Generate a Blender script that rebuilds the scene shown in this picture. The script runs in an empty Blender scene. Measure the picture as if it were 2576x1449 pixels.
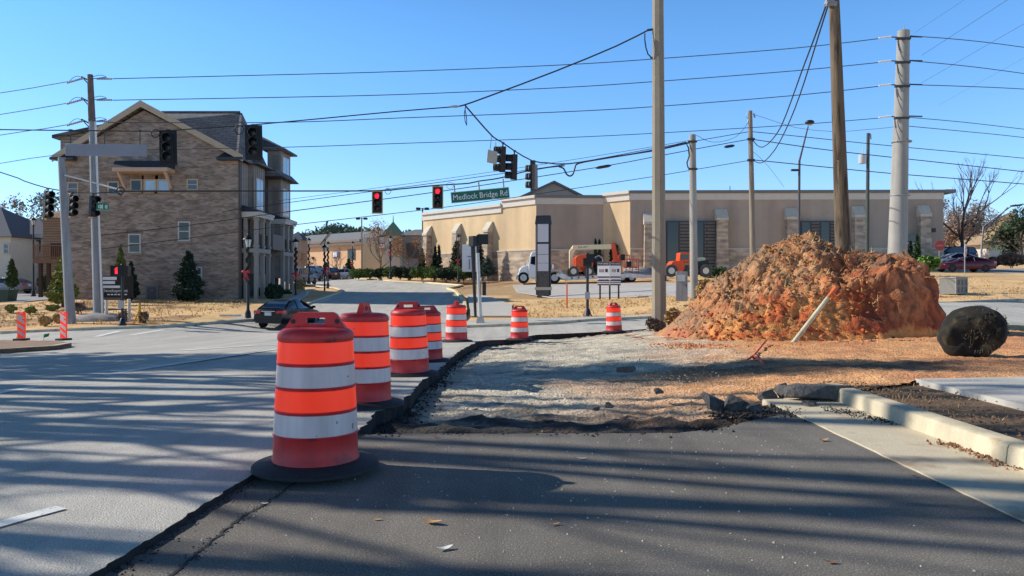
import bpy, bmesh, math, random
import numpy as np
from mathutils import Vector, Matrix, noise as mnoise, geometry as mgeo
R = math.radians
random.seed(7)
scene = bpy.context.scene
C = scene.collection
# ------------------------------------------------------------------ measured camera
F, HX, HY, ZC = 1900.0, 1288.0, 710.0, 1.36      # focal length, centre, horizon row (2576 px wide measuring frame), eye height

def at(px, py, Y):
    return Vector(((px - HX) / F * Y, Y, ZC - (py - HY) / F * Y))

# ------------------------------------------------------------------ terrain from surveyed spots
_S = []
for _x in (-12, -6, -2, 0, 2, 4, 9):
    for _y in (-12, -4, 1, 4, 7):
        _S.append((_x, _y, 0.0))
for _x in (-9, -4, 0):
    _S.append((_x, 11, -0.05))
_S += [(4, 10, 0.0), (9, 11, 0.0), (16, 8, 0.0), (-30, 0, 0.1), (30, 0, 0.1), (-60, 0, 0.3), (60, 0, 0.3)]
for _p in [(1076, 916, 15), (1148, 861, 20.6), (1307, 857, 24.8), (1545, 837, 28.5), (54, 868, 23.75), (160, 868, 23.75),
           (500, 868, 23.75), (178, 812, 34.5), (247, 805, 37), (700, 832, 36), (0, 842, 30), (400, 826, 33), (640, 808, 37),
           (308, 820, 32.5), (150, 752, 50), (380, 752, 50), (600, 752, 50), (727, 724, 60), (863, 736, 65), (1000, 780, 42),
           (1146, 732, 66), (1166, 717, 80), (884, 701, 100), (984, 707, 88), (1330, 712, 69), (1640, 706, 69), (1100, 696, 95),
           (1208, 815, 33), (1478, 795, 40), (1367, 748, 57), (1533, 752, 50), (1560, 772, 44), (1960, 860, 20), (1690, 856, 20),
           (2345, 836, 21.5), (2445, 900, 15), (2300, 880, 17), (1745, 748, 43), (2397, 739, 42), (2380, 777, 34), (2560, 777, 34),
           (2420, 685, 66), (2560, 686, 66), (2200, 690, 62), (2470, 650, 140), (30, 775, 45), (60, 735, 75), (1657, 812, 31),
           (2500, 812, 27), (2600, 880, 17), (-400, 860, 30), (-400, 770, 60), (3200, 850, 27), (3200, 700, 66), (700, 700, 130),
           (900, 693, 130), (1800, 688, 78), (2300, 688, 78), (1450, 800, 37.5), (1650, 812, 34), (1900, 800, 36)]:
    _v = at(*_p); _S.append((_v.x, _v.y, _v.z))
_S += [(-120, 120, 2.0), (120, 120, 4.5), (0, 200, 3.0), (-200, 300, 3.0), (200, 300, 7.0), (0, 900, 3), (-900, 900, 3), (900, 900, 6), (-120, 30, -.3), (120, 30, .5)]
_S = np.array(_S)

def _ker(a, b):
    return np.sqrt(((a[:, None, :] - b[None, :, :]) ** 2).sum(2) + 0.8)
_n = len(_S)
_A = np.zeros((_n + 3, _n + 3)); _A[:_n, :_n] = _ker(_S[:, :2], _S[:, :2]) - np.eye(_n) * 0.35
_A[:_n, _n] = 1; _A[:_n, _n + 1:] = _S[:, :2]; _A[_n, :_n] = 1; _A[_n + 1:, :_n] = _S[:, :2].T
_W = np.linalg.solve(_A, np.concatenate([_S[:, 2], [0, 0, 0]]))

def GA(xy):
    xy = np.asarray(xy, float).reshape(-1, 2)
    out = np.empty(len(xy))
    for i in range(0, len(xy), 20000):
        b = xy[i:i + 20000]
        out[i:i + 20000] = _ker(b, _S[:, :2]) @ _W[:_n] + _W[_n] + b @ _W[_n + 1:]
    return out

def G(x, y):
    return float(GA([(x, y)])[0])

def gnd(px, py, off=0.0):
    """the spot on the terrain seen in direction px, py"""
    Y = 1.0; step = 0.25
    def h(Y):
        p = at(px, py, Y); return p.z - G(p.x, p.y) - off
    while Y < 250 and h(Y) > 0:
        Y += step; step *= 1.03
    a, b = Y - step, Y
    for _ in range(22):
        m = (a + b) / 2
        if h(m) > 0: a = m
        else: b = m
    return at(px, py, b)

def onG(x, y, o=0.0):
    return Vector((x, y, G(x, y) + o))

# ------------------------------------------------------------------ materials
MATS = {}
def srgb(r, g, b):
    f = lambda c: (c / 255 / 12.92) if c / 255 <= .04045 else ((c / 255 + .055) / 1.055) ** 2.4
    return (f(r), f(g), f(b))

def mat(name, base=(.5, .5, .5), rough=.7, var=.15, scale=6, bump=0, bscale=30, metal=0, spec=.5, coat=0, vcol=False,
        emit=None, estr=0, spots=None, sscale=60, spot_lo=.62, spot_hi=.7, stretch=None, alpha=1.0, streak=None, grain=0, gscale=70, tracks=0, bdist=.03):
    if name in MATS: return MATS[name]
    m = bpy.data.materials.new(name); m.use_nodes = True
    nt = m.node_tree; N = nt.nodes; L = nt.links
    b = N['Principled BSDF']
    b.inputs['Roughness'].default_value = rough; b.inputs['Metallic'].default_value = metal
    b.inputs['Specular IOR Level'].default_value = spec; b.inputs['Coat Weight'].default_value = coat
    tc = N.new('ShaderNodeTexCoord'); vec = tc.outputs['Object']
    if stretch:
        mp = N.new('ShaderNodeMapping'); mp.inputs['Scale'].default_value = stretch
        L.new(vec, mp.inputs['Vector']); vec = mp.outputs['Vector']
    nz = N.new('ShaderNodeTexNoise'); nz.inputs['Scale'].default_value = scale; nz.inputs['Detail'].default_value = 6
    nz.inputs['Roughness'].default_value = .62
    L.new(vec, nz.inputs['Vector'])
    mr = N.new('ShaderNodeMapRange'); mr.inputs['From Min'].default_value = .25; mr.inputs['From Max'].default_value = .75
    mr.inputs['To Min'].default_value = 1 - var; mr.inputs['To Max'].default_value = 1 + var
    L.new(nz.outputs['Fac'], mr.inputs['Value'])
    mx = N.new('ShaderNodeVectorMath'); mx.operation = 'SCALE'
    if vcol:
        at_ = N.new('ShaderNodeAttribute'); at_.attribute_name = 'Col'
        L.new(at_.outputs['Color'], mx.inputs[0])
    else:
        mx.inputs[0].default_value = base
    L.new(mr.outputs['Result'], mx.inputs['Scale'])
    col = mx.outputs['Vector']
    if spots:
        n2 = N.new('ShaderNodeTexNoise'); n2.inputs['Scale'].default_value = sscale; n2.inputs['Detail'].default_value = 3
        L.new(vec, n2.inputs['Vector'])
        m2 = N.new('ShaderNodeMapRange'); m2.inputs['From Min'].default_value = spot_lo; m2.inputs['From Max'].default_value = spot_hi
        L.new(n2.outputs['Fac'], m2.inputs['Value'])
        mi = N.new('ShaderNodeMix'); mi.data_type = 'RGBA'
        L.new(m2.outputs['Result'], mi.inputs['Factor']); L.new(col, mi.inputs['A']); mi.inputs['B'].default_value = (*spots, 1)
        col = mi.outputs['Result']
    if streak:                                            # vertical run-off streaks and grime
        mp2 = N.new('ShaderNodeMapping'); mp2.inputs['Scale'].default_value = (streak, streak, streak * .08)
        L.new(tc.outputs['Object'], mp2.inputs['Vector'])
        n3 = N.new('ShaderNodeTexNoise'); n3.inputs['Scale'].default_value = 1; n3.inputs['Detail'].default_value = 5
        L.new(mp2.outputs['Vector'], n3.inputs['Vector'])
        m3 = N.new('ShaderNodeMapRange'); m3.inputs['From Min'].default_value = .35; m3.inputs['From Max'].default_value = .7
        m3.inputs['To Min'].default_value = 1.06; m3.inputs['To Max'].default_value = .78
        L.new(n3.outputs['Fac'], m3.inputs['Value'])
        v3 = N.new('ShaderNodeVectorMath'); v3.operation = 'SCALE'
        L.new(col, v3.inputs[0]); L.new(m3.outputs['Result'], v3.inputs['Scale']); col = v3.outputs['Vector']
    for amt, sc_, st_ in ((grain, gscale, (1, 1, 1)), (tracks, 1.0, (1.6, .12, 1))):
        if amt:                                           # coarse aggregate grain / long wheel-worn bands
            m4 = N.new('ShaderNodeMapping'); m4.inputs['Scale'].default_value = st_; L.new(tc.outputs['Object'], m4.inputs['Vector'])
            n4 = N.new('ShaderNodeTexNoise'); n4.inputs['Scale'].default_value = sc_; n4.inputs['Detail'].default_value = 3; n4.inputs['Roughness'].default_value = .7
            L.new(m4.outputs['Vector'], n4.inputs['Vector'])
            r4 = N.new('ShaderNodeMapRange'); r4.inputs['From Min'].default_value = .3; r4.inputs['From Max'].default_value = .7
            r4.inputs['To Min'].default_value = 1 - amt; r4.inputs['To Max'].default_value = 1 + amt
            L.new(n4.outputs['Fac'], r4.inputs['Value'])
            v4 = N.new('ShaderNodeVectorMath'); v4.operation = 'SCALE'; L.new(col, v4.inputs[0]); L.new(r4.outputs['Result'], v4.inputs['Scale']); col = v4.outputs['Vector']
    L.new(col, b.inputs['Base Color'])
    if bump:
        nb = N.new('ShaderNodeTexNoise'); nb.inputs['Scale'].default_value = bscale; nb.inputs['Detail'].default_value = 5
        L.new(vec, nb.inputs['Vector'])
        bp = N.new('ShaderNodeBump'); bp.inputs['Strength'].default_value = bump; bp.inputs['Distance'].default_value = bdist
        L.new(nb.outputs['Fac'], bp.inputs['Height']); L.new(bp.outputs['Normal'], b.inputs['Normal'])
    if emit:
        b.inputs['Emission Color'].default_value = (*emit, 1); b.inputs['Emission Strength'].default_value = estr
    MATS[name] = m
    return m

def brick_mat(name, c1, c2, mortar, scale=1.0, bw=.25, bh=.08, ms=.012, var=.25, plane='XZ', rough=.85, bump=.3, bias=0.0):
    """bricks, siding or shingles laid out in the object's own X-Z (or Y-Z) plane"""
    if name in MATS: return MATS[name]
    m = bpy.data.materials.new(name); m.use_nodes = True
    nt = m.node_tree; N = nt.nodes; L = nt.links; b = N['Principled BSDF']; b.inputs['Roughness'].default_value = rough
    tc = N.new('ShaderNodeTexCoord'); sp = N.new('ShaderNodeSeparateXYZ'); cb = N.new('ShaderNodeCombineXYZ')
    L.new(tc.outputs['Object'], sp.inputs[0])
    if plane == 'XZ':
        L.new(sp.outputs['X'], cb.inputs['X']); L.new(sp.outputs['Z'], cb.inputs['Y'])
    elif plane == 'YZ':
        L.new(sp.outputs['Y'], cb.inputs['X']); L.new(sp.outputs['Z'], cb.inputs['Y'])
    else:
        ad = N.new('ShaderNodeMath'); L.new(sp.outputs['X'], ad.inputs[0]); L.new(sp.outputs['Y'], ad.inputs[1])
        L.new(ad.outputs[0], cb.inputs['X']); L.new(sp.outputs['Z'], cb.inputs['Y'])
    br = N.new('ShaderNodeTexBrick'); br.inputs['Scale'].default_value = scale
    br.inputs['Color1'].default_value = (*c1, 1); br.inputs['Color2'].default_value = (*c2, 1); br.inputs['Mortar'].default_value = (*mortar, 1)
    br.inputs['Brick Width'].default_value = bw; br.inputs['Row Height'].default_value = bh; br.inputs['Mortar Size'].default_value = ms
    br.inputs['Bias'].default_value = bias
    L.new(cb.outputs[0], br.inputs['Vector'])
    nz = N.new('ShaderNodeTexNoise'); nz.inputs['Scale'].default_value = 1.1; nz.inputs['Detail'].default_value = 8
    mp = N.new('ShaderNodeMapping'); mp.inputs['Scale'].default_value = (.8, .8, 2.6)
    L.new(tc.outputs['Object'], mp.inputs[0]); L.new(mp.outputs[0], nz.inputs['Vector'])
    mr = N.new('ShaderNodeMapRange'); mr.inputs['From Min'].default_value = .3; mr.inputs['From Max'].default_value = .7
    mr.inputs['To Min'].default_value = 1 - var; mr.inputs['To Max'].default_value = 1 + var
    L.new(nz.outputs['Fac'], mr.inputs['Value'])
    mx = N.new('ShaderNodeVectorMath'); mx.operation = 'SCALE'
    L.new(br.outputs['Color'], mx.inputs[0]); L.new(mr.outputs[0], mx.inputs['Scale'])
    L.new(mx.outputs[0], b.inputs['Base Color'])
    if bump:
        bp = N.new('ShaderNodeBump'); bp.inputs['Strength'].default_value = bump; bp.inputs['Distance'].default_value = .02; bp.invert = True
        L.new(br.outputs['Fac'], bp.inputs['Height']); L.new(bp.outputs['Normal'], b.inputs['Normal'])
    MATS[name] = m
    return m

# ------------------------------------------------------------------ mesh builder
class MB:
    def __init__(s):
        s.v = []; s.f = []; s.m = Matrix.Identity(4)
    def add(s, vs, fs):
        o = len(s.v)
        s.v += [tuple(s.m @ Vector(v)) for v in vs]
        s.f += [tuple(i + o for i in f) for f in fs]
        return s
    def box(s, c, d, rz=0, ry=0, rx=0):
        x, y, z = d[0] / 2, d[1] / 2, d[2] / 2
        M = Matrix.Translation(c)
        if rz: M = M @ Matrix.Rotation(rz, 4, 'Z')
        if ry: M = M @ Matrix.Rotation(ry, 4, 'Y')
        if rx: M = M @ Matrix.Rotation(rx, 4, 'X')
        vs = [M @ Vector(p) for p in ((-x, -y, -z), (x, -y, -z), (x, y, -z), (-x, y, -z), (-x, -y, z), (x, -y, z), (x, y, z), (-x, y, z))]
        return s.add(vs, [(0, 3, 2, 1), (4, 5, 6, 7), (0, 1, 5, 4), (1, 2, 6, 5), (2, 3, 7, 6), (3, 0, 4, 7)])
    def bx(s, a, b):
        return s.box([(a[i] + b[i]) / 2 for i in range(3)], [abs(b[i] - a[i]) for i in range(3)])
    def quad(s, *p):
        return s.add(p, [tuple(range(len(p)))])
    def tube(s, pts, r, n=6, caps=True):
        pts = [Vector(p) for p in pts]; k = len(pts)
        if not hasattr(r, '__len__'): r = [r] * k
        vs = []; ref = None
        for i, p in enumerate(pts):
            t = (pts[min(i + 1, k - 1)] - pts[max(i - 1, 0)]).normalized()
            if ref is None:
                ref = Vector((0, 0, 1)) if abs(t.z) < .9 else Vector((1, 0, 0))
            a = (ref - t * ref.dot(t))
            a = a.normalized() if a.length > 1e-6 else t.orthogonal().normalized()
            ref = a; b = t.cross(a)
            vs += [p + (a * math.cos(2 * math.pi * j / n) + b * math.sin(2 * math.pi * j / n)) * r[i] for j in range(n)]
        fs = [(i * n + j, i * n + (j + 1) % n, (i + 1) * n + (j + 1) % n, (i + 1) * n + j) for i in range(k - 1) for j in range(n)]
        if caps: fs += [tuple(range(n))[::-1], tuple((k - 1) * n + j for j in range(n))]
        return s.add(vs, fs)
    def lathe(s, prof, n=32, c=(0, 0, 0), axis='Z', ph=0):
        vs = []
        for r, z in prof:
            for j in range(n):
                a = 2 * math.pi * j / n + ph
                p = (r * math.cos(a), r * math.sin(a), z)
                if axis == 'X': p = (p[2], p[0], p[1])
                if axis == 'Y': p = (p[0], p[2], p[1])
                vs.append((p[0] + c[0], p[1] + c[1], p[2] + c[2]))
        k = len(prof)
        fs = [(i * n + j, i * n + (j + 1) % n, (i + 1) * n + (j + 1) % n, (i + 1) * n + j) for i in range(k - 1) for j in range(n)]
        if prof[0][0] > 1e-4: fs.append(tuple(range(n))[::-1])
        if prof[-1][0] > 1e-4: fs.append(tuple((k - 1) * n + j for j in range(n)))
        return s.add(vs, fs)
    def prism(s, pts, y0, y1):
        """outline in X-Z, pushed through from y0 to y1"""
        n = len(pts)
        vs = [(p[0], y0, p[1]) for p in pts] + [(p[0], y1, p[1]) for p in pts]
        fs = [tuple(range(n)), tuple(range(n, 2 * n))[::-1]] + [(i, i + n, (i + 1) % n + n, (i + 1) % n) for i in range(n)]
        return s.add(vs, fs)
    def slab(s, pts, z0, z1):
        n = len(pts)
        vs = [(p[0], p[1], z0) for p in pts] + [(p[0], p[1], z1) for p in pts]
        fs = [tuple(range(n))[::-1], tuple(range(n, 2 * n))] + [(i, (i + 1) % n, (i + 1) % n + n, i + n) for i in range(n)]
        return s.add(vs, fs)
    def loft(s, secs, caps=True):
        n = len(secs[0]); vs = [p for q in secs for p in q]
        fs = [(i * n + j, i * n + (j + 1) % n, (i + 1) * n + (j + 1) % n, (i + 1) * n + j) for i in range(len(secs) - 1) for j in range(n)]
        if caps: fs += [tuple(range(n))[::-1], tuple((len(secs) - 1) * n + j for j in range(n))]
        return s.add(vs, fs)
    def blob(s, c, r, sub=2, amp=.25, freq=1.6, sq=(1, 1, 1), seed=0):
        bm = bmesh.new(); bmesh.ops.create_icosphere(bm, subdivisions=sub, radius=1)
        o = Vector((seed * 3.1, seed * 1.7, seed * .9))
        vs = []
        for v in bm.verts:
            k = 1 + amp * mnoise.fractal(v.co * freq + o, 1, 2, 4)
            vs.append((c[0] + v.co.x * k * r * sq[0], c[1] + v.co.y * k * r * sq[1], c[2] + v.co.z * k * r * sq[2]))
        fs = [tuple(x.index for x in f.verts) for f in bm.faces]; bm.free()
        return s.add(vs, fs)
    def build(s, name, m, parent=None, W=False, smooth=35, label=None, bevel=0, fix=True):
        me = bpy.data.meshes.new(name)
        me.from_pydata(s.v, [], s.f)
        if fix:
            bm = bmesh.new(); bm.from_mesh(me); bmesh.ops.recalc_face_normals(bm, faces=bm.faces); bm.to_mesh(me); bm.free()
        me.materials.append(m)
        o = bpy.data.objects.new(name, me); C.objects.link(o)
        if smooth:
            me.polygons.foreach_set('use_smooth', [True] * len(me.polygons))
            me.set_sharp_from_angle(angle=R(smooth))
        if parent is not None:
            o.parent = parent
            if W and parent.type == 'EMPTY': o.location = -Vector(parent.location)
        if label: o['label'] = label
        if bevel:
            b = o.modifiers.new('bevel', 'BEVEL'); b.width = bevel; b.segments = 2; b.limit_method = 'ANGLE'
        return o

def vmesh(name, vs, fs, cols, m, smooth=True, parent=None):
    me = bpy.data.meshes.new(name); me.from_pydata([tuple(v) for v in vs], [], [tuple(f) for f in fs])
    a = me.color_attributes.new('Col', 'FLOAT_COLOR', 'POINT')
    buf = np.ones((len(vs), 4), np.float32); buf[:, :3] = cols
    a.data.foreach_set('color', buf.ravel())
    me.materials.append(m)
    if smooth: me.polygons.foreach_set('use_smooth', [True] * len(me.polygons))
    o = bpy.data.objects.new(name, me); C.objects.link(o)
    if parent is not None: o.parent = parent
    return o

def tag(o, label, cat, group=None):
    o['label'] = label; o['category'] = cat
    if group: o['group'] = group
    return o
def struct(o):
    o['kind'] = 'structure'; return o
def thing(name, label, cat, loc=(0, 0, 0), rz=0, group=None):
    o = bpy.data.objects.new(name, None); C.objects.link(o); o.empty_display_size = .2
    o.location = loc; o.rotation_euler = (0, 0, rz)
    return tag(o, label, cat, group)
def copy_tree(o, parent=None):
    c = o.copy(); C.objects.link(c)
    if parent is not None: c.parent = parent
    for ch in list(o.children): copy_tree(ch, c)
    return c
def dup(o, loc, rz, label, group=None):
    c = copy_tree(o); c.location = loc; c.rotation_euler = (0, 0, rz); c['label'] = label
    if group: c['group'] = group
    return c
def text_mb(txt, size, M, depth=.004, sx=1.0):
    cu = bpy.data.curves.new('lettering', 'FONT'); cu.body = txt; cu.size = size; cu.align_x = 'CENTER'; cu.align_y = 'CENTER'; cu.extrude = depth; cu.resolution_u = 3
    ob = bpy.data.objects.new('lettering', cu); C.objects.link(ob)
    dg = bpy.context.evaluated_depsgraph_get(); me = ob.evaluated_get(dg).to_mesh()
    mb = MB(); mb.m = M @ Matrix.Diagonal((sx, 1, 1, 1))
    mb.add([v.co.copy() for v in me.vertices], [tuple(p.vertices) for p in me.polygons])
    ob.evaluated_get(dg).to_mesh_clear(); bpy.data.objects.remove(ob); bpy.data.curves.remove(cu)
    return mb
FACE = Matrix.Rotation(R(90), 4, 'X')      # lettering upright, read from -Y

# sheets that follow the terrain
def sheet(name, poly, off, m, step=1.0, skirt=0, lines_x=None, lines_y=None, jit=None, parent=None, skirt_mat=None):
    xs = [p[0] for p in poly]; ys = [p[1] for p in poly]
    lx = lines_x if lines_x is not None else np.arange(math.floor(min(xs)) + step, max(xs), step)
    ly = lines_y if lines_y is not None else np.arange(math.floor(min(ys)) + step, max(ys), step)
    gxx, gyy = np.meshgrid(np.asarray(lx, float), np.asarray(ly, float)); gxx = gxx.ravel(); gyy = gyy.ravel()
    ins = inpoly(gxx, gyy, poly) if len(gxx) else np.zeros(0, bool)
    pts = [Vector((p[0], p[1])) for p in poly] + [Vector((x, y)) for x, y in zip(gxx[ins], gyy[ins])]
    n = len(poly)
    ov, oe, of, *_ = mgeo.delaunay_2d_cdt(pts, [(i, (i + 1) % n) for i in range(n)], [tuple(range(n))], 1, 1e-5)
    bm = bmesh.new()
    bv = [bm.verts.new((p.x, p.y, 0)) for p in ov]
    for f in of:
        try: bm.faces.new([bv[i] for i in f])
        except ValueError: pass
    bmesh.ops.remove_doubles(bm, verts=bm.verts[:], dist=.0005)
    z = GA([(v.co.x, v.co.y) for v in bm.verts])
    for v, h in zip(bm.verts, z): v.co.z = h + off
    bmesh.ops.recalc_face_normals(bm, faces=bm.faces[:])
    if sum(f.normal.z for f in bm.faces) < 0: bmesh.ops.reverse_faces(bm, faces=bm.faces[:])
    if skirt:
        ed = [e for e in bm.edges if len(e.link_faces) == 1]
        g = bmesh.ops.extrude_edge_only(bm, edges=ed)['geom']
        for v in g:
            if isinstance(v, bmesh.types.BMVert): v.co.z -= skirt
            elif isinstance(v, bmesh.types.BMFace) and skirt_mat: v.material_index = 1
    me = bpy.data.meshes.new(name); bm.to_mesh(me); bm.free()
    me.materials.append(m)
    if skirt_mat: me.materials.append(skirt_mat)
    o = bpy.data.objects.new(name, me); C.objects.link(o)
    if parent is not None: o.parent = parent
    else: struct(o)
    return o
def dens(pts, step, jit=0, rnd=random):
    out = []
    for a, b in zip(pts[:-1], pts[1:]):
        d = math.hypot(b[0] - a[0], b[1] - a[1]); n = max(1, int(d / step))
        for i in range(n):
            t = i / n
            out.append((a[0] + (b[0] - a[0]) * t + rnd.uniform(-jit, jit), a[1] + (b[1] - a[1]) * t + rnd.uniform(-jit, jit)))
    out.append(tuple(pts[-1][:2]))
    return out
def inpoly(X, Y, poly):
    r = np.zeros(X.shape, bool); n = len(poly)
    for i in range(n):
        x0, y0 = poly[i]; x1, y1 = poly[(i + 1) % n]
        c = ((y0 > Y) != (y1 > Y)) & (X < (x1 - x0) * (Y - y0) / ((y1 - y0) or 1e-9) + x0)
        r ^= c
    return r
def nz2(x, y, s=1.0, o=0.0):
    return mnoise.fractal(Vector((x * s + o, y * s - o, o * .37)), 1.0, 2.0, 4)
# ------------------------------------------------------------------ world, sun, camera
world = bpy.data.worlds.new('World'); scene.world = world; world.use_nodes = True
SUN_EL = R(33.5); SUN_AZ = math.atan2(-0.98, 0.175)
_wn = world.node_tree.nodes; _wl = world.node_tree.links
sky = _wn.new('ShaderNodeTexSky'); sky.sky_type = 'NISHITA'; sky.sun_disc = False
sky.sun_elevation = SUN_EL; sky.sun_rotation = SUN_AZ; sky.air_density = 1.0; sky.dust_density = .0; sky.ozone_density = 3.0; sky.altitude = 300
bg = _wn['Background']; bg.inputs['Strength'].default_value = .14
_tint = _wn.new('ShaderNodeVectorMath'); _tint.operation = 'MULTIPLY'; 
# deep blue overhead: the clear winter sky darkens toward the zenith
_tc = _wn.new('ShaderNodeTexCoord'); _sp = _wn.new('ShaderNodeSeparateXYZ'); _mr = _wn.new('ShaderNodeMapRange'); _mr.interpolation_type = 'SMOOTHSTEP'
_mr.inputs['From Min'].default_value = .28; _mr.inputs['From Max'].default_value = .72; _mr.inputs['To Min'].default_value = 1.0; _mr.inputs['To Max'].default_value = .2
_sc = _wn.new('ShaderNodeVectorMath'); _sc.operation = 'SCALE'
_wl.new(_tc.outputs['Generated'], _sp.inputs[0]); _wl.new(_sp.outputs['Z'], _mr.inputs['Value']); _wl.new(_mr.outputs['Result'], _sc.inputs['Scale'])
_hz = _wn.new('ShaderNodeMapRange'); _hz.inputs['From Min'].default_value = 0; _hz.inputs['From Max'].default_value = .30
_mixc = _wn.new('ShaderNodeMix'); _mixc.data_type = 'RGBA'; _mixc.inputs['A'].default_value = (1.04, 1.16, 1.48, 1); _mixc.inputs['B'].default_value = (.82, 1.29, 1.62, 1)   # pale haze low down, clear blue higher up
_wl.new(_sp.outputs['Z'], _hz.inputs['Value']); _wl.new(_hz.outputs['Result'], _mixc.inputs['Factor']); _wl.new(_mixc.outputs['Result'], _tint.inputs[1])
_wl.new(sky.outputs['Color'], _tint.inputs[0]); _wl.new(_tint.outputs['Vector'], _sc.inputs[0]); _wl.new(_sc.outputs['Vector'], bg.inputs['Color'])
sl = bpy.data.lights.new('sun', 'SUN'); sl.energy = 5.0; sl.angle = R(.53); sl.color = (1.0, .94, .84)
so = bpy.data.objects.new('sun', sl); C.objects.link(so)
sd = Vector((math.sin(SUN_AZ) * math.cos(SUN_EL), math.cos(SUN_AZ) * math.cos(SUN_EL), math.sin(SUN_EL)))
so.rotation_euler = (-sd).to_track_quat('-Z', 'Y').to_euler(); so.location = sd * 80
cam = bpy.data.cameras.new('camera'); co = bpy.data.objects.new('camera', cam); C.objects.link(co); scene.camera = co
cam.sensor_width = 36; cam.lens = F / 2576 * 36; cam.clip_end = 4000; cam.clip_start = .05
co.location = (0, 0, ZC); co.rotation_euler = (R(90), 0, 0); cam.shift_y = (HY - 724.5) / 2576
scene.view_settings.view_transform = 'Standard'; scene.view_settings.look = 'None'; scene.view_settings.exposure = 0
scene.render.engine = 'CYCLES'

# ------------------------------------------------------------------ ground layout
EDGE_PX = [(905, 1092), (958, 1040), (1018, 1013), (1060, 965), (1100, 940), (1130, 906), (1165, 882), (1200, 864), (1285, 854), (1350, 845), (1500, 838), (1600, 832), (1640, 829)]
EDGE = [tuple(gnd(*p)[:2]) for p in EDGE_PX]
CUT = [(-2.05, -9.0), (-1.97, 0.5), tuple(gnd(260, 1449)[:2]), tuple(gnd(430, 1340)[:2]), tuple(gnd(640, 1203)[:2]), (-1.62, 6.0), EDGE[0]]
rj = random.Random(3)
CUTD = dens(CUT, .05, .012, rj); EDGED = dens(EDGE, .12, .035, rj)
FRONT = [tuple(gnd(*p)[:2]) for p in [(905, 1093), (1073, 1091), (1450, 1090), (1700, 1089), (1800, 1080), (1930, 1050), (2020, 1030)]]
FARK = [(-150, 31)] + [tuple(gnd(*p)[:2]) for p in [(-300, 850), (0, 843), (200, 834), (400, 827), (520, 818), (640, 809), (700, 797), (745, 783), (790, 762)]]
# side street
SL = [tuple(gnd(*p)[:2]) for p in [(790, 762), (825, 750), (858, 737), (862, 731), (845, 726), (780, 719)]] + [(-40, 84), (-70, 95)]
SR = [(-70, 112), (-42, 104)] + [tuple(gnd(*p)[:2]) for p in [(884, 702), (984, 708), (1080, 713), (1166, 720)]] + [tuple(gnd(*p)[:2]) for p in [(1128, 728), (1146, 733), (1160, 746), (1172, 760), (1175, 785), (1150, 812), (1125, 829)]]
RK = [tuple(gnd(*p)[:2]) for p in [(1125, 829), (1285, 823), (1300, 822), (1395, 818), (1500, 809), (1640, 803)]] + [(10, 36.5), (25, 37.5), (150, 38)]
NEARR = [(150, 25.5), (25, 26.3), (13, 26.8), (8, 28.2)]
ROAD = [(-150, -9)] + CUTD + EDGED[1:] + NEARR[::-1] + RK[::-1] + SR[::-1] + SL[::-1] + FARK[::-1]
# remove neighbours that coincide
def clean(poly):
    out = []
    for p in poly:
        if not out or math.hypot(p[0] - out[-1][0], p[1] - out[-1][1]) > .004: out.append(p)
    return out
ROAD = clean(ROAD)
SHOULDER = clean(CUTD + dens(FRONT, .08, .015, rj) + [(2.9, 8.6), (2.9, -9)])
PIT = clean(EDGED[:] + [(6.2, 28.8), (9, 27.5), (13.5, 26.5), (40, 26), (40, 10.9), (3.5, 10.9), (3.0, 8.75), (2.9, 8.5)] + FRONT[::-1])

# ------------------------------------------------------------------ asphalt materials
A_ROAD = mat('worn_grey_asphalt', srgb(190, 185, 174), .9, .10, 1.4, .5, 95, spots=srgb(206, 200, 188), sscale=130, spot_lo=.58, spot_hi=.66, grain=.34, gscale=75, tracks=.16)
A_SHLD = mat('dark_shoulder_asphalt', srgb(114, 108, 99), .92, .26, 1.2, .32, 110, spots=srgb(160, 150, 134), sscale=95, spot_lo=.62, spot_hi=.7, grain=.5, gscale=95, tracks=.22)
CUTF = mat('fresh_cut_asphalt', srgb(44, 43, 43), .95, .4, 14, .8, 40)
A_SIDE = mat('side_street_asphalt', srgb(150, 150, 150), .9, .10, .6, .2, 40)
PAINT = mat('road_paint_white', srgb(232, 232, 226), .7, .12, 9, .2, 60, spots=srgb(150, 150, 150), sscale=30, spot_lo=.6, spot_hi=.75)
PAINTY = mat('road_paint_yellow', srgb(225, 190, 110), .7, .12, 9)
CONC = mat('kerb_concrete', srgb(208, 194, 166), .85, .16, 2.2, .25, 60, spots=srgb(150, 128, 102), sscale=2.2, spot_lo=.55, spot_hi=.75, grain=.08, gscale=60)
CONC2 = mat('sidewalk_concrete', srgb(196, 190, 178), .88, .12, 2.2, .2, 60)
road = sheet('road', ROAD, .04, A_ROAD, lines_x=np.concatenate([np.arange(-140, -20, 8), np.arange(-20, 20, 1.0), np.arange(20, 140, 8)]), lines_y=np.concatenate([np.arange(-8, 40, 1.0), np.arange(40, 112, 2)]), skirt=.34, skirt_mat=CUTF)
shoulder = sheet('shoulder_asphalt', SHOULDER, 0, A_SHLD, step=.7, skirt=.22, skirt_mat=CUTF)

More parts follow.
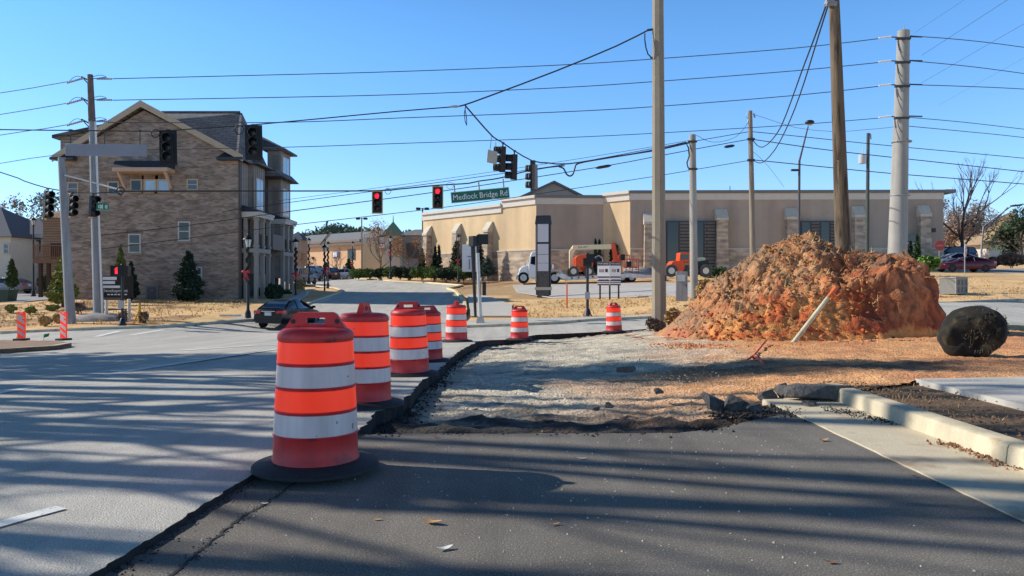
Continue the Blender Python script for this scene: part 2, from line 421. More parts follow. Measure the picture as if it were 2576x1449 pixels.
# ------------------------------------------------------------------ terrain sheet with lawn, soil and mulch colours
gx = np.unique(np.concatenate([np.arange(-1500, -160, 120), np.arange(-160, -45, 6), np.arange(-45, 45, .55), np.arange(45, 160, 6), np.arange(160, 1501, 120)]))
gy = np.unique(np.concatenate([np.arange(-60, -10, 10), np.arange(-10, 75, .5), np.arange(75, 150, 2.5), np.arange(150, 300, 15), np.arange(300, 1600, 130)]))
XX, YY = np.meshgrid(gx, gy); flat = np.stack([XX.ravel(), YY.ravel()], 1)
ZZ = GA(flat) - .03
inr = inpoly(flat[:, 0], flat[:, 1], ROAD) | inpoly(flat[:, 0], flat[:, 1], SHOULDER)
inp = inpoly(flat[:, 0], flat[:, 1], PIT)
ZZ = np.where(inr, ZZ - .16, ZZ); ZZ = np.where(inp, ZZ - .5, ZZ)
GRASS = np.array(srgb(234, 194, 138)); GRASS2 = np.array(srgb(204, 160, 110)); GREEN = np.array(srgb(150, 138, 84)); SOIL = np.array(srgb(176, 118, 76)); MULCH = np.array(srgb(128, 92, 66)); DSOIL = np.array(srgb(110, 88, 66)); ROUGH = np.array(srgb(150, 122, 88))
cols = np.empty((len(flat), 3))
for i, (x, y) in enumerate(flat):
    n = nz2(x, y, .35); n2 = nz2(x, y, .09, 5)
    c = GRASS * (.5 + .5 * max(-1, min(1, n * 1.2 + .4))) + GRASS2 * (.5 - .5 * max(-1, min(1, n * 1.2 + .4)))
    if n2 > .1: c = c * .8 + GREEN * .2
    if x < -9 and 36 < y < 49 and -32 < x < -16 and (nz2(x, y, .3, 3) > .02): c = c * .35 + MULCH * .65
    if x < -10 and 28 < y < 36.5 and nz2(x, y, .4, 9) > -.05: c = c * .5 + SOIL * .5
    if 3.85 < x < 5.6 and y < 11: c = DSOIL
    if -6 < x < 16 and 54 < y < 74 and nz2(x, y, .16, 2) > -.1: c = c * .35 + ROUGH * .65
    if -16 < x < 2 and 66 < y < 90 and y > 68: c = c * .4 + MULCH * .6
    cols[i] = c
nx, ny = len(gx), len(gy)
gf = [(j * nx + i, j * nx + i + 1, (j + 1) * nx + i + 1, (j + 1) * nx + i) for j in range(ny - 1) for i in range(nx - 1)]
LAWN = mat('dry_lawn', rough=.95, var=.26, scale=5, bump=.8, bscale=14, vcol=True, grain=.3, gscale=16)
ground = struct(vmesh('ground', np.column_stack([flat, ZZ]), gf, cols, LAWN))

# ------------------------------------------------------------------ excavated gravel and dirt bed
px_ = np.arange(-2.2, 15, .085); py_ = np.concatenate([np.arange(5.8, 18, .07), np.arange(18, 31, .12)])
PX, PY = np.meshgrid(px_, py_); pf = np.stack([PX.ravel(), PY.ravel()], 1)
PZ = GA(pf)
GRAV = np.array(srgb(208, 197, 174)); GRAVD = np.array(srgb(112, 106, 98)); ORNG = np.array(srgb(226, 166, 112)); REDD = np.array(srgb(192, 124, 86)); CRUMB_SHADE = np.array(srgb(34, 33, 33)); MUD_SHADE = np.array(srgb(74, 56, 44))
pc = np.empty((len(pf), 3)); pz = np.empty(len(pf))
sm = lambda a, b, t: max(0., min(1., (t - a) / (b - a)))
fr = np.array(FRONT)
for i, (x, y) in enumerate(pf):
    n = nz2(x, y, .55, 1); nf = nz2(x, y, 2.6, 4); nm = nz2(x, y * 2.2, .5, 8)
    dirt = sm(1.0, 3.4, x - (y - 9.5) * .12 + n * 1.3 + .9)
    if y > 13: dirt = sm(2.3, 4.6, x - (y - 13) * .18 + n * 1.4)
    depth = -.15 * (1 - sm(1.8, 4.8, x)) + .02 * sm(3, 6, x)
    yf = np.interp(x, fr[:, 0], fr[:, 1]); df = y - yf
    crumb = (1 - sm(.35, 1.9 + .9 * n + .6 * nf, df)) if x < 2.95 else 0
    h = depth + .022 * n + .03 * nf + .03 * nz2(x, y, 6.5, 3) + crumb * (.035 + .04 * nf)
    if y > 10 and y < 16 and x > -.8: h += .02 * nm
    pz[i] = PZ[i] + h
    c = GRAV * (1 + .35 * nf) ; c = c * (1 - .5 * sm(.1, .5, nm)) + GRAVD * .5 * sm(.1, .5, nm)
    d = ORNG * (1 + .3 * nf) * (1 - sm(0, .5, n) * .6) + REDD * sm(0, .5, n) * .6
    c = c * (1 - dirt) + d * dirt
    if 10.8 < y < 15.5 and x > 1.0:                        # strip of dark soil, with the bale's shadow painted into its colour
        k = sm(0, .35, .35 - abs(y - 12.9 - n * .8) * .22 + nf * .25) * sm(1.2, 4, x)
        c = c * (1 - .85 * k) + MUD_SHADE * .85 * k
    kb = max(0, min(.96, crumb * 1.7 + nf * 1.0 - .16)) if crumb > 0 else 0
    if kb > 0: c = c * (1 - kb) + CRUMB_SHADE * kb  # crumbs blackened, the shade behind the shoulder edge put into their colour
    # dark tar crumbs fallen along the curved cut edge
    de = min(abs(x - ex) + abs(y - ey) for ex, ey in EDGE[:9])
    ke = max(0, 1 - de / .55 + nf * .8) if de < .6 else 0
    c = c * (1 - min(1, ke) * .85) + CRUMB_SHADE * min(1, ke) * .85
    pc[i] = np.clip(c, 0, .9)
mx_, my_ = len(px_), len(py_)
keep = inpoly(pf[:, 0], pf[:, 1], clean([(p[0] - .25, p[1] + .1) for p in EDGE] + [(6.2, 29.4), (9, 28.4), (14.8, 27), (14.8, 8.0), (5.6, 10.4), (3.7, 9.2), (3.0, 9.0), (2.75, 8.3)] + [(p[0], p[1] - .15) for p in FRONT[::-1]]))
ff = []
for j in range(my_ - 1):
    for i in range(mx_ - 1):
        a = j * mx_ + i
        if keep[a] or keep[a + 1] or keep[a + mx_] or keep[a + mx_ + 1]: ff.append((a, a + 1, a + mx_ + 1, a + mx_))
GRAVEL = mat('gravel_and_dirt', rough=.95, var=.34, scale=16, bump=1.0, bscale=26, vcol=True, grain=.32, gscale=34, bdist=.05)
used = sorted({v for f in ff for v in f}); remap = {v: k for k, v in enumerate(used)}
struct(vmesh('gravel_bed', [(pf[v][0], pf[v][1], pz[v]) for v in used], [tuple(remap[v] for v in f) for f in ff], pc[used], GRAVEL))

# ------------------------------------------------------------------ concrete: gutter, kerbs, walks
DC = mat('dark_joint', (.02, .02, .02), .9)
def strip(name, line, w, off, m, side=1, step=1.0, skirt=.15):
    out = []
    for i, p in enumerate(line):
        a = Vector(line[max(0, i - 1)]); b = Vector(line[min(len(line) - 1, i + 1)]); t = (b - a).normalized()
        n = Vector((-t.y, t.x)) * side; out.append((p[0] + n.x * w, p[1] + n.y * w))
    return sheet(name, clean(list(line) + out[::-1]), off, m, step=step, skirt=skirt)
sheet('gutter', clean(dens([(2.9, -8), (2.9, 8.76)], .15, .008, rj) + [(3.3, 8.9), (3.68, 8.6), (3.68, -8)]), .012, CONC, step=.8, skirt=.2)
strip('kerb', [(-150, 31.0)] + FARK[1:], .2, .15, CONC, 1, 2.0)
strip('kerb', RK, .2, .15, CONC, 1, 2.0)
strip('kerb', SR[2:12], .2, .17, mat('cream_kerb', srgb(226, 206, 160), .8, .1), -1, 2.0)
strip('kerb', SL[:6], .2, .15, CONC, 1, 2.0)
KB = MB()                                                   # the new kerb by the dug-up verge, in cast lengths
ys = [8.95, 5.62, 2.55, -.5, -3.5, -7]
for a, b in zip(ys[:-1], ys[1:]):
    pr = [(3.66, -.1), (3.685, .12), (3.693, .148), (3.715, .16), (3.868, .162), (3.88, .155), (3.88, -.1)]
    KB.loft([[(x, yy, z + G(3.7, yy)) for x, z in pr] for yy in (a - .006, (a + b) / 2, b + .006)])
struct(KB.build('kerb', mat('new_kerb_concrete', srgb(208, 194, 164), .8, .16, 3, .2, 50, streak=4, spots=srgb(168, 138, 100), sscale=3, spot_lo=.58, spot_hi=.75, grain=.08, gscale=50), bevel=.006))
sheet('sidewalk', [(5.5, -9), (5.5, 10.3), (9, 10.75), (14, 11), (14, -9)], .05, CONC2, step=1, skirt=.15)
sheet('sidewalk', [tuple(gnd(*p)[:2]) for p in [(1176, 742), (1204, 742), (1240, 750), (1288, 768), (1288, 797), (1184, 797), (1180, 770)]], .05, CONC2, step=1, skirt=.05)
sheet('sidewalk', [tuple(gnd(*p)[:2]) for p in [(1140, 812), (1290, 805), (1590, 797), (1640, 795), (1640, 800), (1500, 806), (1400, 815), (1290, 820), (1150, 824)]], .06, CONC2, step=1, skirt=.05)
sheet('sidewalk', [tuple(gnd(*p)[:2]) for p in [(715, 757), (735, 748), (768, 732), (795, 728), (770, 745), (744, 762)]], .05, CONC2, step=1, skirt=.05)
sheet('sidewalk', [tuple(gnd(*p)[:2]) for p in [(560, 810), (650, 783), (690, 777), (700, 790), (640, 806)]], .04, CONC2, step=1, skirt=.05)
sheet('driveway', [tuple(gnd(*p)[:2]) for p in [(1290, 718), (1640, 712), (1900, 712), (1900, 740), (1640, 746), (1390, 750), (1300, 735)]], .03, mat('pale_driveway', srgb(190, 184, 178), .9, .15, .5), step=1.5, skirt=.05)
sheet('parking_lane', [tuple(gnd(*p)[:2]) for p in [(2130, 690), (3300, 690), (3300, 676), (2130, 679)]], .05, A_SIDE, step=4, skirt=.05)
sheet('parking_lot', [tuple(gnd(*p)[:2]) for p in [(-500, 765), (60, 760), (150, 752), (150, 742), (-500, 728)]], .04, A_SIDE, step=3, skirt=.05)

# painted markings (8 mm above the road sheet)
def stripe(name, line, w, m=PAINT, off=.048):
    strip(name, line, w, off, m, 1, 1.0, 0)
stripe('lane_marking', [tuple(gnd(*p)[:2]) for p in [(140, 1293), (40, 1320), (-200, 1390)]], .11)
stripe('lane_marking', [tuple(gnd(*p)[:2]) for p in [(-400, 1082), (0, 1000), (350, 938), (700, 883), (760, 874)]], .16)
stripe('lane_marking', [tuple(gnd(*p)[:2]) for p in [(470, 886), (640, 874), (715, 872)]], .3)
stripe('lane_marking', [tuple(gnd(*p)[:2]) for p in [(-60, 872), (60, 862), (330, 850)]], .15)
stripe('lane_marking', [tuple(gnd(*p)[:2]) for p in [(250, 850), (310, 836)]], .25)
stripe('lane_marking', [tuple(gnd(*p)[:2]) for p in [(340, 846), (420, 832)]], .25)
stripe('lane_marking', [tuple(gnd(*p)[:2]) for p in [(800, 765), (835, 751)]], .15)
stripe('centre_line', [tuple(gnd(*p)[:2]) for p in [(1045, 772), (975, 752), (950, 737)]], .12, PAINTY)
stripe('centre_line', [tuple(gnd(*p)[:2]) for p in [(1052, 772), (981, 752), (955, 737)]], .12, PAINTY)
# ------------------------------------------------------------------ traffic drums
OR_PL = mat('orange_plastic', srgb(224, 70, 48), .42, .08, 5, .05, 20, spec=.4)
RD_PL = mat('sun_faded_red_plastic', srgb(208, 52, 50), .5, .16, 4, .06, 20, streak=7, spots=srgb(120, 52, 46), sscale=6, spot_lo=.62, spot_hi=.72)
OR_SH = mat('orange_reflective_sheeting_glow', srgb(255, 52, 8), .35, .05, 5, streak=9, emit=(1, .035, .003), estr=.42, spots=srgb(150, 40, 22), sscale=11, spot_lo=.68, spot_hi=.72)   # fluorescent orange; self-glow added to brighten the bands in shade
WH_SH = mat('white_reflective_sheeting', srgb(226, 208, 202), .4, .05, 5, streak=9, spots=srgb(130, 124, 122), sscale=12, spot_lo=.69, spot_hi=.72)
RUB = mat('black_rubber', srgb(40, 41, 44), .75, .2, 14, .25, 40)
DARK = mat('dark_plastic', srgb(24, 24, 25), .5, .1, 6)
def make_drum(label, loc, rz, handle='wide'):
    t = thing('traffic_drum', label, 'traffic drum', loc, rz, 'orange and white drums along the cut edge')
    b = MB()
    b.lathe([(.442, 0), (.442, .02), (.428, .032), (.33, .05), (.30, .062), (.28, .062), (.28, .0)], 44)
    b.build('rubber_base', RUB, t)
    # shell steps in a little at every band, like the stackable moulding
    def rad(z): return .300 - (z - .05) / .92 * .045
    zs = [.05, .066, .075, .11, .118, .235, .245, .40, .41, .565, .575, .73, .74, .89, .905]
    pr = [(rad(.05) + .004, .05), (rad(.08) + .006, .075), (rad(.09) - .001, .085), (rad(.22), .235), (rad(.23) + .008, .245), (rad(.25) - .0, .252)]
    for z in (.415, .58, .745):
        pr += [(rad(z - .02) - .0, z - .010), (rad(z) + .007, z), (rad(z) - .001, z + .008)]
    pr += [(rad(.905), .90), (rad(.905) + .008, .915), (rad(.92) + .007, .945), (rad(.93) - .004, .965), (rad(.94) - .03, .983), (.16, .992), (0, .993)]
    b = MB(); b.lathe(pr, 56); b.build('drum_shell', RD_PL, t, smooth=50)
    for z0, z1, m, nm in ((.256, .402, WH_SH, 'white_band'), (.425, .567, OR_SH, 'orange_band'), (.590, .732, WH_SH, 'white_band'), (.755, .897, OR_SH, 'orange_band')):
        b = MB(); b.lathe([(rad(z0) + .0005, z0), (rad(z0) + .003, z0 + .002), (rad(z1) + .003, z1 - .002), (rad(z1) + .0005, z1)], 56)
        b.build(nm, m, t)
    # moulded grip on the lid: a tapered plate with a hand slot and two warning-light holes
    b = MB()
    y0, y1 = -.028, .028
    o = [(-.215, .985), (-.15, 1.085), (-.125, 1.10), (.125, 1.10), (.15, 1.085), (.215, .985)]
    h = [(-.068, 1.016), (-.068, 1.06), (.068, 1.06), (.068, 1.016)]
    for ya, flip in ((y0, 0), (y1, 1)):
        for q in ([o[0], o[1], h[1], h[0]], [o[1], o[2], o[3], o[4], h[2], h[1]], [o[4], o[5], h[3], h[2]], [o[5], o[0], h[0], h[3]]):
            b.quad(*[(p[0], ya * (1.25 if p[1] < 1.0 else .8), p[1]) for p in q])
    for ring in (o, h):
        for i in range(len(ring)):
            p, q = ring[i], ring[(i + 1) % len(ring)]
            k = lambda r: (1.25 if r[1] < 1.0 else .8)
            b.quad((p[0], y0 * k(p), p[1]), (q[0], y0 * k(q), q[1]), (q[0], y1 * k(q), q[1]), (p[0], y1 * k(p), p[1]))
    g = b.build('lid_handle', RD_PL, t, smooth=25)
    for sx in (-1, 1):
        b = MB(); b.lathe([(.0, -.031), (.017, -.031), (.017, .031), (0, .031)], 14, (sx * .155, 0, 1.035), 'Y'); b.build('bolt_hole', DARK, g)
    return t
def drum_at(cx, bot, Y, off):                                    # ground under the drum
    p = at(cx, bot, Y); return (p.x, Y, G(p.x, Y) + off)
d1 = make_drum('nearest and largest orange and white traffic drum with its handle slot facing us', drum_at(795, 1195, 5.4, .045), R(2))
for cx, bot, Y, off, rz, lab in [
    (914, 1012, 8.2, .045, R(88), 'second traffic drum from the camera, handle edge on, half behind the nearest drum'),
    (1030, 947, 11.4, .045, R(14), 'third traffic drum from the camera, handle turned slightly, on the broken asphalt edge'),
    (1076, 914, 15.0, .05, R(25), 'shaded traffic drum tucked right behind the third one'),
    (1148, 860, 20.4, .045, R(80), 'sunlit traffic drum just left of the silver pedestrian signal post'),
    (1307, 857, 24.6, .03, R(5), 'traffic drum standing alone in the middle of the curved cut edge'),
    (1545, 838, 28.3, .03, R(30), 'farthest traffic drum, beside the tall concrete pole')]:
    q = dup(d1, drum_at(cx, bot, Y, off), rz, lab); q.rotation_euler = (R(rz * 37 % 2.4 - 1.2), R(cx % 5 * .5 - 1.1), rz)   # each leans a little its own way

# ------------------------------------------------------------------ striped vertical panels on the left island
def make_panel(label, loc, rz):
    t = thing('vertical_panel', label, 'channelizer', loc, rz, 'striped vertical panels on the island')
    MB().box((0, .0, .03), (.26, .36, .06)).build('panel_base', RUB, t, bevel=.01)
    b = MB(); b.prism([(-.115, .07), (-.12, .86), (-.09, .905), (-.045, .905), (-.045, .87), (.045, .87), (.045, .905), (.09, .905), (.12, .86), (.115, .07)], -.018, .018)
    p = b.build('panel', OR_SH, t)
    b = MB()
    for k in range(4):                                            # slanting white stripes
        z = .10 + k * .2
        b.add([(-.105, -.021, z + .14), (.105, -.021, z), (.105, -.021, z + .1), (-.105, -.021, z + .24)], [(0, 1, 2, 3)]) if k < 3 else None
    b.add([(-.105, -.021, .74), (.0, -.021, .67), (.105, -.021, .70), (.105, -.021, .73), (-.105, -.021, .84)], [(0, 1, 2, 3, 4)])
    b.build('white_stripes', WH_SH, p)
    MB().box((0, 0, .865), (.08, .045, .03)).build('grip_hole', WH_SH, t)
    t.scale = (1.2, 1, 1)
    return t
v1 = make_panel('left striped orange and white vertical panel on the island', drum_at(54, 868, 23.75, .15), R(-10))
dup(v1, drum_at(160, 868, 23.75, .15), R(-22), 'right striped orange and white vertical panel beside the grey pole foot')
# the island they stand on
isl = [tuple(gnd(*p)[:2]) for p in [(-700, 905), (0, 894), (140, 884), (180, 876), (150, 870), (60, 868), (-700, 866)]]
sheet('traffic_island', isl, .15, mat('island_soil', srgb(150, 122, 98), .95, .3, 3, .6, 20), step=.6, skirt=.2)
strip('kerb', isl[:4], .16, .16, CONC, 1, 1.0, skirt=.2)

# ------------------------------------------------------------------ poles
STEEL = mat('galvanised_steel', srgb(150, 152, 154), .6, .12, 2.5, metal=.2, streak=6)
CONCP = mat('pole_concrete', srgb(150, 139, 120), .85, .1, 2.5, .15, 30, streak=4)
CONCW = mat('pale_pole_concrete', srgb(162, 157, 148), .8, .12, 1.5, .15, 30, streak=3)
WOOD = mat('weathered_pole_wood', srgb(112, 96, 76), .9, .3, 9, .6, 14, stretch=(1, 1, .12), spots=srgb(70, 55, 42), sscale=7, spot_lo=.5, spot_hi=.62)
WOODG = mat('grey_pole_wood', srgb(140, 128, 112), .9, .22, 9, .5, 14, stretch=(1, 1, .12))
RUST = mat('rusty_brown_steel', srgb(108, 94, 86), .8, .2, 4)
BLK = mat('black_metal', srgb(24, 25, 27), .45, .15, 5, spec=.5)
INS = mat('grey_porcelain', srgb(168, 172, 176), .35, .1, 8)
HARD = mat('dark_line_hardware', srgb(70, 72, 76), .5, .1, 8, metal=.5)
def pole(name, label, cat, top, bot, Y, r0, r1, m, n=16, group=None, ph=0):
    """tapered pole from bot up to top given as measured pixels at depth Y; returns (thing, base)"""
    b0 = at(bot[0], bot[1], Y); b1 = at(top[0], top[1], Y)
    t = thing(name, label, cat, b0, 0, group)
    b = MB(); pts = [b0 + (b1 - b0) * k for k in (-.06, 0, .35, .7, 1)]
    b.tube([p - b0 for p in pts], [r0, r0, r0 + (r1 - r0) * .35, r0 + (r1 - r0) * .7, r1], n)
    b.build('shaft', m, t, smooth=30 if n > 10 else 20)
    return t, b0
def rel(t, *ps): return [Vector(p) - t.location for p in ps]

pA, _ = pole('signal_pole', 'leaning grey steel signal pole at the far left with a white side rod', 'pole', (154, 400), (178, 812), 34.5, .225, .14, STEEL, 18)
b = MB(); b.tube(rel(pA, at(163, 440, 34.4), at(232, 458, 34.2), at(300, 477, 34.0)), .035, 8); b.build('bracket_arm', mat('white_galvanised', srgb(215, 216, 214), .5, .06, 5), pA)
b = MB(); b.tube(rel(pA, at(156, 400, 34.5), at(156, 397, 34.5)), .16, 18); b.build('pole_cap', STEEL, pA)

pB, _ = pole('power_pole', 'tall power pole rust brown at the top in front of the brick townhouse', 'pole', (227, 190), (249, 806), 37, .25, .115, STEEL, 18)
b0 = at(229.5, 256, 37) ; b1 = at(226.8, 188, 37)
b = MB(); b.tube(rel(pB, at(231.4, 306, 37), at(226.8, 188, 37)), [.166, .13], 16); b.build('brown_upper_section', RUST, pB)
b = MB(); b.tube(rel(pB, at(240, 306, 36.8), at(252, 640, 36.8), at(257, 790, 36.8)), .05, 6); b.build('white_conduit', mat('white_conduit', srgb(225, 224, 218), .5, .05, 4), pB)
for py in (205, 258, 312):
    b = MB(); b.tube(rel(pB, at(228, py, 37), at(205, py - 12, 37)), .035, 6); b.tube(rel(pB, at(228, py + 12, 37), at(205, py - 12, 37)), .025, 6)
    b.tube(rel(pB, at(228, py - 6, 37), at(268, py - 11, 37)), .02, 6); b.build('insulator_bracket', HARD, pB)
    b = MB(); b2 = MB()
    for k in range(9):
        p = at(170 + k * 5, py + 3 - k * 1.4, 37); b.blob(p - pB.location, .06, 1, 0)
        q = at(245 + k * 4.4, py - 6.5, 37); b2.blob(q - pB.location, .055, 1, 0)
    b.build('insulator_string', INS, pB); b2.build('insulator_string', INS, pB)
    b = MB(); jp = []
    for k in range(9):
        u = k / 8; jp.append(at(172 + 35 * u, py + 2 - 11 * u - 9 * math.sin(u * 3.1), 37))
    b.tube([p - pB.location for p in jp], .014, 5); b.build('jumper_wire', HARD, pB); b = MB()
    jp = [at(235 + 32 * u, py - 12 - 4 * math.sin(u * 3.1), 37) for u in [k / 8 for k in range(9)]]
    b.tube([p - pB.location for p in jp], .014, 5); b.build('jumper_wire', HARD, pB)

pC, _ = pole('strain_pole', 'tall tan octagonal concrete pole rising out of frame left of the dirt pile', 'pole', (1655, -70), (1658, 812), 28.5, .275, .205, CONCP, 8, ph=0)
b = MB(); b.box(Vector((.245, -.1, 0)) + at(1658, 700, 28.5) - pC.location, (.03, .12, .2)); b.build('access_plate', STEEL, pC)
b = MB(); b.tube(rel(pC, at(1642, 74, 28.5), at(1628, 76, 28.5)), .045, 8); b.build('cable_clamp', HARD, pC); b = MB(); b.tube(rel(pC, at(1642, 145, 28.5), at(1636, 146, 28.5)), .03, 8); b.build('cable_clamp', HARD, pC)
b = MB(); b.tube(rel(pC, *[at(x, y, 28.4) for x, y in [(1622, 84), (1622, 100), (1625, 120), (1630, 136), (1640, 146)]]), .025, 6); b.build('drip_loop', BLK, pC)

pD, _ = pole('concrete_pole', 'slim grey concrete pole between the utility cabinet and the dirt pile', 'pole', (1742, 339), (1746, 748), 43, .235, .185, CONCW, 14)
b = MB(); b.tube(rel(pD, *[at(x, y, 42.8) for x, y in [(1700, 364), (1725, 358), (1732, 372), (1734, 392), (1728, 410), (1731, 422), (1742, 426)]]), .04, 6); b.build('drip_loop', BLK, pD)
b = MB(); b.box(at(1742, 356, 42.7) - pD.location, (.5, .15, .1)); b.box(at(1743, 425, 42.7) - pD.location, (.5, .15, .1)); b.build('pole_band', HARD, pD)
pE, _ = pole('utility_pole', 'grey wooden utility pole with draped black cables right of the slim concrete pole', 'pole', (1887, 279), (1895, 690), 45, .19, .125, WOODG, 14)
for py in (350, 403):
    b = MB(); b.box(at(1889, py, 44.8) - pE.location, (.42, .2, .12)); b.build('pole_band', HARD, pE)
b = MB(); b.tube(rel(pE, at(1896, 285, 45), at(1899, 296, 45)), .05, 6); b.tube(rel(pE, *[at(x, y, 45) for x, y in [(1880, 284), (1876, 292), (1882, 300), (1880, 312)]]), .02, 5); b.build('insulator', INS, pE)
pF, _ = pole('wooden_pole', 'thick dark wooden pole standing on top of the dirt pile', 'pole', (2098, -8), (2122, 660), 23.6, .235, .155, WOOD, 18)
b = MB(); b.box(at(2090, 9, 23.5) - pF.location, (.34, .2, .14), ry=.3); b.tube(rel(pF, at(2096, 3, 23.4), at(2082, 6, 23.4), at(2078, 16, 23.4)), .03, 6); b.build('cable_bracket', STEEL, pF)
b = MB(); b.quad(*rel(pF, at(2105, 402, 23.37), at(2111, 404, 23.35), at(2110, 470, 23.36), at(2113, 488, 23.35), at(2108, 490, 23.37), at(2106, 440, 23.37))); b.build('split_bark', mat('split_wood_pale', srgb(160, 140, 112), .9, .3, 6), pF)
pG, _ = pole('transmission_pole', 'massive pale concrete transmission pole behind the right end of the dirt pile', 'pole', (2273, 78), (2257, 664), 38, .46, .285, CONCW, 28)
b = MB(); b.tube(rel(pG, at(2275, 80, 38), at(2275, 62, 38)), .02, 6); b.build('lightning_rod', STEEL, pG)
for py, sg in ((97, 1), (157, 1), (217, 1), (297, 1)):
    b = MB(); b.box(at(2272 - (py - 97) * .02, py, 37.7) - pG.location, (.72, .16, .10)); b.build('pole_band', HARD, pG)
    b = MB()
    for k in range(9): b.blob(at(2212 + k * 3.6, py - 1 - k * .5, 38) - pG.location, .058, 1, 0)
    b.build('insulator_string', mat('white_porcelain', srgb(235, 236, 232), .3, .04, 6), pG)
    b = MB(); b.tube(rel(pG, at(2240, py - 4, 38), at(2262, py - 3, 38)), .03, 6); b.tube(rel(pG, at(2285, py - 5, 38), at(2320, py - 4, 38)), .035, 6)
    b.tube(rel(pG, *[at(x, py + dy, 37.4) for x, dy in [(2258, 6), (2260, 20), (2266, 32), (2270, 36)]]), .02, 5); b.build('line_clamp', HARD, pG)
for py in (357, 492):
    b = MB(); b.lathe([(.47, -.03), (.48, 0), (.47, .03)], 24, at(2268 - (py - 357) * .03, py, 38) - pG.location); b.build('steel_strap', STEEL, pG)
pH, _ = pole('utility_pole', 'thin dark pole with a small grey transformer behind the dirt pile', 'pole', (2184, 335), (2181, 690), 60, .15, .12, mat('green_black_pole', srgb(70, 78, 74), .8, .15, 4), 12)
b = MB(); b.lathe([(0, -.38), (.26, -.38), (.28, -.3), (.28, .3), (.2, .38), (0, .4)], 18, at(2169, 400, 59.8) - pH.location); b.build('transformer', mat('transformer_grey', srgb(186, 190, 190), .5, .08, 4), pH)
b = MB(); b.tube(rel(pH, at(2184, 338, 60), at(2191, 337, 60)), .04, 6); b.tube(rel(pH, at(2190, 338, 60), at(2191, 350, 60)), .06, 6); b.tube(rel(pH, at(2172, 372, 60), at(2169, 390, 60)), .03, 6); b.build('cutout_fuse', INS, pH)

def lamp_arm_pole(name, label, base, knee, head, Y, m, r=.09):
    b0 = at(*base, Y); t = thing(name, label, 'street light', b0)
    b = MB(); b.tube(rel(t, b0, at(*knee, Y)), [r, r * .8], 12); b.build('shaft', m, t)
    b = MB(); b.tube(rel(t, at(*knee, Y), at(*head, Y)), [r * .75, r * .5], 10); b.build('arm', m, t)
    return t
sL = lamp_arm_pole('street_light', 'dark street light leaning right with a round lamp head above the roof', (2009, 690), (2011, 405), (2033, 318), 48, mat('dark_bronze', srgb(78, 76, 80), .6, .1, 4))
b = MB(); b.blob(at(2037, 308, 48) - sL.location, .27, 2, .02, sq=(1.1, 1, .6)); b.build('lamp_head', BLK, sL)
b = MB(); b.blob(at(2037, 312, 48) - sL.location, .2, 2, .0, sq=(1.0, 1, .5)); b.build('lamp_lens', INS, sL)
b = MB(); b.box(at(1999, 428, 48) - sL.location, (.42, .2, .12)); b.tube(rel(sL, at(2000, 428, 48), at(2011, 428, 48)), .04, 6); b.build('camera_box', BLK, sL)
sR = lamp_arm_pole('street_light', 'far street light with a double curved arm over the right hand trees', (2468, 640), (2474, 570), (2545, 518), 95, STEEL, .12)
b = MB(); b.tube(rel(sR, at(2480, 578, 95), at(2510, 548, 95), at(2535, 522, 95)), .09, 6); b.build('brace_arm', STEEL, sR)
b = MB(); b.box(at(2556, 517, 95) - sR.location, (1.2, .5, .22), ry=-.1); b.build('lamp_head', BLK, sR)

# ------------------------------------------------------------------ wires (each its own thing)
CAB = mat('black_cable', srgb(34, 36, 42), .6, .1, 5)
CABL = mat('grey_conductor', srgb(66, 76, 92), .5, .1, 5, metal=.2)
def wire(label, pts, Ya, Yb, r=.02, m=CAB, name='cable', cat='cable', group='overhead wires'):
    """pts in measured pixels, depth runs evenly from Ya to Yb along the span; smoothed with a spline"""
    n = len(pts); x0, x1 = pts[0][0], pts[-1][0]
    P = [at(p[0], p[1], (p[2] if len(p) > 2 else Ya + (Yb - Ya) * (i / (n - 1) if abs(x1 - x0) < 60 else (p[0] - x0) / (x1 - x0)))) for i, p in enumerate(pts)]
    Q = []
    for i in range(n - 1):
        a = P[max(i - 1, 0)]; b_ = P[i]; c = P[i + 1]; d = P[min(i + 2, n - 1)]
        steps = max(2, min(10, int((c - b_).length / 1.2)))
        for k in range(steps):
            u = k / steps
            Q.append(.5 * ((2 * b_) + (c - a) * u + (2 * a - 5 * b_ + 4 * c - d) * u * u + (3 * b_ - a - 3 * c + d) * u ** 3))
    Q.append(P[-1])
    o = MB().tube(Q, r, 6).build(name, m, None, fix=False)
    return tag(o, label, cat, group)
PW = dict(name='power_line', cat='power line', group='power lines')
wire('top power line from the rust brown pole to the massive pale pole', [(284, 198), (620, 190), (1000, 180), (1400, 164), (1650, 148), (2000, 121), (2212, 97)], 37, 38, .021, CABL, **PW)
wire('second power line down from the rust brown pole to the massive pale pole', [(284, 252), (640, 246), (1000, 238), (1400, 221), (1650, 205), (2000, 178), (2212, 157)], 37, 38, .021, CABL, **PW)
wire('third power line down, passing in front of the townhouse roof', [(270, 308), (700, 308), (1000, 297), (1400, 282), (1650, 268), (2000, 240), (2212, 217)], 37, 38, .021, CABL, **PW)
wire('fourth and lowest power line between the rust brown pole and the massive pale pole', [(240, 378), (690, 371), (1000, 361), (1400, 347), (1650, 335), (2000, 314), (2212, 297)], 37, 38, .018, CABL, **PW)
wire('top power line leaving the rust brown pole to the left edge', [(-400, 292), (0, 234), (110, 216), (172, 205)], 45, 37, .021, CABL, **PW)
wire('second power line leaving the rust brown pole to the left edge', [(-400, 352), (0, 288), (110, 270), (172, 259)], 45, 37, .021, CABL, **PW)
wire('third power line leaving the rust brown pole to the left edge', [(-400, 410), (0, 340), (110, 324), (172, 313)], 45, 37, .021, CABL, **PW)
wire('fourth power line leaving the rust brown pole to the left edge', [(-400, 480), (0, 411), (110, 394), (234, 379)], 45, 37, .018, CABL, **PW)
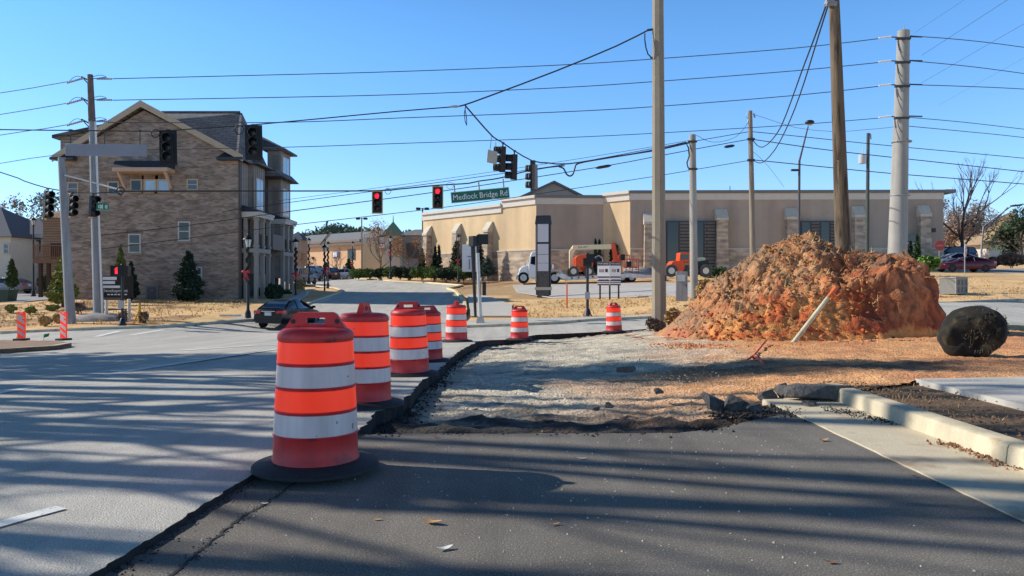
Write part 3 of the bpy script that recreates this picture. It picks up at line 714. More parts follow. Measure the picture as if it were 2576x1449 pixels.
wire('top power line running off the massive pale pole to the right edge', [(2290, 90), (2330, 93), (2420, 100), (2576, 119), (2900, 168)], 38, 46, .022, CABL, **PW)
wire('second power line running off the massive pale pole to the right edge', [(2290, 153), (2420, 165), (2576, 185), (2900, 232)], 38, 46, .022, CABL, **PW)
wire('third power line running off the massive pale pole to the right edge', [(2288, 213), (2420, 217), (2576, 224), (2900, 244)], 38, 46, .022, CABL, **PW)
wire('fourth power line running off the massive pale pole to the right edge', [(2284, 295), (2420, 307), (2576, 325), (2900, 364)], 38, 46, .019, CABL, **PW)
wire('fifth power line running off the massive pale pole to the right edge', [(2282, 317), (2420, 330), (2576, 346), (2900, 386)], 38, 46, .019, CABL, **PW)
wire('steep power line crossing the top right sky, leftmost of four', [(2301, 82), (2425, 0), (2560, -90)], 38, 22, .006, CABL, **PW)
wire('steep power line crossing the top right sky, second of four', [(2319, 139), (2534, 0), (2700, -106)], 38, 22, .009, CABL, **PW)
wire('steep power line crossing the top right sky, third of four', [(2319, 208), (2576, 60), (2760, -40)], 38, 22, .008, CABL, **PW)
wire('faint steep power line lowest of the four in the top right sky', [(2363, 263), (2576, 146), (2760, 46)], 38, 24, .004, CABL, **PW)
wire('upper black cable from the grey wooden pole to the right edge', [(1890, 331), (2000, 342), (2242, 367), (2576, 398), (2900, 432)], 45, 48, .022)
wire('middle black cable from the grey wooden pole to the right edge', [(1890, 350), (2000, 366), (2129, 383), (2576, 432), (2900, 470)], 45, 48, .026)
wire('lower black cable from the grey wooden pole to the right edge', [(1892, 402), (2104, 423), (2239, 436), (2576, 463), (2900, 492)], 45, 48, .026)
wire('upper cable from the grey wooden pole left to the townhouse', [(1886, 331), (1760, 353), (1640, 374), (1425, 413), (1073, 463), (700, 513), (560, 532)], 45, 49.5, .020)
wire('thin cable just above the other cables left of the slim concrete pole', [(1742, 352), (1636, 370), (1400, 408), (1073, 456), (700, 505)], 43, 49, .013)
wire('middle cable from the grey wooden pole left across the brick wall', [(1886, 350), (1760, 373), (1638, 396), (1497, 422), (1118, 480), (697, 536), (450, 570), (250, 592)], 45, 37.3, .022)
wire('lower cable from the grey wooden pole left across the brick wall', [(1888, 403), (1740, 428), (1638, 445), (1439, 475), (1121, 521), (728, 567), (500, 596), (255, 626)], 45, 37.3, .018)
wire('slack thin wire between the grey wooden pole and the massive pale pole', [(1896, 288), (1925, 297), (2002, 321), (2097, 331), (2180, 326), (2235, 321), (2250, 318)], 45, 38, .012)
wire('slack thin loop wire left of the grey wooden pole', [(1884, 300), (1876, 318), (1850, 345), (1810, 357), (1780, 355), (1758, 343), (1750, 341)], 45, 43, .012)
wire('left of the twin thick cables dropping from the wooden pole on the dirt pile', [(2080, 8), (2050, 92), (2016, 182), (1990, 255), (1965, 318), (1942, 352), (1920, 370), (1905, 366), (1894, 352)], 23.6, 45, .028)
wire('right of the twin thick cables dropping from the wooden pole on the dirt pile', [(2083, 14), (2056, 100), (2024, 204), (2000, 272), (1976, 328), (1950, 376), (1922, 407), (1906, 409), (1894, 403)], 23.6, 45, .026)
wire('thin guy wire from the grey wooden pole down to the roof', [(1893, 380), (1930, 415), (1972, 470)], 45, 62, .012)
SP = dict(group='signal span wires', name='span_wire', cat='span wire')
wire('span wire at the left edge carrying three dark signals', [(-300, 352), (0, 433), (60, 455), (118, 473), (170, 481), (240, 486), (300, 481)], 38, 34, .026, **SP)
wire('span wire carrying the two red signals and the green street name sign', [(300, 481), (600, 480.5), (935, 480), (1000, 476), (1060, 470), (1101, 466), (1145, 463.5), (1180, 461), (1205, 455.5), (1240, 451), (1270, 445), (1310, 434), (1340, 428), (1380, 421), (1420, 417)], 34, 42, .034, **SP)
wire('thick cable with a hanging drip loop left of the tall tan pole', [(1406, 419), (1418, 424), (1425, 438), (1434, 443), (1442, 437), (1447, 420), (1455, 411), (1500, 402), (1600, 386), (1660, 376), (1742, 357)], 42, 43, .045, **SP)
wire('span wire across the townhouse gable carrying the black backplate signals', [(-300, 318), (0, 326), (180, 328), (262, 329), (350, 330), (420, 329), (500, 323), (600, 317), (637, 314), (800, 299), (1000, 280), (1150, 268)], 28, 28, .022, **SP)
wire('thick span wire from the V shaped junction up to the tall tan pole', [(1150, 268), (1168, 264), (1230, 242), (1400, 178), (1550, 116), (1634, 74)], 28, 28.5, .028, **SP)
wire('span wire from the junction down past the tilted side signals to the slim pole', [(1170, 265), (1200, 300), (1240, 344), (1262, 357), (1292, 378), (1340, 405), (1380, 410), (1430, 412), (1550, 394), (1660, 374), (1742, 356)], 28, 43, .030, **SP)
def ring(label, px, py, Y, r, tr=.02, ph=0, gap=0):
    p = at(px, py, Y)
    b = MB(); b.tube([p + Vector((r * math.cos(a), .03 * math.sin(a * 2), r * math.sin(a))) for a in [ph + k * (2 * math.pi - gap) / 20 for k in range(21)]], tr, 6)
    return tag(b.build('cable_coil', CAB, None), label, 'cable coil', 'coiled slack cables')
ring('black coil of cable at the end of the white rod', 303, 480, 33.8, .16, .03)
ring('coil of cable left of the large black signal on the gable', 391, 336, 27.9, .15, .018)
ring('coil of cable left of the black signal above the roof edge', 602, 327, 27.9, .16, .02)
ring('small coil of cable right of the left red signal', 976, 481, 35.9, .14, .012)
ring('small coil of cable right of the right red signal', 1132, 467, 36.7, .16, .009)
b = MB(); b.tube([at(x, y, 28) for x, y in [(1172, 264), (1168, 285), (1170, 305), (1174, 316), (1174, 298), (1170, 276)]], .016, 6)
tag(b.build('cable_coil', CAB, None), 'narrow hanging loop of slack cable under the V shaped junction', 'cable coil', 'coiled slack cables')
for lab, a, b_, Y in [('black splice enclosure on the cable left of the grey wooden pole', (1822, 370), (1848, 366), 44.4), ('thick lashed splice on the cable left of the tall tan pole', (1498, 423), (1538, 416), 43)]:
    p, q = at(*a, Y), at(*b_, Y); o = MB().tube([p, p.lerp(q, .2), p.lerp(q, .8), q], [.03, .085, .085, .03], 8).build('cable_splice', CAB, None)
    tag(o, lab, 'cable splice', 'cable splices')
p = [at(1132, 268, 28), at(1156, 268, 28)]
tag(MB().tube([p[0], p[0].lerp(p[1], .3), p[0].lerp(p[1], .7), p[1]], [.02, .05, .05, .02], 8).build('span_insulator', INS, None), 'grey insulator at the V shaped junction of the span wires', 'insulator')
# ------------------------------------------------------------------ signals
SIGB = mat('signal_black', srgb(20, 21, 23), .5, .12, 6)
YEL = mat('yellow_border', srgb(205, 170, 84), .5, .12, 6)
LENS_OFF = mat('unlit_lens', srgb(38, 42, 44), .25, .15, 8)
LENS_RED = mat('lit_red_lens', srgb(255, 40, 50), .3, .05, 5, emit=(1, .02, .05), estr=1.6)
GLINT = mat('aluminium_trim', srgb(200, 204, 206), .3, .05, 5, metal=.7)
def make_signal(label, loc, rz, n=3, plate='black', lit=None, group=None, tilt=0, side=SIGB, scale=1.0):
    """faces -Y at rz 0; loc is the top hanging point"""
    t = thing('traffic_signal', label, 'traffic signal', loc, rz, group)
    t.rotation_euler = (0, tilt, rz); t.scale = (scale,) * 3
    S = .345; H = n * S; z0 = -.16 - H
    b = MB(); b.box((0, .02, z0 + H / 2), (.335, .22, H)); hs = b.build('housing', side, t, bevel=.02)
    b = MB(); b.tube([(0, .02, .0), (0, .02, -.17)], .03, 8); b.box((0, .02, -.02), (.14, .1, .06)); b.build('hanger', HARD, t)
    if plate:
        w, h = .62, H + .26
        MB().box((0, -.03, z0 + H / 2), (w, .012, h)).build('backplate', SIGB, t)
        if plate == 'yellow':
            b = MB(); c = z0 + H / 2; k = .055
            for s_ in (-1, 1):
                b.box((s_ * (w / 2 - k / 2), -.0385, c), (k, .004, h)); b.box((0, -.0385, c + s_ * (h / 2 - k / 2)), (w - 2 * k, .004, k))
            b.build('reflective_border', YEL, t)
    for i in range(n):
        zc = z0 + H - S * (i + .5)
        b = MB(); b.lathe([(.145, -.095), (.12, -.108), (.07, -.12), (0, -.126)], 24, (0, 0, zc), 'Y')
        b.build('red_lens' if i == lit else 'lens', LENS_RED if i == lit else LENS_OFF, t, label='glowing red top lens' if i == lit else None)
        b = MB(); ring_ = []                                     # tunnel visor, open at the bottom
        for y in (-.09, -.20, -.33):
            ring_.append([(.16 * math.cos(a), y, zc + .16 * math.sin(a)) for a in [R(-52) + k * R(284) / 16 for k in range(17)]])
        for r0_, r1_ in zip(ring_[:-1], ring_[1:]):
            for k in range(16): b.quad(r0_[k], r0_[k + 1], r1_[k + 1], r1_[k])
        v = b.build('visor', SIGB, t, fix=False)
        sm_ = v.modifiers.new('thick', 'SOLIDIFY'); sm_.thickness = .008
    return t
make_signal('red traffic signal with yellow bordered backplate, left of the pair over the street', at(949.5, 480, 36) + Vector((0, 0, .02)), R(0), 3, 'yellow', 0, 'lit red signals over the street', scale=.84)
make_signal('red traffic signal with yellow bordered backplate, right of the pair beside the green sign', at(1101.5, 468, 36.8) + Vector((0, 0, .02)), R(0), 3, 'yellow', 0, 'lit red signals over the street', scale=.86)
make_signal('unlit black backplate signal hanging in front of the townhouse gable', at(423, 326, 28), R(8), 3, 'black', None, 'black backplate signals', tilt=R(-1), scale=1.0)
make_signal('unlit black backplate signal hanging off the right edge of the townhouse roof', at(638, 313, 28), R(8), 3, 'black', None, 'black backplate signals', tilt=R(-1), scale=1.0)
YS = mat('signal_yellow', srgb(196, 158, 74), .5, .12, 6)
make_signal('tall four section dark signal at the far left seen from the side', at(122, 473, 35.6), R(62), 4, None, None, 'dark signals turned sideways at the left', tilt=R(3), scale=.92)
make_signal('three section dark signal between the two left poles seen from the side', at(182, 484, 35), R(62), 3, None, None, 'dark signals turned sideways at the left', tilt=R(3), scale=.92)
make_signal('three section dark signal in front of the rust topped pole seen from the side', at(237, 485, 34.5), R(62), 3, None, None, 'dark signals turned sideways at the left', tilt=R(3), scale=.92)
for px, py, Y, h in ((122, 473, 35.6, 1.54), (182, 484, 35, 1.2), (237, 485, 34.5, 1.2)):           # their yellow brackets
    t = [o for o in bpy.data.objects if o.get('category') == 'traffic signal' and (Vector(o.location) - at(px, py, Y)).length < .01][0]
    H = (4 if h > 1.3 else 3) * .345
    b = MB(); b.tube([(-.05, .06, -.08), (-.05, .2, -.08), (-.05, .2, -.2 - H), (-.05, .0, -.24 - H), (-.05, -.0, -.17 - H)], .035, 8); b.build('yellow_bracket', YS, t)
GR_S = mat('signal_grey_back', srgb(122, 116, 112), .6, .1, 4)
make_signal('left of the two tilted dark signals hanging side on under the V shaped wire', at(1264, 358, 30.5), R(-78), 3, None, None, 'tilted side on signals', tilt=R(10), scale=1.0)
make_signal('right of the two tilted dark signals hanging side on under the V shaped wire', at(1293, 378, 30.8), R(-78), 3, None, None, 'tilted side on signals', tilt=R(8), scale=1.0)
make_signal('grey backed signal facing away above the corner of the tan building', at(1342, 404, 32), R(-112), 3, 'black', None, 'tilted side on signals', tilt=R(2), side=GR_S, scale=1.0)

# street name sign, its letters raised a hair off the panel
GRN = mat('sign_green', srgb(18, 104, 84), .45, .06, 3)
WHT = mat('sign_white', srgb(236, 238, 236), .45, .04, 5)
ps = at(1208, 491, 38)
t = thing('street_name_sign', 'green street name sign reading Medlock Bridge Rd hanging from the span wire', 'street sign', ps); t.rotation_euler = (0, R(-5.3), R(0))
MB().box((0, 0, 0), (2.95, .03, .56)).build('panel', GRN, t, bevel=.008)
b = text_mb('Medlock Bridge Rd', .40, Matrix.Translation((0, -.02, -.015)) @ FACE, .003, .90); b.build('lettering', WHT, t, smooth=0, fix=False)
b = MB()
for s_ in (-1, 1): b.box((0, -.0165, s_ * .262), (2.92, .003, .018)); b.box((s_ * 1.455, -.0165, 0), (.018, .003, .51))
b.build('border_line', WHT, t)
for x in (-1.26, -.02, 1.22):
    b = MB(); b.tube([(x, 0, .28), (x, .0, .72)], .035, 8); b.build('hanger', STEEL, t)
# big sign seen from behind
ps = at(267, 377.5, 28)
t = thing('overhead_sign', 'long blank grey back of a sign hanging across the townhouse front', 'street sign', ps, R(3))
MB().box((0, 0, 0), (2.95, .025, .44)).build('panel', mat('sign_back_aluminium', srgb(150, 154, 166), .55, .06, 2), t, bevel=.01)
for px in (180, 263, 350):
    x = (px - 267) * 28 / F
    b = MB(); b.tube([(x, 0, .22), (x, 0, .73)], .022, 8); b.box((x, 0, .73), (.13, .05, .05)); b.build('hanger', HARD, t)
# little green sign by the pole
ps = at(258, 520.5, 34.3)
t = thing('street_name_sign', 'small pale green street sign hanging beside the rust topped pole', 'street sign', ps, R(20))
MB().box((0, 0, 0), (.50, .02, .33)).build('panel', GRN, t)
b = MB()
for x, w in ((-.15, .05), (-.09, .03), (-.05, .05), (.0, .04), (.12, .05), (.18, .04)):
    b.box((x, -.013, .01), (w, .004, .15 if w > .04 else .2))
b.box((0, -.013, -.14), (.48, .004, .02)); b.build('worn_letters', mat('pale_green_paint', srgb(190, 222, 208), .5, .1, 8), t)
b = MB(); b.tube([(.0, 0, .16), (.02, 0, .62)], .02, 6); b.build('hanger', STEEL, t)
# square grey sign by the tilted signals
ps = at(1238, 395, 29.5)
t = thing('hanging_sign', 'square grey sign back hanging left of the tilted signals', 'street sign', ps, R(35)); t.rotation_euler = (0, R(6), R(35))
MB().box((0, 0, 0), (.46, .02, .5)).build('panel', mat('sign_back_grey', srgb(172, 168, 156), .5, .08, 3), t)
for x in (-.13, .14):
    b = MB(); b.tube([(x, 0, .25), (x * .8, 0, .72 - x * .7)], .012, 6); b.build('hanger', HARD, t)

# ------------------------------------------------------------------ pedestrian signals
def ped_head(t, x, y, z, rz, lit=False, part='signal_head'):
    b = MB(); b.m = Matrix.Translation((x, y, z)) @ Matrix.Rotation(rz, 4, 'Z'); b.box((0, 0, 0), (.44, .22, .44)); b.box((0, -.2, .215), (.44, .2, .012)); b.box((-.214, -.2, 0), (.012, .2, .43)); b.box((.214, -.2, 0), (.012, .2, .43))
    h = b.build(part, SIGB, t)
    b = MB(); b.m = Matrix.Translation((x, y, z)) @ Matrix.Rotation(rz, 4, 'Z')
    if lit:                                                        # raised red hand
        b.box((-.0, -.125, -.06), (.12, .012, .14))
        for k, hgt in enumerate((.10, .14, .15, .12)): b.box((-.05 + k * .034, -.125, .01 + hgt / 2), (.024, .012, hgt))
        b.box((.085, -.125, -.02), (.024, .012, .11), ry=.5)
        b.build('red_hand', LENS_RED, h)
    else:
        b.box((0, -.114, 0), (.38, .006, .38)); b.build('dark_screen', LENS_OFF, h)
p0 = at(308, 820, 32.5)
t = thing('pedestrian_signal', 'black pedestrian signal showing a red hand on the left corner', 'pedestrian signal', p0)
b = MB(); b.lathe([(.17, -.1), (.17, .05), (.13, .14), (.09, .3), (.055, .34), (.05, 2.35)], 14); b.build('post', BLK, t)
ped_head(t, -.24, 0, 2.37, R(22), True); ped_head(t, .16, .05, 2.37, R(-80))
b = MB(); b.box((-.03, -.09, .93), (.20, .1, .33)); b.build('push_button_plate', mat('grey_plate', srgb(170, 172, 176), .5, .06, 5), t)
b = MB(); b.blob((0, 0, 2.62), .07, 2, 0); b.build('finial', BLK, t)
p0 = at(1208.5, 815, 33)
t = thing('pedestrian_signal', 'silver post with a black pedestrian signal head seen from behind at the street corner', 'pedestrian signal', p0)
b = MB(); b.tube([(0, 0, .3), (-.12, 0, 3.1)], [.085, .075], 14); b.build('post', mat('brushed_post', srgb(196, 194, 188), .45, .08, 5, metal=.3), t)
b = MB(); b.loft([[(-.19, -.19, -.1), (.19, -.19, -.1), (.19, .19, -.1), (-.19, .19, -.1)], [(-.18, -.18, .05), (.18, -.18, .05), (.18, .18, .05), (-.18, .18, .05)], [(-.12, -.12, .32), (.12, -.12, .32), (.12, .12, .32), (-.12, .12, .32)]]); b.build('pedestal_base', CONC2, t)
ped_head(t, .12, 0, 3.7, R(180)); ped_head(t, -.32, .05, 3.62, R(120))
b = MB(); b.tube([(-.12, 0, 3.1), (-.12, 0, 3.9)], .05, 8); b.build('mounting_post', BLK, t)
b = MB(); b.box((.17, -.02, 1.55), (.16, .16, .6)); b.build('push_button_box', BLK, t)
b = MB(); b.tube([(-.33, .1, 3.4), (-.28, .1, 1.8), (-.22, .1, .3)], [.1, .075, .06], 8); b.build('black_conduit', BLK, t)
p0 = at(1478, 795, 40)
t = thing('pedestrian_signal', 'dark pedestrian signal pole with a grey button plate on the dry lawn', 'pedestrian signal', p0)
b = MB(); b.lathe([(.24, -.1), (.24, .04), (.2, .1), (.14, .32), (.075, .4), (.07, 3.2)], 14); b.build('post', mat('dark_maroon_post', srgb(46, 38, 46), .5, .1, 5), t)
ped_head(t, 0, 0, 2.85, R(170)); ped_head(t, .05, -.12, 3.05, R(80))
b = MB(); b.blob((0, 0, 3.24), .1, 2, 0); b.build('finial', BLK, t)
b = MB(); b.box((-.02, -.1, 1.08), (.26, .1, .38)); b.build('push_button_plate', MATS['grey_plate'], t)

# ------------------------------------------------------------------ lamp posts with garlands and bows
GARL = mat('evergreen_garland', srgb(30, 34, 28), .9, .4, 20)
BOW = mat('red_ribbon', srgb(196, 40, 52), .55, .12, 8)
LGL = mat('frosted_lamp_glass', srgb(206, 208, 206), .3, .05, 5)
LP = mat('lamp_post_black', srgb(22, 25, 27), .45, .12, 5)
def bow_mb(c, s=.3):
    b = MB()
    for sx in (-1, 1):
        b.blob((c[0] + sx * s * .6, c[1] - .02, c[2] + s * .15), s * .5, 2, .15, sq=(1, .45, .7), seed=sx + 2)
        b.add([(c[0], c[1] - .03, c[2]), (c[0] + sx * s * .28, c[1] - .05, c[2] - s * 1.9), (c[0] + sx * s * .75, c[1] - .04, c[2] - s * 1.7), (c[0] + sx * .12 * s, c[1] - .03, c[2])], [(0, 1, 2, 3)])
    b.blob((c[0], c[1] - .06, c[2] + .02), s * .25, 1, .1)
    return b
def make_lamp(label, loc, h, garland=(.42, .92), bow=.62, rz=0):
    t = thing('lamp_post', label, 'lamp post', loc, rz, 'garlanded lamp posts')
    b = MB(); b.lathe([(.2, -.1), (.2, .08), (.16, .14), (.14, .3), (.15, .34), (.1, .5), (.075, .56), (.055, h - .75), (.09, h - .72), (.1, h - .68), (.05, h - .62)], 14)
    b.build('post', LP, t)
    b = MB(); b.lathe([(.1, h - .62), (.17, h - .25), (.17, h - .23)], 8); b.build('lantern_glass', LGL, t)
    b = MB(); b.lathe([(.27, h - .25), (.25, h - .21), (.12, h - .08), (.05, h - .04), (.03, h + .06), (0, h + .09)], 8)
    for k in range(4):
        a = k * math.pi / 2 + .4; b.tube([(.1 * math.cos(a), .1 * math.sin(a), h - .62), (.175 * math.cos(a), .175 * math.sin(a), h - .24)], .012, 4)
    b.build('lantern_cap', LP, t)
    if garland:
        b = MB(); z0, z1 = garland[0] * h, min(garland[1] * h, h - .72); n = 46; rr = random.Random(5)
        pts = [(.055 * math.cos(k * .5), .055 * math.sin(k * .5), z0 + (z1 - z0) * k / n) for k in range(n + 1)]
        b.tube(pts, [.06 + .05 * rr.random() for _ in pts], 7); b.build('garland', GARL, t)
    if bow:
        bow_mb((-.05, -.12, bow * h), .21).build('red_bow', BOW, t, fix=False)
    return t
def lamp_at(label, px, top, bot, Y, **k):
    p = at(px, bot, Y); h = (bot - top) * Y / F - .05
    make_lamp(label, p, h, **k)
lamp_at('garlanded lamp post nearest the townhouse porch corner behind the black sedan', 624, 588, 806, 38, bow=.56)
lamp_at('lamp post with large red bow by the townhouse sidewalk, second from the left', 744, 598, 760, 53, bow=.44, garland=(.5, .9))
lamp_at('slim lamp post with dark garland behind the second one', 777, 597, 712, 78, bow=0, garland=(.3, .9))
lamp_at('lamp post carrying a tilted panel on the grass tip of the side street', 816.5, 614, 748, 64, bow=.5)
lamp_at('lamp post immediately right of the tilted panel post', 825, 606, 724, 74, bow=.42)
lamp_at('small far lamp post in front of the shopping block window', 887, 606, 700, 96, bow=.38, garland=(.3, .7))
lamp_at('lamp post with a small red bow between the bare orange trees', 982, 592, 700, 84, bow=.6, garland=(.42, .9))
lamp_at('lamp post between the hedge and the white notice sign', 1153, 589, 709, 77, bow=.45, garland=(.45, .85))
lamp_at('plain lamp post in front of the grey roofed house at the far left', 84, 545, 745, 62, bow=0, garland=None)
lamp_at('thin garlanded lamp post at the far left parking lot', 58, 590, 728, 78, bow=0, garland=(.25, .55))
p = at(818, 614, 64)
t = thing('solar_panel', 'tilted dark solar panel held above the lamp post on the grass tip', 'solar panel', p)
b = MB(); b.box((.05, 0, .45), (1.35, .75, .05), ry=R(-52), rz=0); b.build('panel', mat('solar_cells', srgb(40, 52, 56), .25, .1, 6, spec=.6), t)
b = MB(); b.tube([(-.05, 0, -.2), (.03, 0, .42)], .04, 6); b.build('bracket', BLK, t)

# parking lot lights
for lab, px, top, bot, Y in (('tall twin headed parking lot light over the far shopping block', 910, 548, 692, 118), ('tall twin headed parking lot light at the left corner of the tan building', 1063, 523, 690, 104)):
    p = at(px, bot, Y); s = Y / F; t = thing('parking_light', lab, 'parking light', p, 0, 'twin headed parking lights')
    h = (bot - top) * s
    b = MB(); b.tube([(0, 0, -.2), (0, 0, h)], [.13, .09], 10); b.build('pole', mat('parking_pole', srgb(120, 112, 100), .6, .1, 3), t)
    b = MB(); b.tube([(-.45, 0, h - .1), (.45, 0, h - .1)], .05, 6); b.build('crossarm', BLK, t)
    for sx in (-1, 1):
        b = MB(); b.box((sx * .6, 0, h - .12), (.55, .5, .32)); b.build('lamp_head', BLK, t)
# ------------------------------------------------------------------ brick townhouse
BRICK = brick_mat('grey_brown_brick', srgb(160, 142, 126), srgb(106, 92, 82), srgb(148, 134, 120), 1, .30, .10, .012, .36, 'XZ', bias=-.15)
BRICKY = brick_mat('grey_brown_brick_side', srgb(160, 142, 126), srgb(106, 92, 82), srgb(148, 134, 120), 1, .30, .10, .012, .36, 'YZ', bias=-.15)
TRIM = mat('beige_trim', srgb(182, 164, 138), .7, .08, 3)
TRIMW = mat('pale_trim', srgb(192, 188, 180), .65, .08, 3)
SHING = brick_mat('grey_shingles', srgb(118, 116, 116), srgb(92, 90, 92), srgb(60, 58, 60), 1, .6, .22, .02, .2, 'XZ', bump=.4)
SHINGY = brick_mat('grey_shingles_side', srgb(118, 116, 116), srgb(92, 90, 92), srgb(60, 58, 60), 1, .6, .22, .02, .2, 'YZ', bump=.4)
SIDE = brick_mat('batten_siding', srgb(150, 142, 134), srgb(140, 132, 124), srgb(84, 78, 74), 1, .42, 40, .045, .1, 'YZ')
SIDX = brick_mat('lap_siding', srgb(150, 138, 126), srgb(144, 132, 120), srgb(98, 90, 82), 1, 40, .2, .025, .1, 'XZ')
SIDB = brick_mat('brown_lap_siding', srgb(150, 122, 98), srgb(142, 114, 90), srgb(98, 78, 62), 1, 40, .2, .025, .1, 'XZ')
GLASS = mat('window_glass', srgb(70, 84, 96), .08, .25, .7, spec=.8)
GLASSD = mat('dark_window_glass', srgb(26, 30, 36), .1, .3, .8, spec=.7)
GLASSB = mat('sky_painted_glass', srgb(150, 186, 210), .08, .2, .8, spec=.8)  # the sky's reflection is painted in as a pale blue base colour
METROOF = mat('dark_metal_roof', srgb(52, 54, 60), .5, .12, 3)
PORCHW = mat('porch_column_paint', srgb(150, 145, 138), .65, .1, 3)
DKIN = mat('shaded_recess', srgb(62, 58, 56), .85, .15, 2)  # dark tone that paints shade into the recess and porch backs

def wwin(root, px0, py0, px1, py1, Y, glass=GLASSD, tm=TRIMW, fr=.09, sash=True, cols=1, name='window'):
    """a window in a wall that faces the camera at depth Y, from its measured corners"""
    a = at(px0, py1, Y); c = at(px1, py0, Y); x0, z0, x1, z1 = a.x, a.z, c.x, c.z
    b = MB(); y = Y - .05
    b.bx((x0, y, z0), (x0 + fr, y + .1, z1)); b.bx((x1 - fr, y, z0), (x1, y + .1, z1))
    b.bx((x0 + fr, y, z1 - fr), (x1 - fr, y + .1, z1)); b.bx((x0 + fr, y - .03, z0), (x1 - fr, y + .1, z0 + fr))
    zm = (z0 + z1) / 2
    if sash: b.bx((x0 + fr, y + .005, zm - fr * .35), (x1 - fr, y + .08, zm + fr * .35))
    for k in range(1, cols):
        xm = x0 + (x1 - x0) * k / cols; b.bx((xm - fr * .6, y + .01, z0 + fr), (xm + fr * .6, y + .08, z1 - fr))
    w = b.build(name, tm, root, W=True)
    b = MB(); b.quad((x0 + fr, y + .03, z0 + fr), (x1 - fr, y + .03, z0 + fr), (x1 - fr, y + .03, z1 - fr), (x0 + fr, y + .03, z1 - fr)); b.build('pane', glass, w, fix=False)
    if root.name.startswith('townhouse'):
        b = MB(); b.bx((x0 - .1, y - .09, z0 - .12), (x1 + .1, y + .045, z0 - .01)); b.build('sill', CAPSILL, w, smooth=0)
        b = MB(); b.bx((x0 - .12, y + .01, z1 + .005), (x1 + .12, y + .045, z1 + .24)); b.build('lintel', LINT, w, smooth=0)
    return w
CAPSILL = mat('cast_sill', srgb(150, 136, 120), .8, .12, 4); LINT = brick_mat('soldier_bricks', srgb(130, 112, 98), srgb(92, 78, 68), srgb(148, 134, 120), 1, .1, .5, .012, .2, 'XZ')

hb = at(375, 752, 50)
th = thing('townhouse', 'three storey grey brown brick townhouse with a gable end facing the street', 'townhouse', hb)
XL, XR, YF, YB = -29.75, -18.1, 50.0, 58.4
zg = hb.z - .6; ze = at(600, 396, 50).z; zp = at(362, 268, 50).z; xp = at(362, 268, 50).x
b = MB(); b.add([(XL, YF, zg), (XR, YF, zg), (XR, YF, ze), (xp, YF, zp - .25), (XL, YF, ze)], [(0, 1, 2, 3, 4)]); b.add([(XL, YF, zg), (XL, YF, ze), (XL, YB, ze), (XL, YB, zg)], [(0, 1, 2, 3)])
b.build('brick_wall', BRICK, th, W=True, smooth=0)
# gable roof running back, with overhang and rake boards
ov = .45; tk = .22
def rafters(xe, zeave, xpk, zpk, y0, y1):
    b = MB(); d = Vector((xpk - xe, 0, zpk - zeave)).normalized(); xe2 = xe - d.x * ov; ze2 = zeave - d.z * ov
    b.loft([[(xe2, y, ze2), (xpk, y, zpk), (xpk, y, zpk + tk), (xe2, y, ze2 + tk)] for y in (y0, y1)]); return b
b = rafters(XR, ze, xp, zp, YF - .45, YB); b2 = rafters(XL, ze, xp, zp, YF - .45, YB); b.add(b2.v, b2.f); rf = b.build('roof', SHINGY, th, W=True, smooth=0)
b = MB()
for xe in (XL, XR):
    d = Vector((xp - xe, 0, zp - ze)).normalized(); a = (xe - d.x * .5, ze - d.z * .5 + .02); s_ = 1
    b.loft([[(a[0], YF - .5, a[1] - .12), (xp, YF - .5, zp - .12), (xp, YF - .5, zp + .3), (a[0], YF - .5, a[1] + .3)], [(a[0], YF - .42, a[1] - .12), (xp, YF - .42, zp - .12), (xp, YF - .42, zp + .3), (a[0], YF - .42, a[1] + .3)]])
b.build('rake_board', TRIM, rf, smooth=0)
# cross roof behind, its ridge level and running right
z2 = at(500, 281, 55).z
b = MB(); b.add([(xp + 1.2, YF + .6, ze + 2.6), (XR - .3, YF + .35, ze + .25), (-20.0, 55.5, z2 - .0), (-25.6, 55.5, z2)], [(0, 1, 2, 3)])
b.add([(-20.0, 55.5, z2), (-25.6, 55.5, z2), (-25.6, 61, ze), (-19.4, 61, ze)], [(0, 1, 2, 3)])
b.add([(XR - .3, YF + .35, ze + .25), (-20.0, 55.5, z2), (-19.4, 61, ze)], [(0, 1, 2)])
o = b.build('cross_roof', SHING, th, W=True, smooth=0); md = o.modifiers.new('thick', 'SOLIDIFY'); md.thickness = .15
b = MB(); b.tube([(-25.7, 55.4, z2 + .06), (-19.95, 55.4, z2 + .06)], .09, 6); b.build('ridge_cap', SHING, th, W=True)
# left upper side block with low roof
a = at(152, 347, 52); c = at(255, 322, 52)
b = MB(); b.add([(a.x, 52, ze - .6), (a.x + 4.5, 52, ze - .6), (c.x, 52, c.z), (a.x, 52, a.z)], [(0, 1, 2, 3)]); b.add([(a.x, 52, ze - .6), (a.x, 52, a.z), (a.x, 58, a.z), (a.x, 58, ze - .6)], [(0, 1, 2, 3)])
b.build('side_dormer', SIDX, th, W=True, smooth=0)
b = MB(); b.loft([[(a.x - .35, y, a.z - .08), (c.x + .3, y, c.z), (c.x + .3, y, c.z + .2), (a.x - .35, y, a.z + .14)] for y in (51.6, 58)]); b.build('dormer_roof', SHINGY, th, W=True, smooth=0)
# eave returns
for x0, x1 in ((at(546, 400, 49.6).x, XR + .45), (XL - .55, at(186, 400, 49.6).x)):
    zr = at(0, 402, 49.6).z; b = MB()
    b.bx((x0, 49.45, zr), (x1, 50.0, zr + .14)); b.loft([[(x0, 49.45, zr + .14), (x1, 49.45, zr + .14), (x1, 50, zr + .14), (x0, 50, zr + .14)], [(x0 + .35, 49.98, zr + .55), (x1 - .35, 49.98, zr + .55), (x1 - .35, 50.0, zr + .55), (x0 + .35, 50.0, zr + .55)]])
    b.build('eave_return', METROOF, th, W=True, smooth=0)
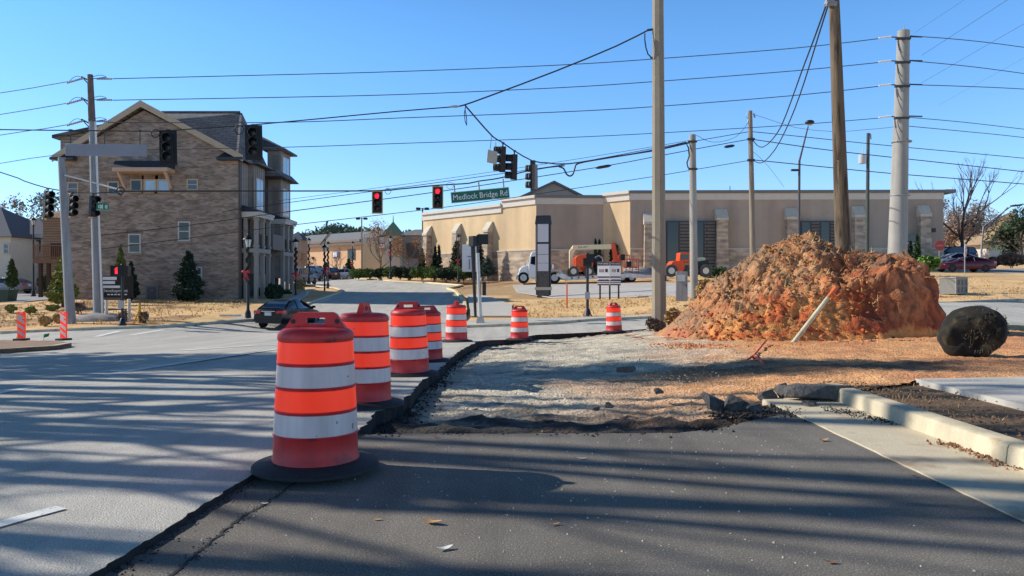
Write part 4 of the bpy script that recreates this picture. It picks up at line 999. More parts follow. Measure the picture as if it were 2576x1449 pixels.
# corner boards and downpipe
b = MB(); b.bx((XR - .0, YF - .04, zg), (XR + .12, YF + .3, ze)); b.build('downpipe', mat('brown_downpipe', srgb(84, 74, 68), .6, .1, 4), th, W=True)
for a_ in ((170, 458, 198, 492, GLASS), (271, 456, 300, 491, GLASSD), (470, 450, 499, 479, GLASS), (448, 557, 479, 607, GLASSD), (323, 588, 355, 637, GLASSD), (485, 671, 509, 712, GLASS)):
    wwin(th, *a_[:4], YF, a_[4], TRIMW if a_[3] > 500 else TRIM)
for x0, x1, g in ((328, 358, GLASSD), (362, 394, GLASSB), (395, 428, GLASSB)): wwin(th, x0, 451, x1, 482, YF, g, TRIM, sash=False)
a = at(305, 437, 50); c = at(440, 410, 50)
b = MB(); b.loft([[(a.x, 48.9, a.z + .26), (c.x, 48.9, a.z + .26), (c.x, 49.99, a.z + .26), (a.x, 49.99, a.z + .26)], [(a.x, 49.2, c.z + .02), (c.x, 49.2, c.z + .02), (c.x, 49.99, c.z + .05), (a.x, 49.99, c.z + .05)]]); aw = b.build('awning', METROOF, th, W=True, smooth=0)
b = MB(); b.bx((a.x - .02, 48.86, a.z), (c.x + .02, 49.99, a.z + .25))
for x in (a.x + .25, c.x - .25): b.loft([[(x - .07, 49.95, a.z - 1.0), (x + .07, 49.95, a.z - 1.0), (x + .07, 49.99, a.z - .9), (x - .07, 49.99, a.z - .9)], [(x - .07, 49.0, a.z), (x + .07, 49.0, a.z), (x + .07, 49.3, a.z), (x - .07, 49.3, a.z)]])
b.build('awning_fascia', mat('pinkish_fascia', srgb(196, 166, 142), .7, .08, 3), aw, smooth=0)
a = at(372, 753, 50); c = at(395, 722, 50)
b = MB(); b.bx((a.x, 49.93, zg), (c.x, 50.02, c.z)); dr = b.build('crawl_door', mat('grey_door', srgb(92, 90, 92), .7, .1, 3), th, W=True)
b = MB(); b.bx((a.x - .12, 49.9, zg), (a.x, 50.02, c.z + .12)); b.bx((c.x, 49.9, zg), (c.x + .12, 50.02, c.z + .12)); b.bx((a.x, 49.9, c.z), (c.x, 50.02, c.z + .12)); b.bx((a.x + .2, 49.9, c.z - .26), (c.x - .2, 49.93, c.z - .17)); b.build('door_trim', mat('grey_trim', srgb(120, 118, 118), .7, .1, 3), dr)

# right hand facade: batten siding, upper bays, little roofs
b = MB(); b.bx((XR - .3, YF + .3, zg), (XR - .02, YB, ze - .2)); b.build('side_wall', SIDE, th, W=True, smooth=0)
def zr(py, Y): return at(0, py, Y).z
def bay(y0, y1, xo, z0, z1, roofh, glass_rows):
    w = MB(); w.bx((XR - .1, y0, z0), (xo, y1, z1)); bb = w.build('bay', SIDE, th, W=True, smooth=0)
    r = MB(); r.loft([[(XR - .4, y0 - .35, z1), (xo + .45, y0 - .35, z1), (xo + .45, y1 + .35, z1), (XR - .4, y1 + .35, z1)], [(XR - .4, y0 - .35, z1 + .12), (xo + .45, y0 - .35, z1 + .12), (xo + .45, y1 + .35, z1 + .12), (XR - .4, y1 + .35, z1 + .12)], [(XR - 1.6, (y0 + y1) / 2 - .1, z1 + roofh), (XR - 1.5, (y0 + y1) / 2 - .1, z1 + roofh), (XR - 1.5, (y0 + y1) / 2 + .1, z1 + roofh), (XR - 1.6, (y0 + y1) / 2 + .1, z1 + roofh)]]); r.build('bay_roof', SHINGY, bb, smooth=0)
    for za, zb in glass_rows:
        g = MB(); g.bx((xo - .02, y0 + .4, za), (xo + .03, y1 - .4, zb)); f = g.build('window', TRIMW, bb, smooth=0)
        g = MB(); g.bx((xo + .02, y0 + .5, za + .1), (xo + .045, (y0 + y1) / 2 - .05, zb - .1)); g.bx((xo + .02, (y0 + y1) / 2 + .05, za + .1), (xo + .045, y1 - .5, zb - .1)); g.build('pane', GLASSB, f, smooth=0)
        g = MB(); g.bx((XR + .3, y0 - .025, za), (xo - .15, y0 + .01, zb)); g.build('shutter', mat('grey_shutter', srgb(120, 114, 108), .7, .1, 3), bb, smooth=0)
bay(52.0, 54.2, XR + .35, zr(690, 53), zr(420, 53), 1.0, [(zr(530, 53), zr(450, 53))])
bay(56.2, 58.6, XR + .9, zr(700, 57), zr(384, 57), 1.6, [(zr(440, 57), zr(395, 57)), (zr(545, 57), zr(475, 57))])
r = MB(); z1 = zr(455, 57); r.loft([[(XR, 54.6, z1), (XR + 1.5, 54.6, z1), (XR + 1.5, 59, z1), (XR, 59, z1)], [(XR, 54.8, z1 + .6), (XR + .9, 54.8, z1 + .6), (XR + .9, 58.9, z1 + .6), (XR, 58.9, z1 + .6)]]); r.build('bay_roof', SHINGY, th, W=True, smooth=0)
# flat panel with a recess's shade painted on, between the bays, then the two level porch
b = MB(); b.bx((XR - .05, 54.3, zr(690, 55)), (XR + .03, 56.0, zr(425, 55))); b.build('recess_shade_panel', DKIN, th, W=True, smooth=0)
for i, (ya, yb_) in enumerate(((50.35, 53.1), (56.1, 58.7))):
    zt = 5.75; zm = 3.62; x1 = -16.95; z0 = G(x1, ya) - .3
    b = MB(); b.bx((XR, ya, zm - .28), (x1, yb_, zm)); fl = b.build('porch_floor', PORCHW, th, W=True, smooth=0)
    b = MB(); b.loft([[(XR, ya - .2, zt + .3), (x1 + .25, ya - .2, zt + .3), (x1 + .25, yb_ + .2, zt + .3), (XR, yb_ + .2, zt + .3)], [(XR, ya, zt + .75), (XR + .15, ya, zt + .75), (XR + .15, yb_, zt + .75), (XR, yb_, zt + .75)]]); rr = b.build('porch_roof', METROOF, th, W=True, smooth=0)
    b = MB(); b.bx((XR, ya - .12, zt - .06), (x1 + .16, yb_ + .12, zt + .14)); b.bx((XR, ya - .17, zt + .14), (x1 + .22, yb_ + .17, zt + .3)); b.build('porch_beam', TRIMW, rr, smooth=0)
    for yy in (ya + .12, (ya + yb_) / 2, yb_ - .12):
        for za, zb in ((z0, zm - .28), (zm, zt - .06)):
            b = MB(); b.box((x1 - .14, yy, (za + zb) / 2), (.24, .24, zb - za)); b.box((x1 - .14, yy, zb - .12), (.34, .34, .12)); b.box((x1 - .14, yy, za + .15), (.34, .34, .3 if za < 1 else .14)); b.build('porch_column', PORCHW, th, W=True, smooth=0)
    for za, zb in ((z0, zm - .28), (zm, zt - .06)):
        b = MB(); b.box((XR + .3, ya + .14, (za + zb) / 2), (.22, .22, zb - za)); b.build('porch_column', PORCHW, th, W=True, smooth=0)
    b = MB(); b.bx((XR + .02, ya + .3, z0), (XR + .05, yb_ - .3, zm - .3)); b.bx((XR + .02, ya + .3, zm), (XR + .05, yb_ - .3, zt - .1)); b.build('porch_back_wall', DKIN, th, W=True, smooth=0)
    b = MB(); b.bx((XR + .2, ya + .2, zm + .95), (x1 - .1, ya + .26, zm + 1.0)); b.bx((x1 - .18, ya, zm + .95), (x1 - .1, yb_, zm + 1.0))
    for k in range(20): b.box((x1 - .14, ya + .2 + (yb_ - ya - .4) * k / 19, zm + .5), (.03, .03, .95))
    b.build('railing', mat('dark_railing', srgb(70, 64, 60), .6, .1, 4), fl, smooth=0)
b = MB(); zq = zr(630, 55); b.bx((XR, 53.6, zq), (XR + 1.15, 56.0, zq + 1.1)); b.build('balcony_box', mat('balcony_boards', srgb(120, 112, 108), .7, .1, 3), th, W=True, smooth=0)
b = MB(); b.bx((-28.6, 58.6, zg), (-22.7, 66, 12.4)); b.add([(-28.9, 58.5, 12.4), (-22.4, 58.5, 12.4), (-22.4, 66.2, 12.4), (-28.9, 66.2, 12.4), (-27.5, 62.3, 13.4), (-24, 62.3, 13.4)], [(0, 1, 5, 4), (1, 2, 5), (2, 3, 4, 5), (3, 0, 4)]); b.build('unseen_shade_block', SIDX, th, W=True, smooth=0)  # unseen block added to widen the townhouse shadow on the side street
# left rear wing with brown siding and its deck
b = MB(); a = at(108, 640, 60); c = at(182, 560, 60); b.bx((a.x, 60, G(a.x, 60) - .4), (c.x + 4, 66, c.z + .4)); b.add([(a.x - .2, 59.7, c.z + .4), (c.x + 4, 59.7, c.z + .4), (c.x + 4, 62.5, c.z + 2.4), (c.x - .2, 62.5, c.z + 2.0)], [(0, 1, 2, 3)]); b.build('rear_wing', SIDB, th, W=True, smooth=0)
WDK = mat('deck_timber', srgb(122, 92, 72), .85, .25, 5, stretch=(1, 1, .3))
a = at(82, 662, 56); c = at(160, 628, 56)
dk = MB(); dk.bx((a.x, 56, a.z), (c.x, 60, a.z + .32)); d_ = dk.build('deck', WDK, th, W=True, smooth=0)
b = MB()
for k in range(17): b.box((a.x + (c.x - a.x) * k / 16, 56.06, a.z + .8), (.05, .05, 1.0))
b.bx((a.x, 56.0, a.z + 1.28), (c.x, 56.12, a.z + 1.36)); b.bx((a.x, 56.0, a.z + .4), (c.x, 56.08, a.z + .48)); b.build('deck_railing', WDK, d_, smooth=0)
for x in (a.x + .35, a.x + .95):
    b = MB(); b.box((x, 56.4, (a.z + G(x, 56.4)) / 2 - .1), (.22, .22, a.z - G(x, 56.4) + .2)); b.build('deck_post', mat('dark_post_wood', srgb(66, 48, 42), .85, .2, 5), d_, smooth=0)
b = MB(); b.bx((a.x + 1.2, 56.2, a.z + .33), (a.x + 2.4, 56.9, a.z + 1.5)); b.build('grill_cover', DKIN, d_, smooth=0)

# ------------------------------------------------------------------ house at far left
hr = at(50, 742, 76)
t = thing('hip_roof_house', 'pale two storey house with a pointed dark hip roof at the far left', 'house', hr)
s76 = 76 / F
a = at(22, 742, 76); c = at(106, 590, 76)
WALLP = mat('pale_beige_wall', srgb(202, 194, 182), .8, .08, 2)
b = MB(); b.bx((a.x, 76, a.z - .5), (c.x + 5, 86, c.z)); b.build('wall', WALLP, t, W=True, smooth=0)
ap = at(74, 545, 79)
b = MB(); z = c.z; b.add([(a.x - .9, 75.3, z), (c.x + 1.4, 75.3, z), (c.x + 1.4, 86, z), (a.x - .9, 86, z), (ap.x, 80.5, ap.z)], [(0, 1, 4), (1, 2, 4), (2, 3, 4), (3, 0, 4)]); b.build('roof', mat('slate_roof', srgb(72, 76, 88), .85, .12, 6), t, W=True, smooth=0)
b = MB(); b.bx((a.x - .9, 75.3, z - .35), (c.x + 1.4, 75.5, z - .02)); b.bx((a.x - .05, 75.9, z - 1.8), (c.x + 5, 76, z - .35)); b.build('fascia', TRIMW, t, W=True, smooth=0)
wwin(t, 76, 604, 106 - 3, 632, 75.95, GLASSD, TRIMW, .14, True, 2)
b = MB(); p = at(70, 617, 75.9); b.box((p.x, 75.94, p.z), (.5, .06, 1.2)); p2 = at(110, 617, 75.9); b.box((p2.x, 75.94, p2.z), (.5, .06, 1.2)); b.build('shutter', mat('tan_shutter', srgb(178, 150, 124), .8, .1, 3), t, W=True, smooth=0)
hr = at(-6, 742, 72)
t = thing('cream_wing', 'cream walled wing with a grey roof cut by the left picture edge', 'house', hr)
a = at(-330, 742, 72); c = at(27, 596, 72)
b = MB(); b.bx((a.x, 72, a.z - .5), (c.x, 84, c.z)); b.build('wall', mat('cream_wall', srgb(214, 200, 178), .8, .06, 2), t, W=True, smooth=0)
b = MB(); b.add([(a.x, 71.4, c.z), (c.x + .5, 71.4, c.z), (c.x + .5, 84, c.z), (c.x - 5, 78, c.z + 3.4), (a.x, 78, c.z + 3.4)], [(0, 1, 3, 4), (1, 2, 3)]); b.build('roof', MATS['slate_roof'], t, W=True, smooth=0)
wwin(t, 8, 612, 24, 640, 71.95, GLASS, TRIMW, .12)

# ------------------------------------------------------------------ tan building
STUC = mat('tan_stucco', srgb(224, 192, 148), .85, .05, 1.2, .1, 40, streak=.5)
STUC_SHADE = mat('shaded_tan_stucco', srgb(176, 158, 140), .85, .06, 1.0, .1, 40, streak=.5)  # shade painted in: darker copy of the tan stucco for unlit walls
CORN = mat('cornice_offwhite', srgb(214, 202, 186), .75, .06, 2)
STONE = brick_mat('fieldstone', srgb(196, 172, 146), srgb(140, 124, 112), srgb(176, 160, 140), 1, .62, .34, .035, .35, 'SUM', bias=-.2)
CAPS = mat('stone_cap', srgb(204, 192, 172), .8, .1, 3)
COPE = mat('dark_coping', srgb(120, 116, 112), .6, .1, 3)
FP = [(-11.2, 95.2), (-1.11, 84.2), (2.57, 80.2), (9.76, 80.6), (12.2, 78.0), (44.2, 77.4), (44.2, 104)]
tb = thing('retail_building', 'long flat roofed tan building with stone piers and an off white cornice', 'building', (16, 78, G(16, 78)))
ztop = [10.25, 10.85, 10.75, 10.75, 10.8, 10.85, 10.85]
def seg_wall(p, q, z0a, z0b, z1a, z1b, name, m, out=0.0, th_=.25):
    """upright slab along p-q, its outer face moved out by out"""
    d = Vector((q[0] - p[0], q[1] - p[1])).normalized(); n = Vector((d.y, -d.x))
    if n.y > 0 and abs(d.y) < .99: n = -n
    P = Vector(p) + n * out; Q = Vector(q) + n * out; P2 = Vector(p) + n * (out - th_); Q2 = Vector(q) + n * (out - th_)
    b = MB(); b.add([(P.x, P.y, z0a), (Q.x, Q.y, z0b), (Q.x, Q.y, z1b), (P.x, P.y, z1a), (P2.x, P2.y, z0a), (Q2.x, Q2.y, z0b), (Q2.x, Q2.y, z1b), (P2.x, P2.y, z1a)], [(0, 1, 2, 3), (4, 7, 6, 5), (0, 4, 5, 1), (1, 5, 6, 2), (2, 6, 7, 3), (3, 7, 4, 0)])
    return b
for i in range(6):
    p, q = FP[i], FP[i + 1]
    if i == 5: n_out = 0
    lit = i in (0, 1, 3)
    zt = 10.08 if i == 0 else (10.6 if i < 3 else 10.8)
    gb = min(G(*p), G(*q)) - .5
    d = Vector((q[0] - p[0], q[1] - p[1])).normalized()
    seg_wall(p, q, gb, gb, zt, zt, 'wall', STUC).build('wall', STUC if lit else STUC_SHADE, tb, W=True, smooth=0)
    if i < 5:
        q2 = (q[0] + d.x * .05, q[1] + d.y * .05)
        seg_wall(p, q, zt - .95, zt - .95, zt - .28, zt - .28, '', CORN, .14, .16).build('cornice', CORN, tb, W=True, smooth=0)
        seg_wall(p, q2, zt - .28, zt - .28, zt + .02, zt + .02, '', CORN, .34, .5).build('cornice_cap', CORN if lit else COPE, tb, W=True, smooth=0)  # caps on unlit sides take a darker colour as painted shade
        if i != 3: seg_wall(p, q, gb, gb, 4.75, 4.75, '', STONE, .12, .14).build('stone_base', STONE, tb, W=True, smooth=0)
        if i != 3: seg_wall(p, q, 4.75, 4.75, 4.88, 4.88, '', CAPS, .17, .2).build('base_cap', CAPS, tb, W=True, smooth=0)
b = MB(); b.add([(x, y, 9.6) for x, y in FP], [tuple(range(len(FP)))]); b.build('roof_deck', COPE, tb, W=True, smooth=0)
a = Vector((44.2, 77.4)); b = MB(); b.bx((44.2, 77.0, 10.5), (45.3, 104, 10.84)); b.build('cornice_cap', COPE, tb, W=True, smooth=0)
def pier(x, y, rz, w, d, zt, label=None):
    zb = G(x, y) - .5; r = thing_part_root = MB()
    M = Matrix.Translation((x, y, 0)) @ Matrix.Rotation(rz, 4, 'Z')
    b = MB(); b.m = M; b.loft([[(-w / 2 - .1, -d - .25, zb), (w / 2 + .1, -d - .25, zb), (w / 2 + .1, .05, zb), (-w / 2 - .1, .05, zb)], [(-w / 2, -d, zt - 1.2), (w / 2, -d, zt - 1.2), (w / 2, .05, zt - 1.2), (-w / 2, .05, zt - 1.2)]]); o = b.build('stone_pier', STONE, tb, W=True, smooth=0)
    b = MB(); b.m = M; k = w / 2 + .09; b.loft([[(-k, -d - .1, zt - 1.2), (k, -d - .1, zt - 1.2), (k, .03, zt - 1.2), (-k, .03, zt - 1.2)], [(-k, -d - .1, zt - .95), (k, -d - .1, zt - .95), (k, .03, zt - .95), (-k, .03, zt - .95)], [(-k, -.12, zt), (k, -.12, zt), (k, .03, zt), (-k, .03, zt)]]); b.build('pier_cap', CAPS, o, smooth=0)
for px, top in ((1081, 569), (1155, 563), (1234, 558)):
    # solve depth on the slanted wall
    k = (px - HX) / F; (x0, y0), (x1, y1) = FP[0], FP[1]; u = (k * y0 - x0) / ((x1 - x0) - k * (y1 - y0)); x, y = x0 + (x1 - x0) * u, y0 + (y1 - y0) * u
    pier(x, y, math.atan2(y1 - y0, x1 - x0), .75, .75, at(px, top, y).z)
for px, top, w in ((1628, 576 - 40, .7), (1813, 526, 1.05), (1988, 524, 1.05), (2156, 519, 1.0), (2320, 517, 1.0)):
    y = 78.0 - (px - 1585) / 775 * .6; x = (px - HX) / F * y; pier(x, y, R(-1), w, .7, at(px, top, y).z)
LOUV = brick_mat('louvre_panels', srgb(112, 106, 100), srgb(104, 98, 92), srgb(48, 46, 46), 1, 40, .33, .05, .1, 'XZ')
SFR = mat('storefront_frame', srgb(66, 64, 64), .5, .1, 4)
for x0, x1 in ((1675, 1800), (2012, 2108)):
    yy = 77.93 - (x0 - 1585) / 775 * .6; zt_ = at(0, 556, yy).z; zb_ = at(0, 682, yy).z - .3
    X0, X1 = (x0 - HX) / F * yy, (x1 - HX) / F * yy
    b = MB(); b.bx((X0, yy - .3, zb_), (X1, yy - .05, zt_)); sfr = b.build('storefront', SFR, tb, W=True, smooth=0)
    wdt = (X1 - X0) / 4
    for k in range(4):
        xa, xb = X0 + wdt * k + .1, X0 + wdt * (k + 1) - .1; b = MB(); b.bx((xa, yy - .34, zb_), (xb, yy - .29, zt_ - .15))
        b.build('dark_pane' if k % 2 == 0 else 'louvre_panel', GLASSD if k % 2 == 0 else LOUV, sfr, smooth=0)
b = MB(); yy = 77.2; x0, x1 = at(2279, 0, yy).x, at(2306, 0, yy).x; b.bx((x0, yy - .2, 1.6), (x1, yy, at(0, 590, yy).z)); dr = b.build('entrance_door', GLASSD, tb, W=True, smooth=0)
b = MB(); b.bx((x0 - .1, yy - .24, at(0, 614, yy).z), (x1 + .1, yy - .2, at(0, 611, yy).z)); b.build('door_rail', TRIMW, dr, smooth=0)
b = MB(); yy = 76.9; p = at(2340, 579, yy); b.box((p.x, 77.0, p.z), (1.0, .5, .4)); b.build('wall_lamp', BLK, tb, W=True, smooth=0)
b = MB(); p = at(1448, 603, 81); b.box((p.x, 80.9, p.z), (.4, .3, .45)); b.build('wall_vent', BLK, tb, W=True, smooth=0)
b = MB(); p = at(1850, 470, 80); b.tube([(p.x, 82, 10), (p.x, 82, 11.8)], .05, 6); b.box((p.x, 82, 10.9), (.5, .2, .15)); b.build('roof_finial', COPE, tb, W=True)
# pavilion gable on the roof behind
yg = 92; a = at(1296, 494, yg); c = at(1462, 490, yg); pk = at(1394, 457, yg); lf = at(1353, 461, 101)
b = MB(); b.add([(a.x + .6, yg, 9.5), (c.x - .6, yg, 9.5), (c.x - .6, yg, c.z), (pk.x, yg, pk.z - .2), (a.x + .6, yg, a.z)], [(0, 1, 2, 3, 4)]); b.build('pavilion_gable', STUC_SHADE, tb, W=True, smooth=0)
b = MB(); b.add([(a.x + .6, yg - .4, a.z - .0), (pk.x, yg - .4, pk.z + .1), (pk.x - .5, yg + 16, pk.z + .1), (a.x - 3.5, yg + 13, a.z), (c.x + .3, yg - .4, c.z - .1), (c.x + .3, yg + 16, c.z - .1)], [(0, 1, 2, 3), (1, 4, 5, 2)]); o = b.build('pavilion_roof', mat('weathered_shingle', srgb(112, 108, 104), .9, .12, 8), tb, W=True, smooth=0)
o.modifiers.new('thick', 'SOLIDIFY').thickness = .25

# ------------------------------------------------------------------ far shopping block and neighbours
TANL = mat('peach_stucco', srgb(214, 176, 138), .85, .06, 1.2)
ROOFG = mat('grey_metal_roof', srgb(128, 126, 124), .7, .06, 3)
t = thing('shopping_block', 'far peach stucco shopping block under a long grey roof', 'building', at(830, 692, 130))
WA, WB = Vector((at(700, 0, 142).x, 142)), Vector((at(913, 0, 126).x, 126)); wd = (WB - WA).normalized(); wn = Vector((wd.y, -wd.x))
def onw(px, out=0.0):
    k = (px - HX) / F; u = (k * WA.y - WA.x) / ((WB.x - WA.x) - k * (WB.y - WA.y)); q = WA + (WB - WA) * u
    return Vector((q.x + wn.x * out, q.y + wn.y * out)), q.y
def wpiece(name, px0, py0, px1, py1, m, out, parent, deep=.25):
    p, Yp = onw(px0); q, Yq = onw(px1); z1 = at(0, py0, (Yp + Yq) / 2).z; z0 = at(0, py1, (Yp + Yq) / 2).z
    vs = []
    for o_ in (out, out - deep):
        for r_ in (p, q): vs += [(r_.x + wn.x * o_, r_.y + wn.y * o_, z0), (r_.x + wn.x * o_, r_.y + wn.y * o_, z1)]
    b = MB(); b.add(vs, [(0, 2, 3, 1), (4, 5, 7, 6), (0, 1, 5, 4), (2, 6, 7, 3), (1, 3, 7, 5), (0, 4, 6, 2)]); return b.build(name, m, parent, W=True, smooth=0)
zw = at(0, 612, 127).z
b = MB(); back = wn * -14; b.slab([tuple(WA - wd * 6), tuple(WB), tuple(WB + back), tuple(WA - wd * 6 + back)], -1, zw); b.build('wall', TANL, t, W=True, smooth=0)
e0, e1 = WA - wd * 6 + wn * .8, WB + wn * .8 + wd * .5; r0, r1 = e0 - wn * 8 + wd * 6, e1 - wn * 8; zr_ = at(0, 578, 132).z
b = MB(); b.add([(e0.x, e0.y, zw + .1), (e1.x, e1.y, zw + .1), (r1.x, r1.y, zr_), (r0.x, r0.y, zr_)], [(0, 1, 2, 3)]); q = e1 - wn * 16; b.add([(e1.x, e1.y, zw + .1), (q.x, q.y, zw + .1), (r1.x, r1.y, zr_)], [(0, 1, 2)]); o = b.build('roof', ROOFG, t, W=True, smooth=0); o.modifiers.new('thick', 'SOLIDIFY').thickness = .4
wpiece('gutter_board', 705, 608, 913, 614, mat('brown_gutter', srgb(128, 112, 98), .7, .1, 3), .75, t, .5)
f = wpiece('window', 875, 627, 894, 654, SFR, .08, t); wpiece('pane', 878, 630, 891, 651, GLASSD, .12, f)
f = wpiece('wall_sign', 838, 633, 854, 648, mat('blue_frame', srgb(92, 92, 150), .5, .1, 3), .15, t); wpiece('sign_face', 840, 635, 850, 646, WHT, .2, f)
for px in (862, 838, 770): wpiece('pilaster', px - 3, 668, px + 3, 694, CAPS, .2, t)
wpiece('door', 796, 672, 804, 694, DKIN, .05, t)
for px, py in ((789, 650), (875, 678)): wpiece('wall_lantern', px - 1, py - 4, px + 1, py + 3, BLK, .3, t)
t = thing('gabled_turret', 'small gabled turret at the left end of the shopping block roof', 'turret', at(738, 625, 120))
a = at(724, 625, 120); c = at(757, 603, 120); k = at(741, 580, 120)
b = MB(); b.bx((a.x, 120, a.z - 4), (c.x, 124, c.z)); b.build('wall', mat('taupe_wall', srgb(150, 134, 120), .8, .06, 2), t, W=True, smooth=0)
b = MB(); b.add([(a.x - .4, 119.6, c.z), (c.x + .4, 119.6, c.z), (c.x + .4, 124.5, c.z), (a.x - .4, 124.5, c.z), (k.x, 122, k.z)], [(0, 1, 4), (1, 2, 4), (2, 3, 4), (3, 0, 4)]); b.build('roof', MATS['slate_roof'], t, W=True, smooth=0)
t = thing('shop_wing', 'tan shop wing with a white band between the bare orange trees', 'building', at(950, 690, 122))
a = at(911, 690, 122); c = at(990, 603, 122)
b = MB(); b.bx((a.x, 122, a.z - 2), (c.x, 140, c.z)); b.build('wall', mat('buff_wall', srgb(204, 180, 148), .85, .06, 2), t, W=True, smooth=0)
b = MB(); b.bx((a.x - .1, 121.7, at(0, 612, 122).z), (c.x, 122.01, at(0, 597, 122).z)); b.build('white_band', TRIMW, t, W=True, smooth=0)
b = MB(); p = at(963, 619, 121.6); b.box((p.x, 121.8, p.z), (1.5, .3, 1.1)); sg = b.build('shop_sign', mat('rust_frame', srgb(150, 84, 66), .6, .1, 3), t, W=True, smooth=0)
b = MB(); b.box((p.x, 121.6, p.z), (1.1, .1, .7)); b.build('sign_face', mat('pinkish_white', srgb(226, 200, 196), .5, .1, 3), sg, smooth=0)
t = thing('grey_shop', 'grey flat roofed shop behind the orange leaved tree', 'building', at(1030, 690, 116))
a = at(984, 690, 116); c = at(1075, 590, 116); GW = mat('grey_stucco', srgb(150, 148, 148), .85, .06, 2)
b = MB(); b.bx((a.x, 116, a.z - 2), (c.x, 135, c.z)); b.build('wall', GW, t, W=True, smooth=0)
for x0, x1 in ((996, 1012), (1022, 1054)):
    b = MB(); p = at(x0, 650, 115.9); q = at(x1, 612, 115.9); b.bx((p.x, 115.8, p.z), (q.x, 116.01, q.z)); b.build('brown_window', mat('brown_glass', srgb(92, 76, 68), .3, .2, 2), t, W=True, smooth=0)
b = MB(); p = at(992, 592, 116); q = at(1075, 575, 116); b.loft([[(p.x, 115.5, p.z), (p.x, 122, p.z), (p.x + 3, 122, q.z), (p.x + 3, 118, q.z)], [(q.x, 115.5, p.z), (q.x, 122, p.z), (q.x, 122, q.z), (q.x, 118, q.z)]]); b.build('roof', ROOFG, t, W=True, smooth=0)
t = thing('green_turret', 'square turret with a pointed dark green roof and finial', 'turret', at(987, 640, 112))
a = at(968, 640, 112); c = at(1006, 593, 112); k = at(986, 555, 112)
b = MB(); b.bx((a.x, 112, a.z - 4), (c.x, 114.4, c.z)); b.build('wall', mat('pale_turret', srgb(186, 176, 164), .8, .06, 2), t, W=True, smooth=0)
b = MB(); b.add([(a.x - .5, 111.5, c.z), (c.x + .5, 111.5, c.z), (c.x + .5, 115, c.z), (a.x - .5, 115, c.z), (k.x, 113.2, k.z)], [(0, 1, 4), (1, 2, 4), (2, 3, 4), (3, 0, 4)]); b.build('roof', mat('dark_green_roof', srgb(62, 92, 80), .6, .1, 5), t, W=True, smooth=0)
b = MB(); b.tube([(k.x, 113.2, k.z - .1), (k.x, 113.2, k.z + .9)], [.08, .03], 6); b.build('finial', BLK, t, W=True)
t = thing('thatch_roof_house', 'house with a steep tan roof behind the dark evergreen at the right edge', 'house', at(2545, 640, 120))
a = at(2490, 660, 120); c = at(2640, 612, 120)
b = MB(); b.bx((a.x, 120, a.z - 3), (c.x, 132, c.z)); b.build('wall', WALLP, t, W=True, smooth=0)
b = MB(); b.add([(a.x - 1, 119, c.z - .2), (c.x + 1, 119, c.z - .2), (c.x - 3, 125, c.z + 5.4), (at(2543, 555, 125).x, 125, c.z + 5.4), (a.x - 1, 133, c.z), (c.x + 1, 133, c.z)], [(0, 1, 2, 3), (0, 3, 4), (3, 2, 5, 4)]); b.build('roof', mat('tan_shingle', srgb(166, 140, 110), .9, .15, 8), t, W=True, smooth=0)
# ------------------------------------------------------------------ the big dirt pile
MS = 1900 / 22.5                                            # measured pixels per metre at the ridge
RIDGE = [(1640, 872), (1690, 856), (1720, 806), (1756, 752), (1790, 712), (1830, 690), (1880, 655), (1930, 622), (1975, 597), (2010, 585), (2035, 583), (2065, 597), (2090, 612), (2130, 636), (2200, 632), (2250, 642), (2278, 668), (2298, 706), (2310, 752), (2320, 800), (2330, 838), (2352, 862)]
RXm = np.array([(p[0] - HX) / MS for p in RIDGE]); RZm = np.array([ZC - (p[1] - HY) / MS for p in RIDGE])
mxs = np.arange(4.0, 12.9, .052); mys = np.concatenate([np.arange(18.6, 19.5, .09), np.arange(19.5, 22.2, .03), np.arange(22.2, 27.2, .07)])
PALE = np.array(srgb(208, 158, 112)); TANS = np.array(srgb(182, 126, 84)); ORN = np.array(srgb(208, 108, 60)); DRED = np.array(srgb(164, 74, 42)); DKR = np.array(srgb(96, 54, 38)); YEL_ = np.array(srgb(224, 156, 88)); GRY = np.array(srgb(140, 118, 98))
mv = []; mc = []
def hump(x, y):
    return 0
for y in mys:
    for x in mxs:
        base = G(x, y) - .12 if False else None
        mv.append([x, y, 0]); mc.append(None)
mt = []
mv = np.array(mv); mb_ = GA(mv[:, :2]) - .02
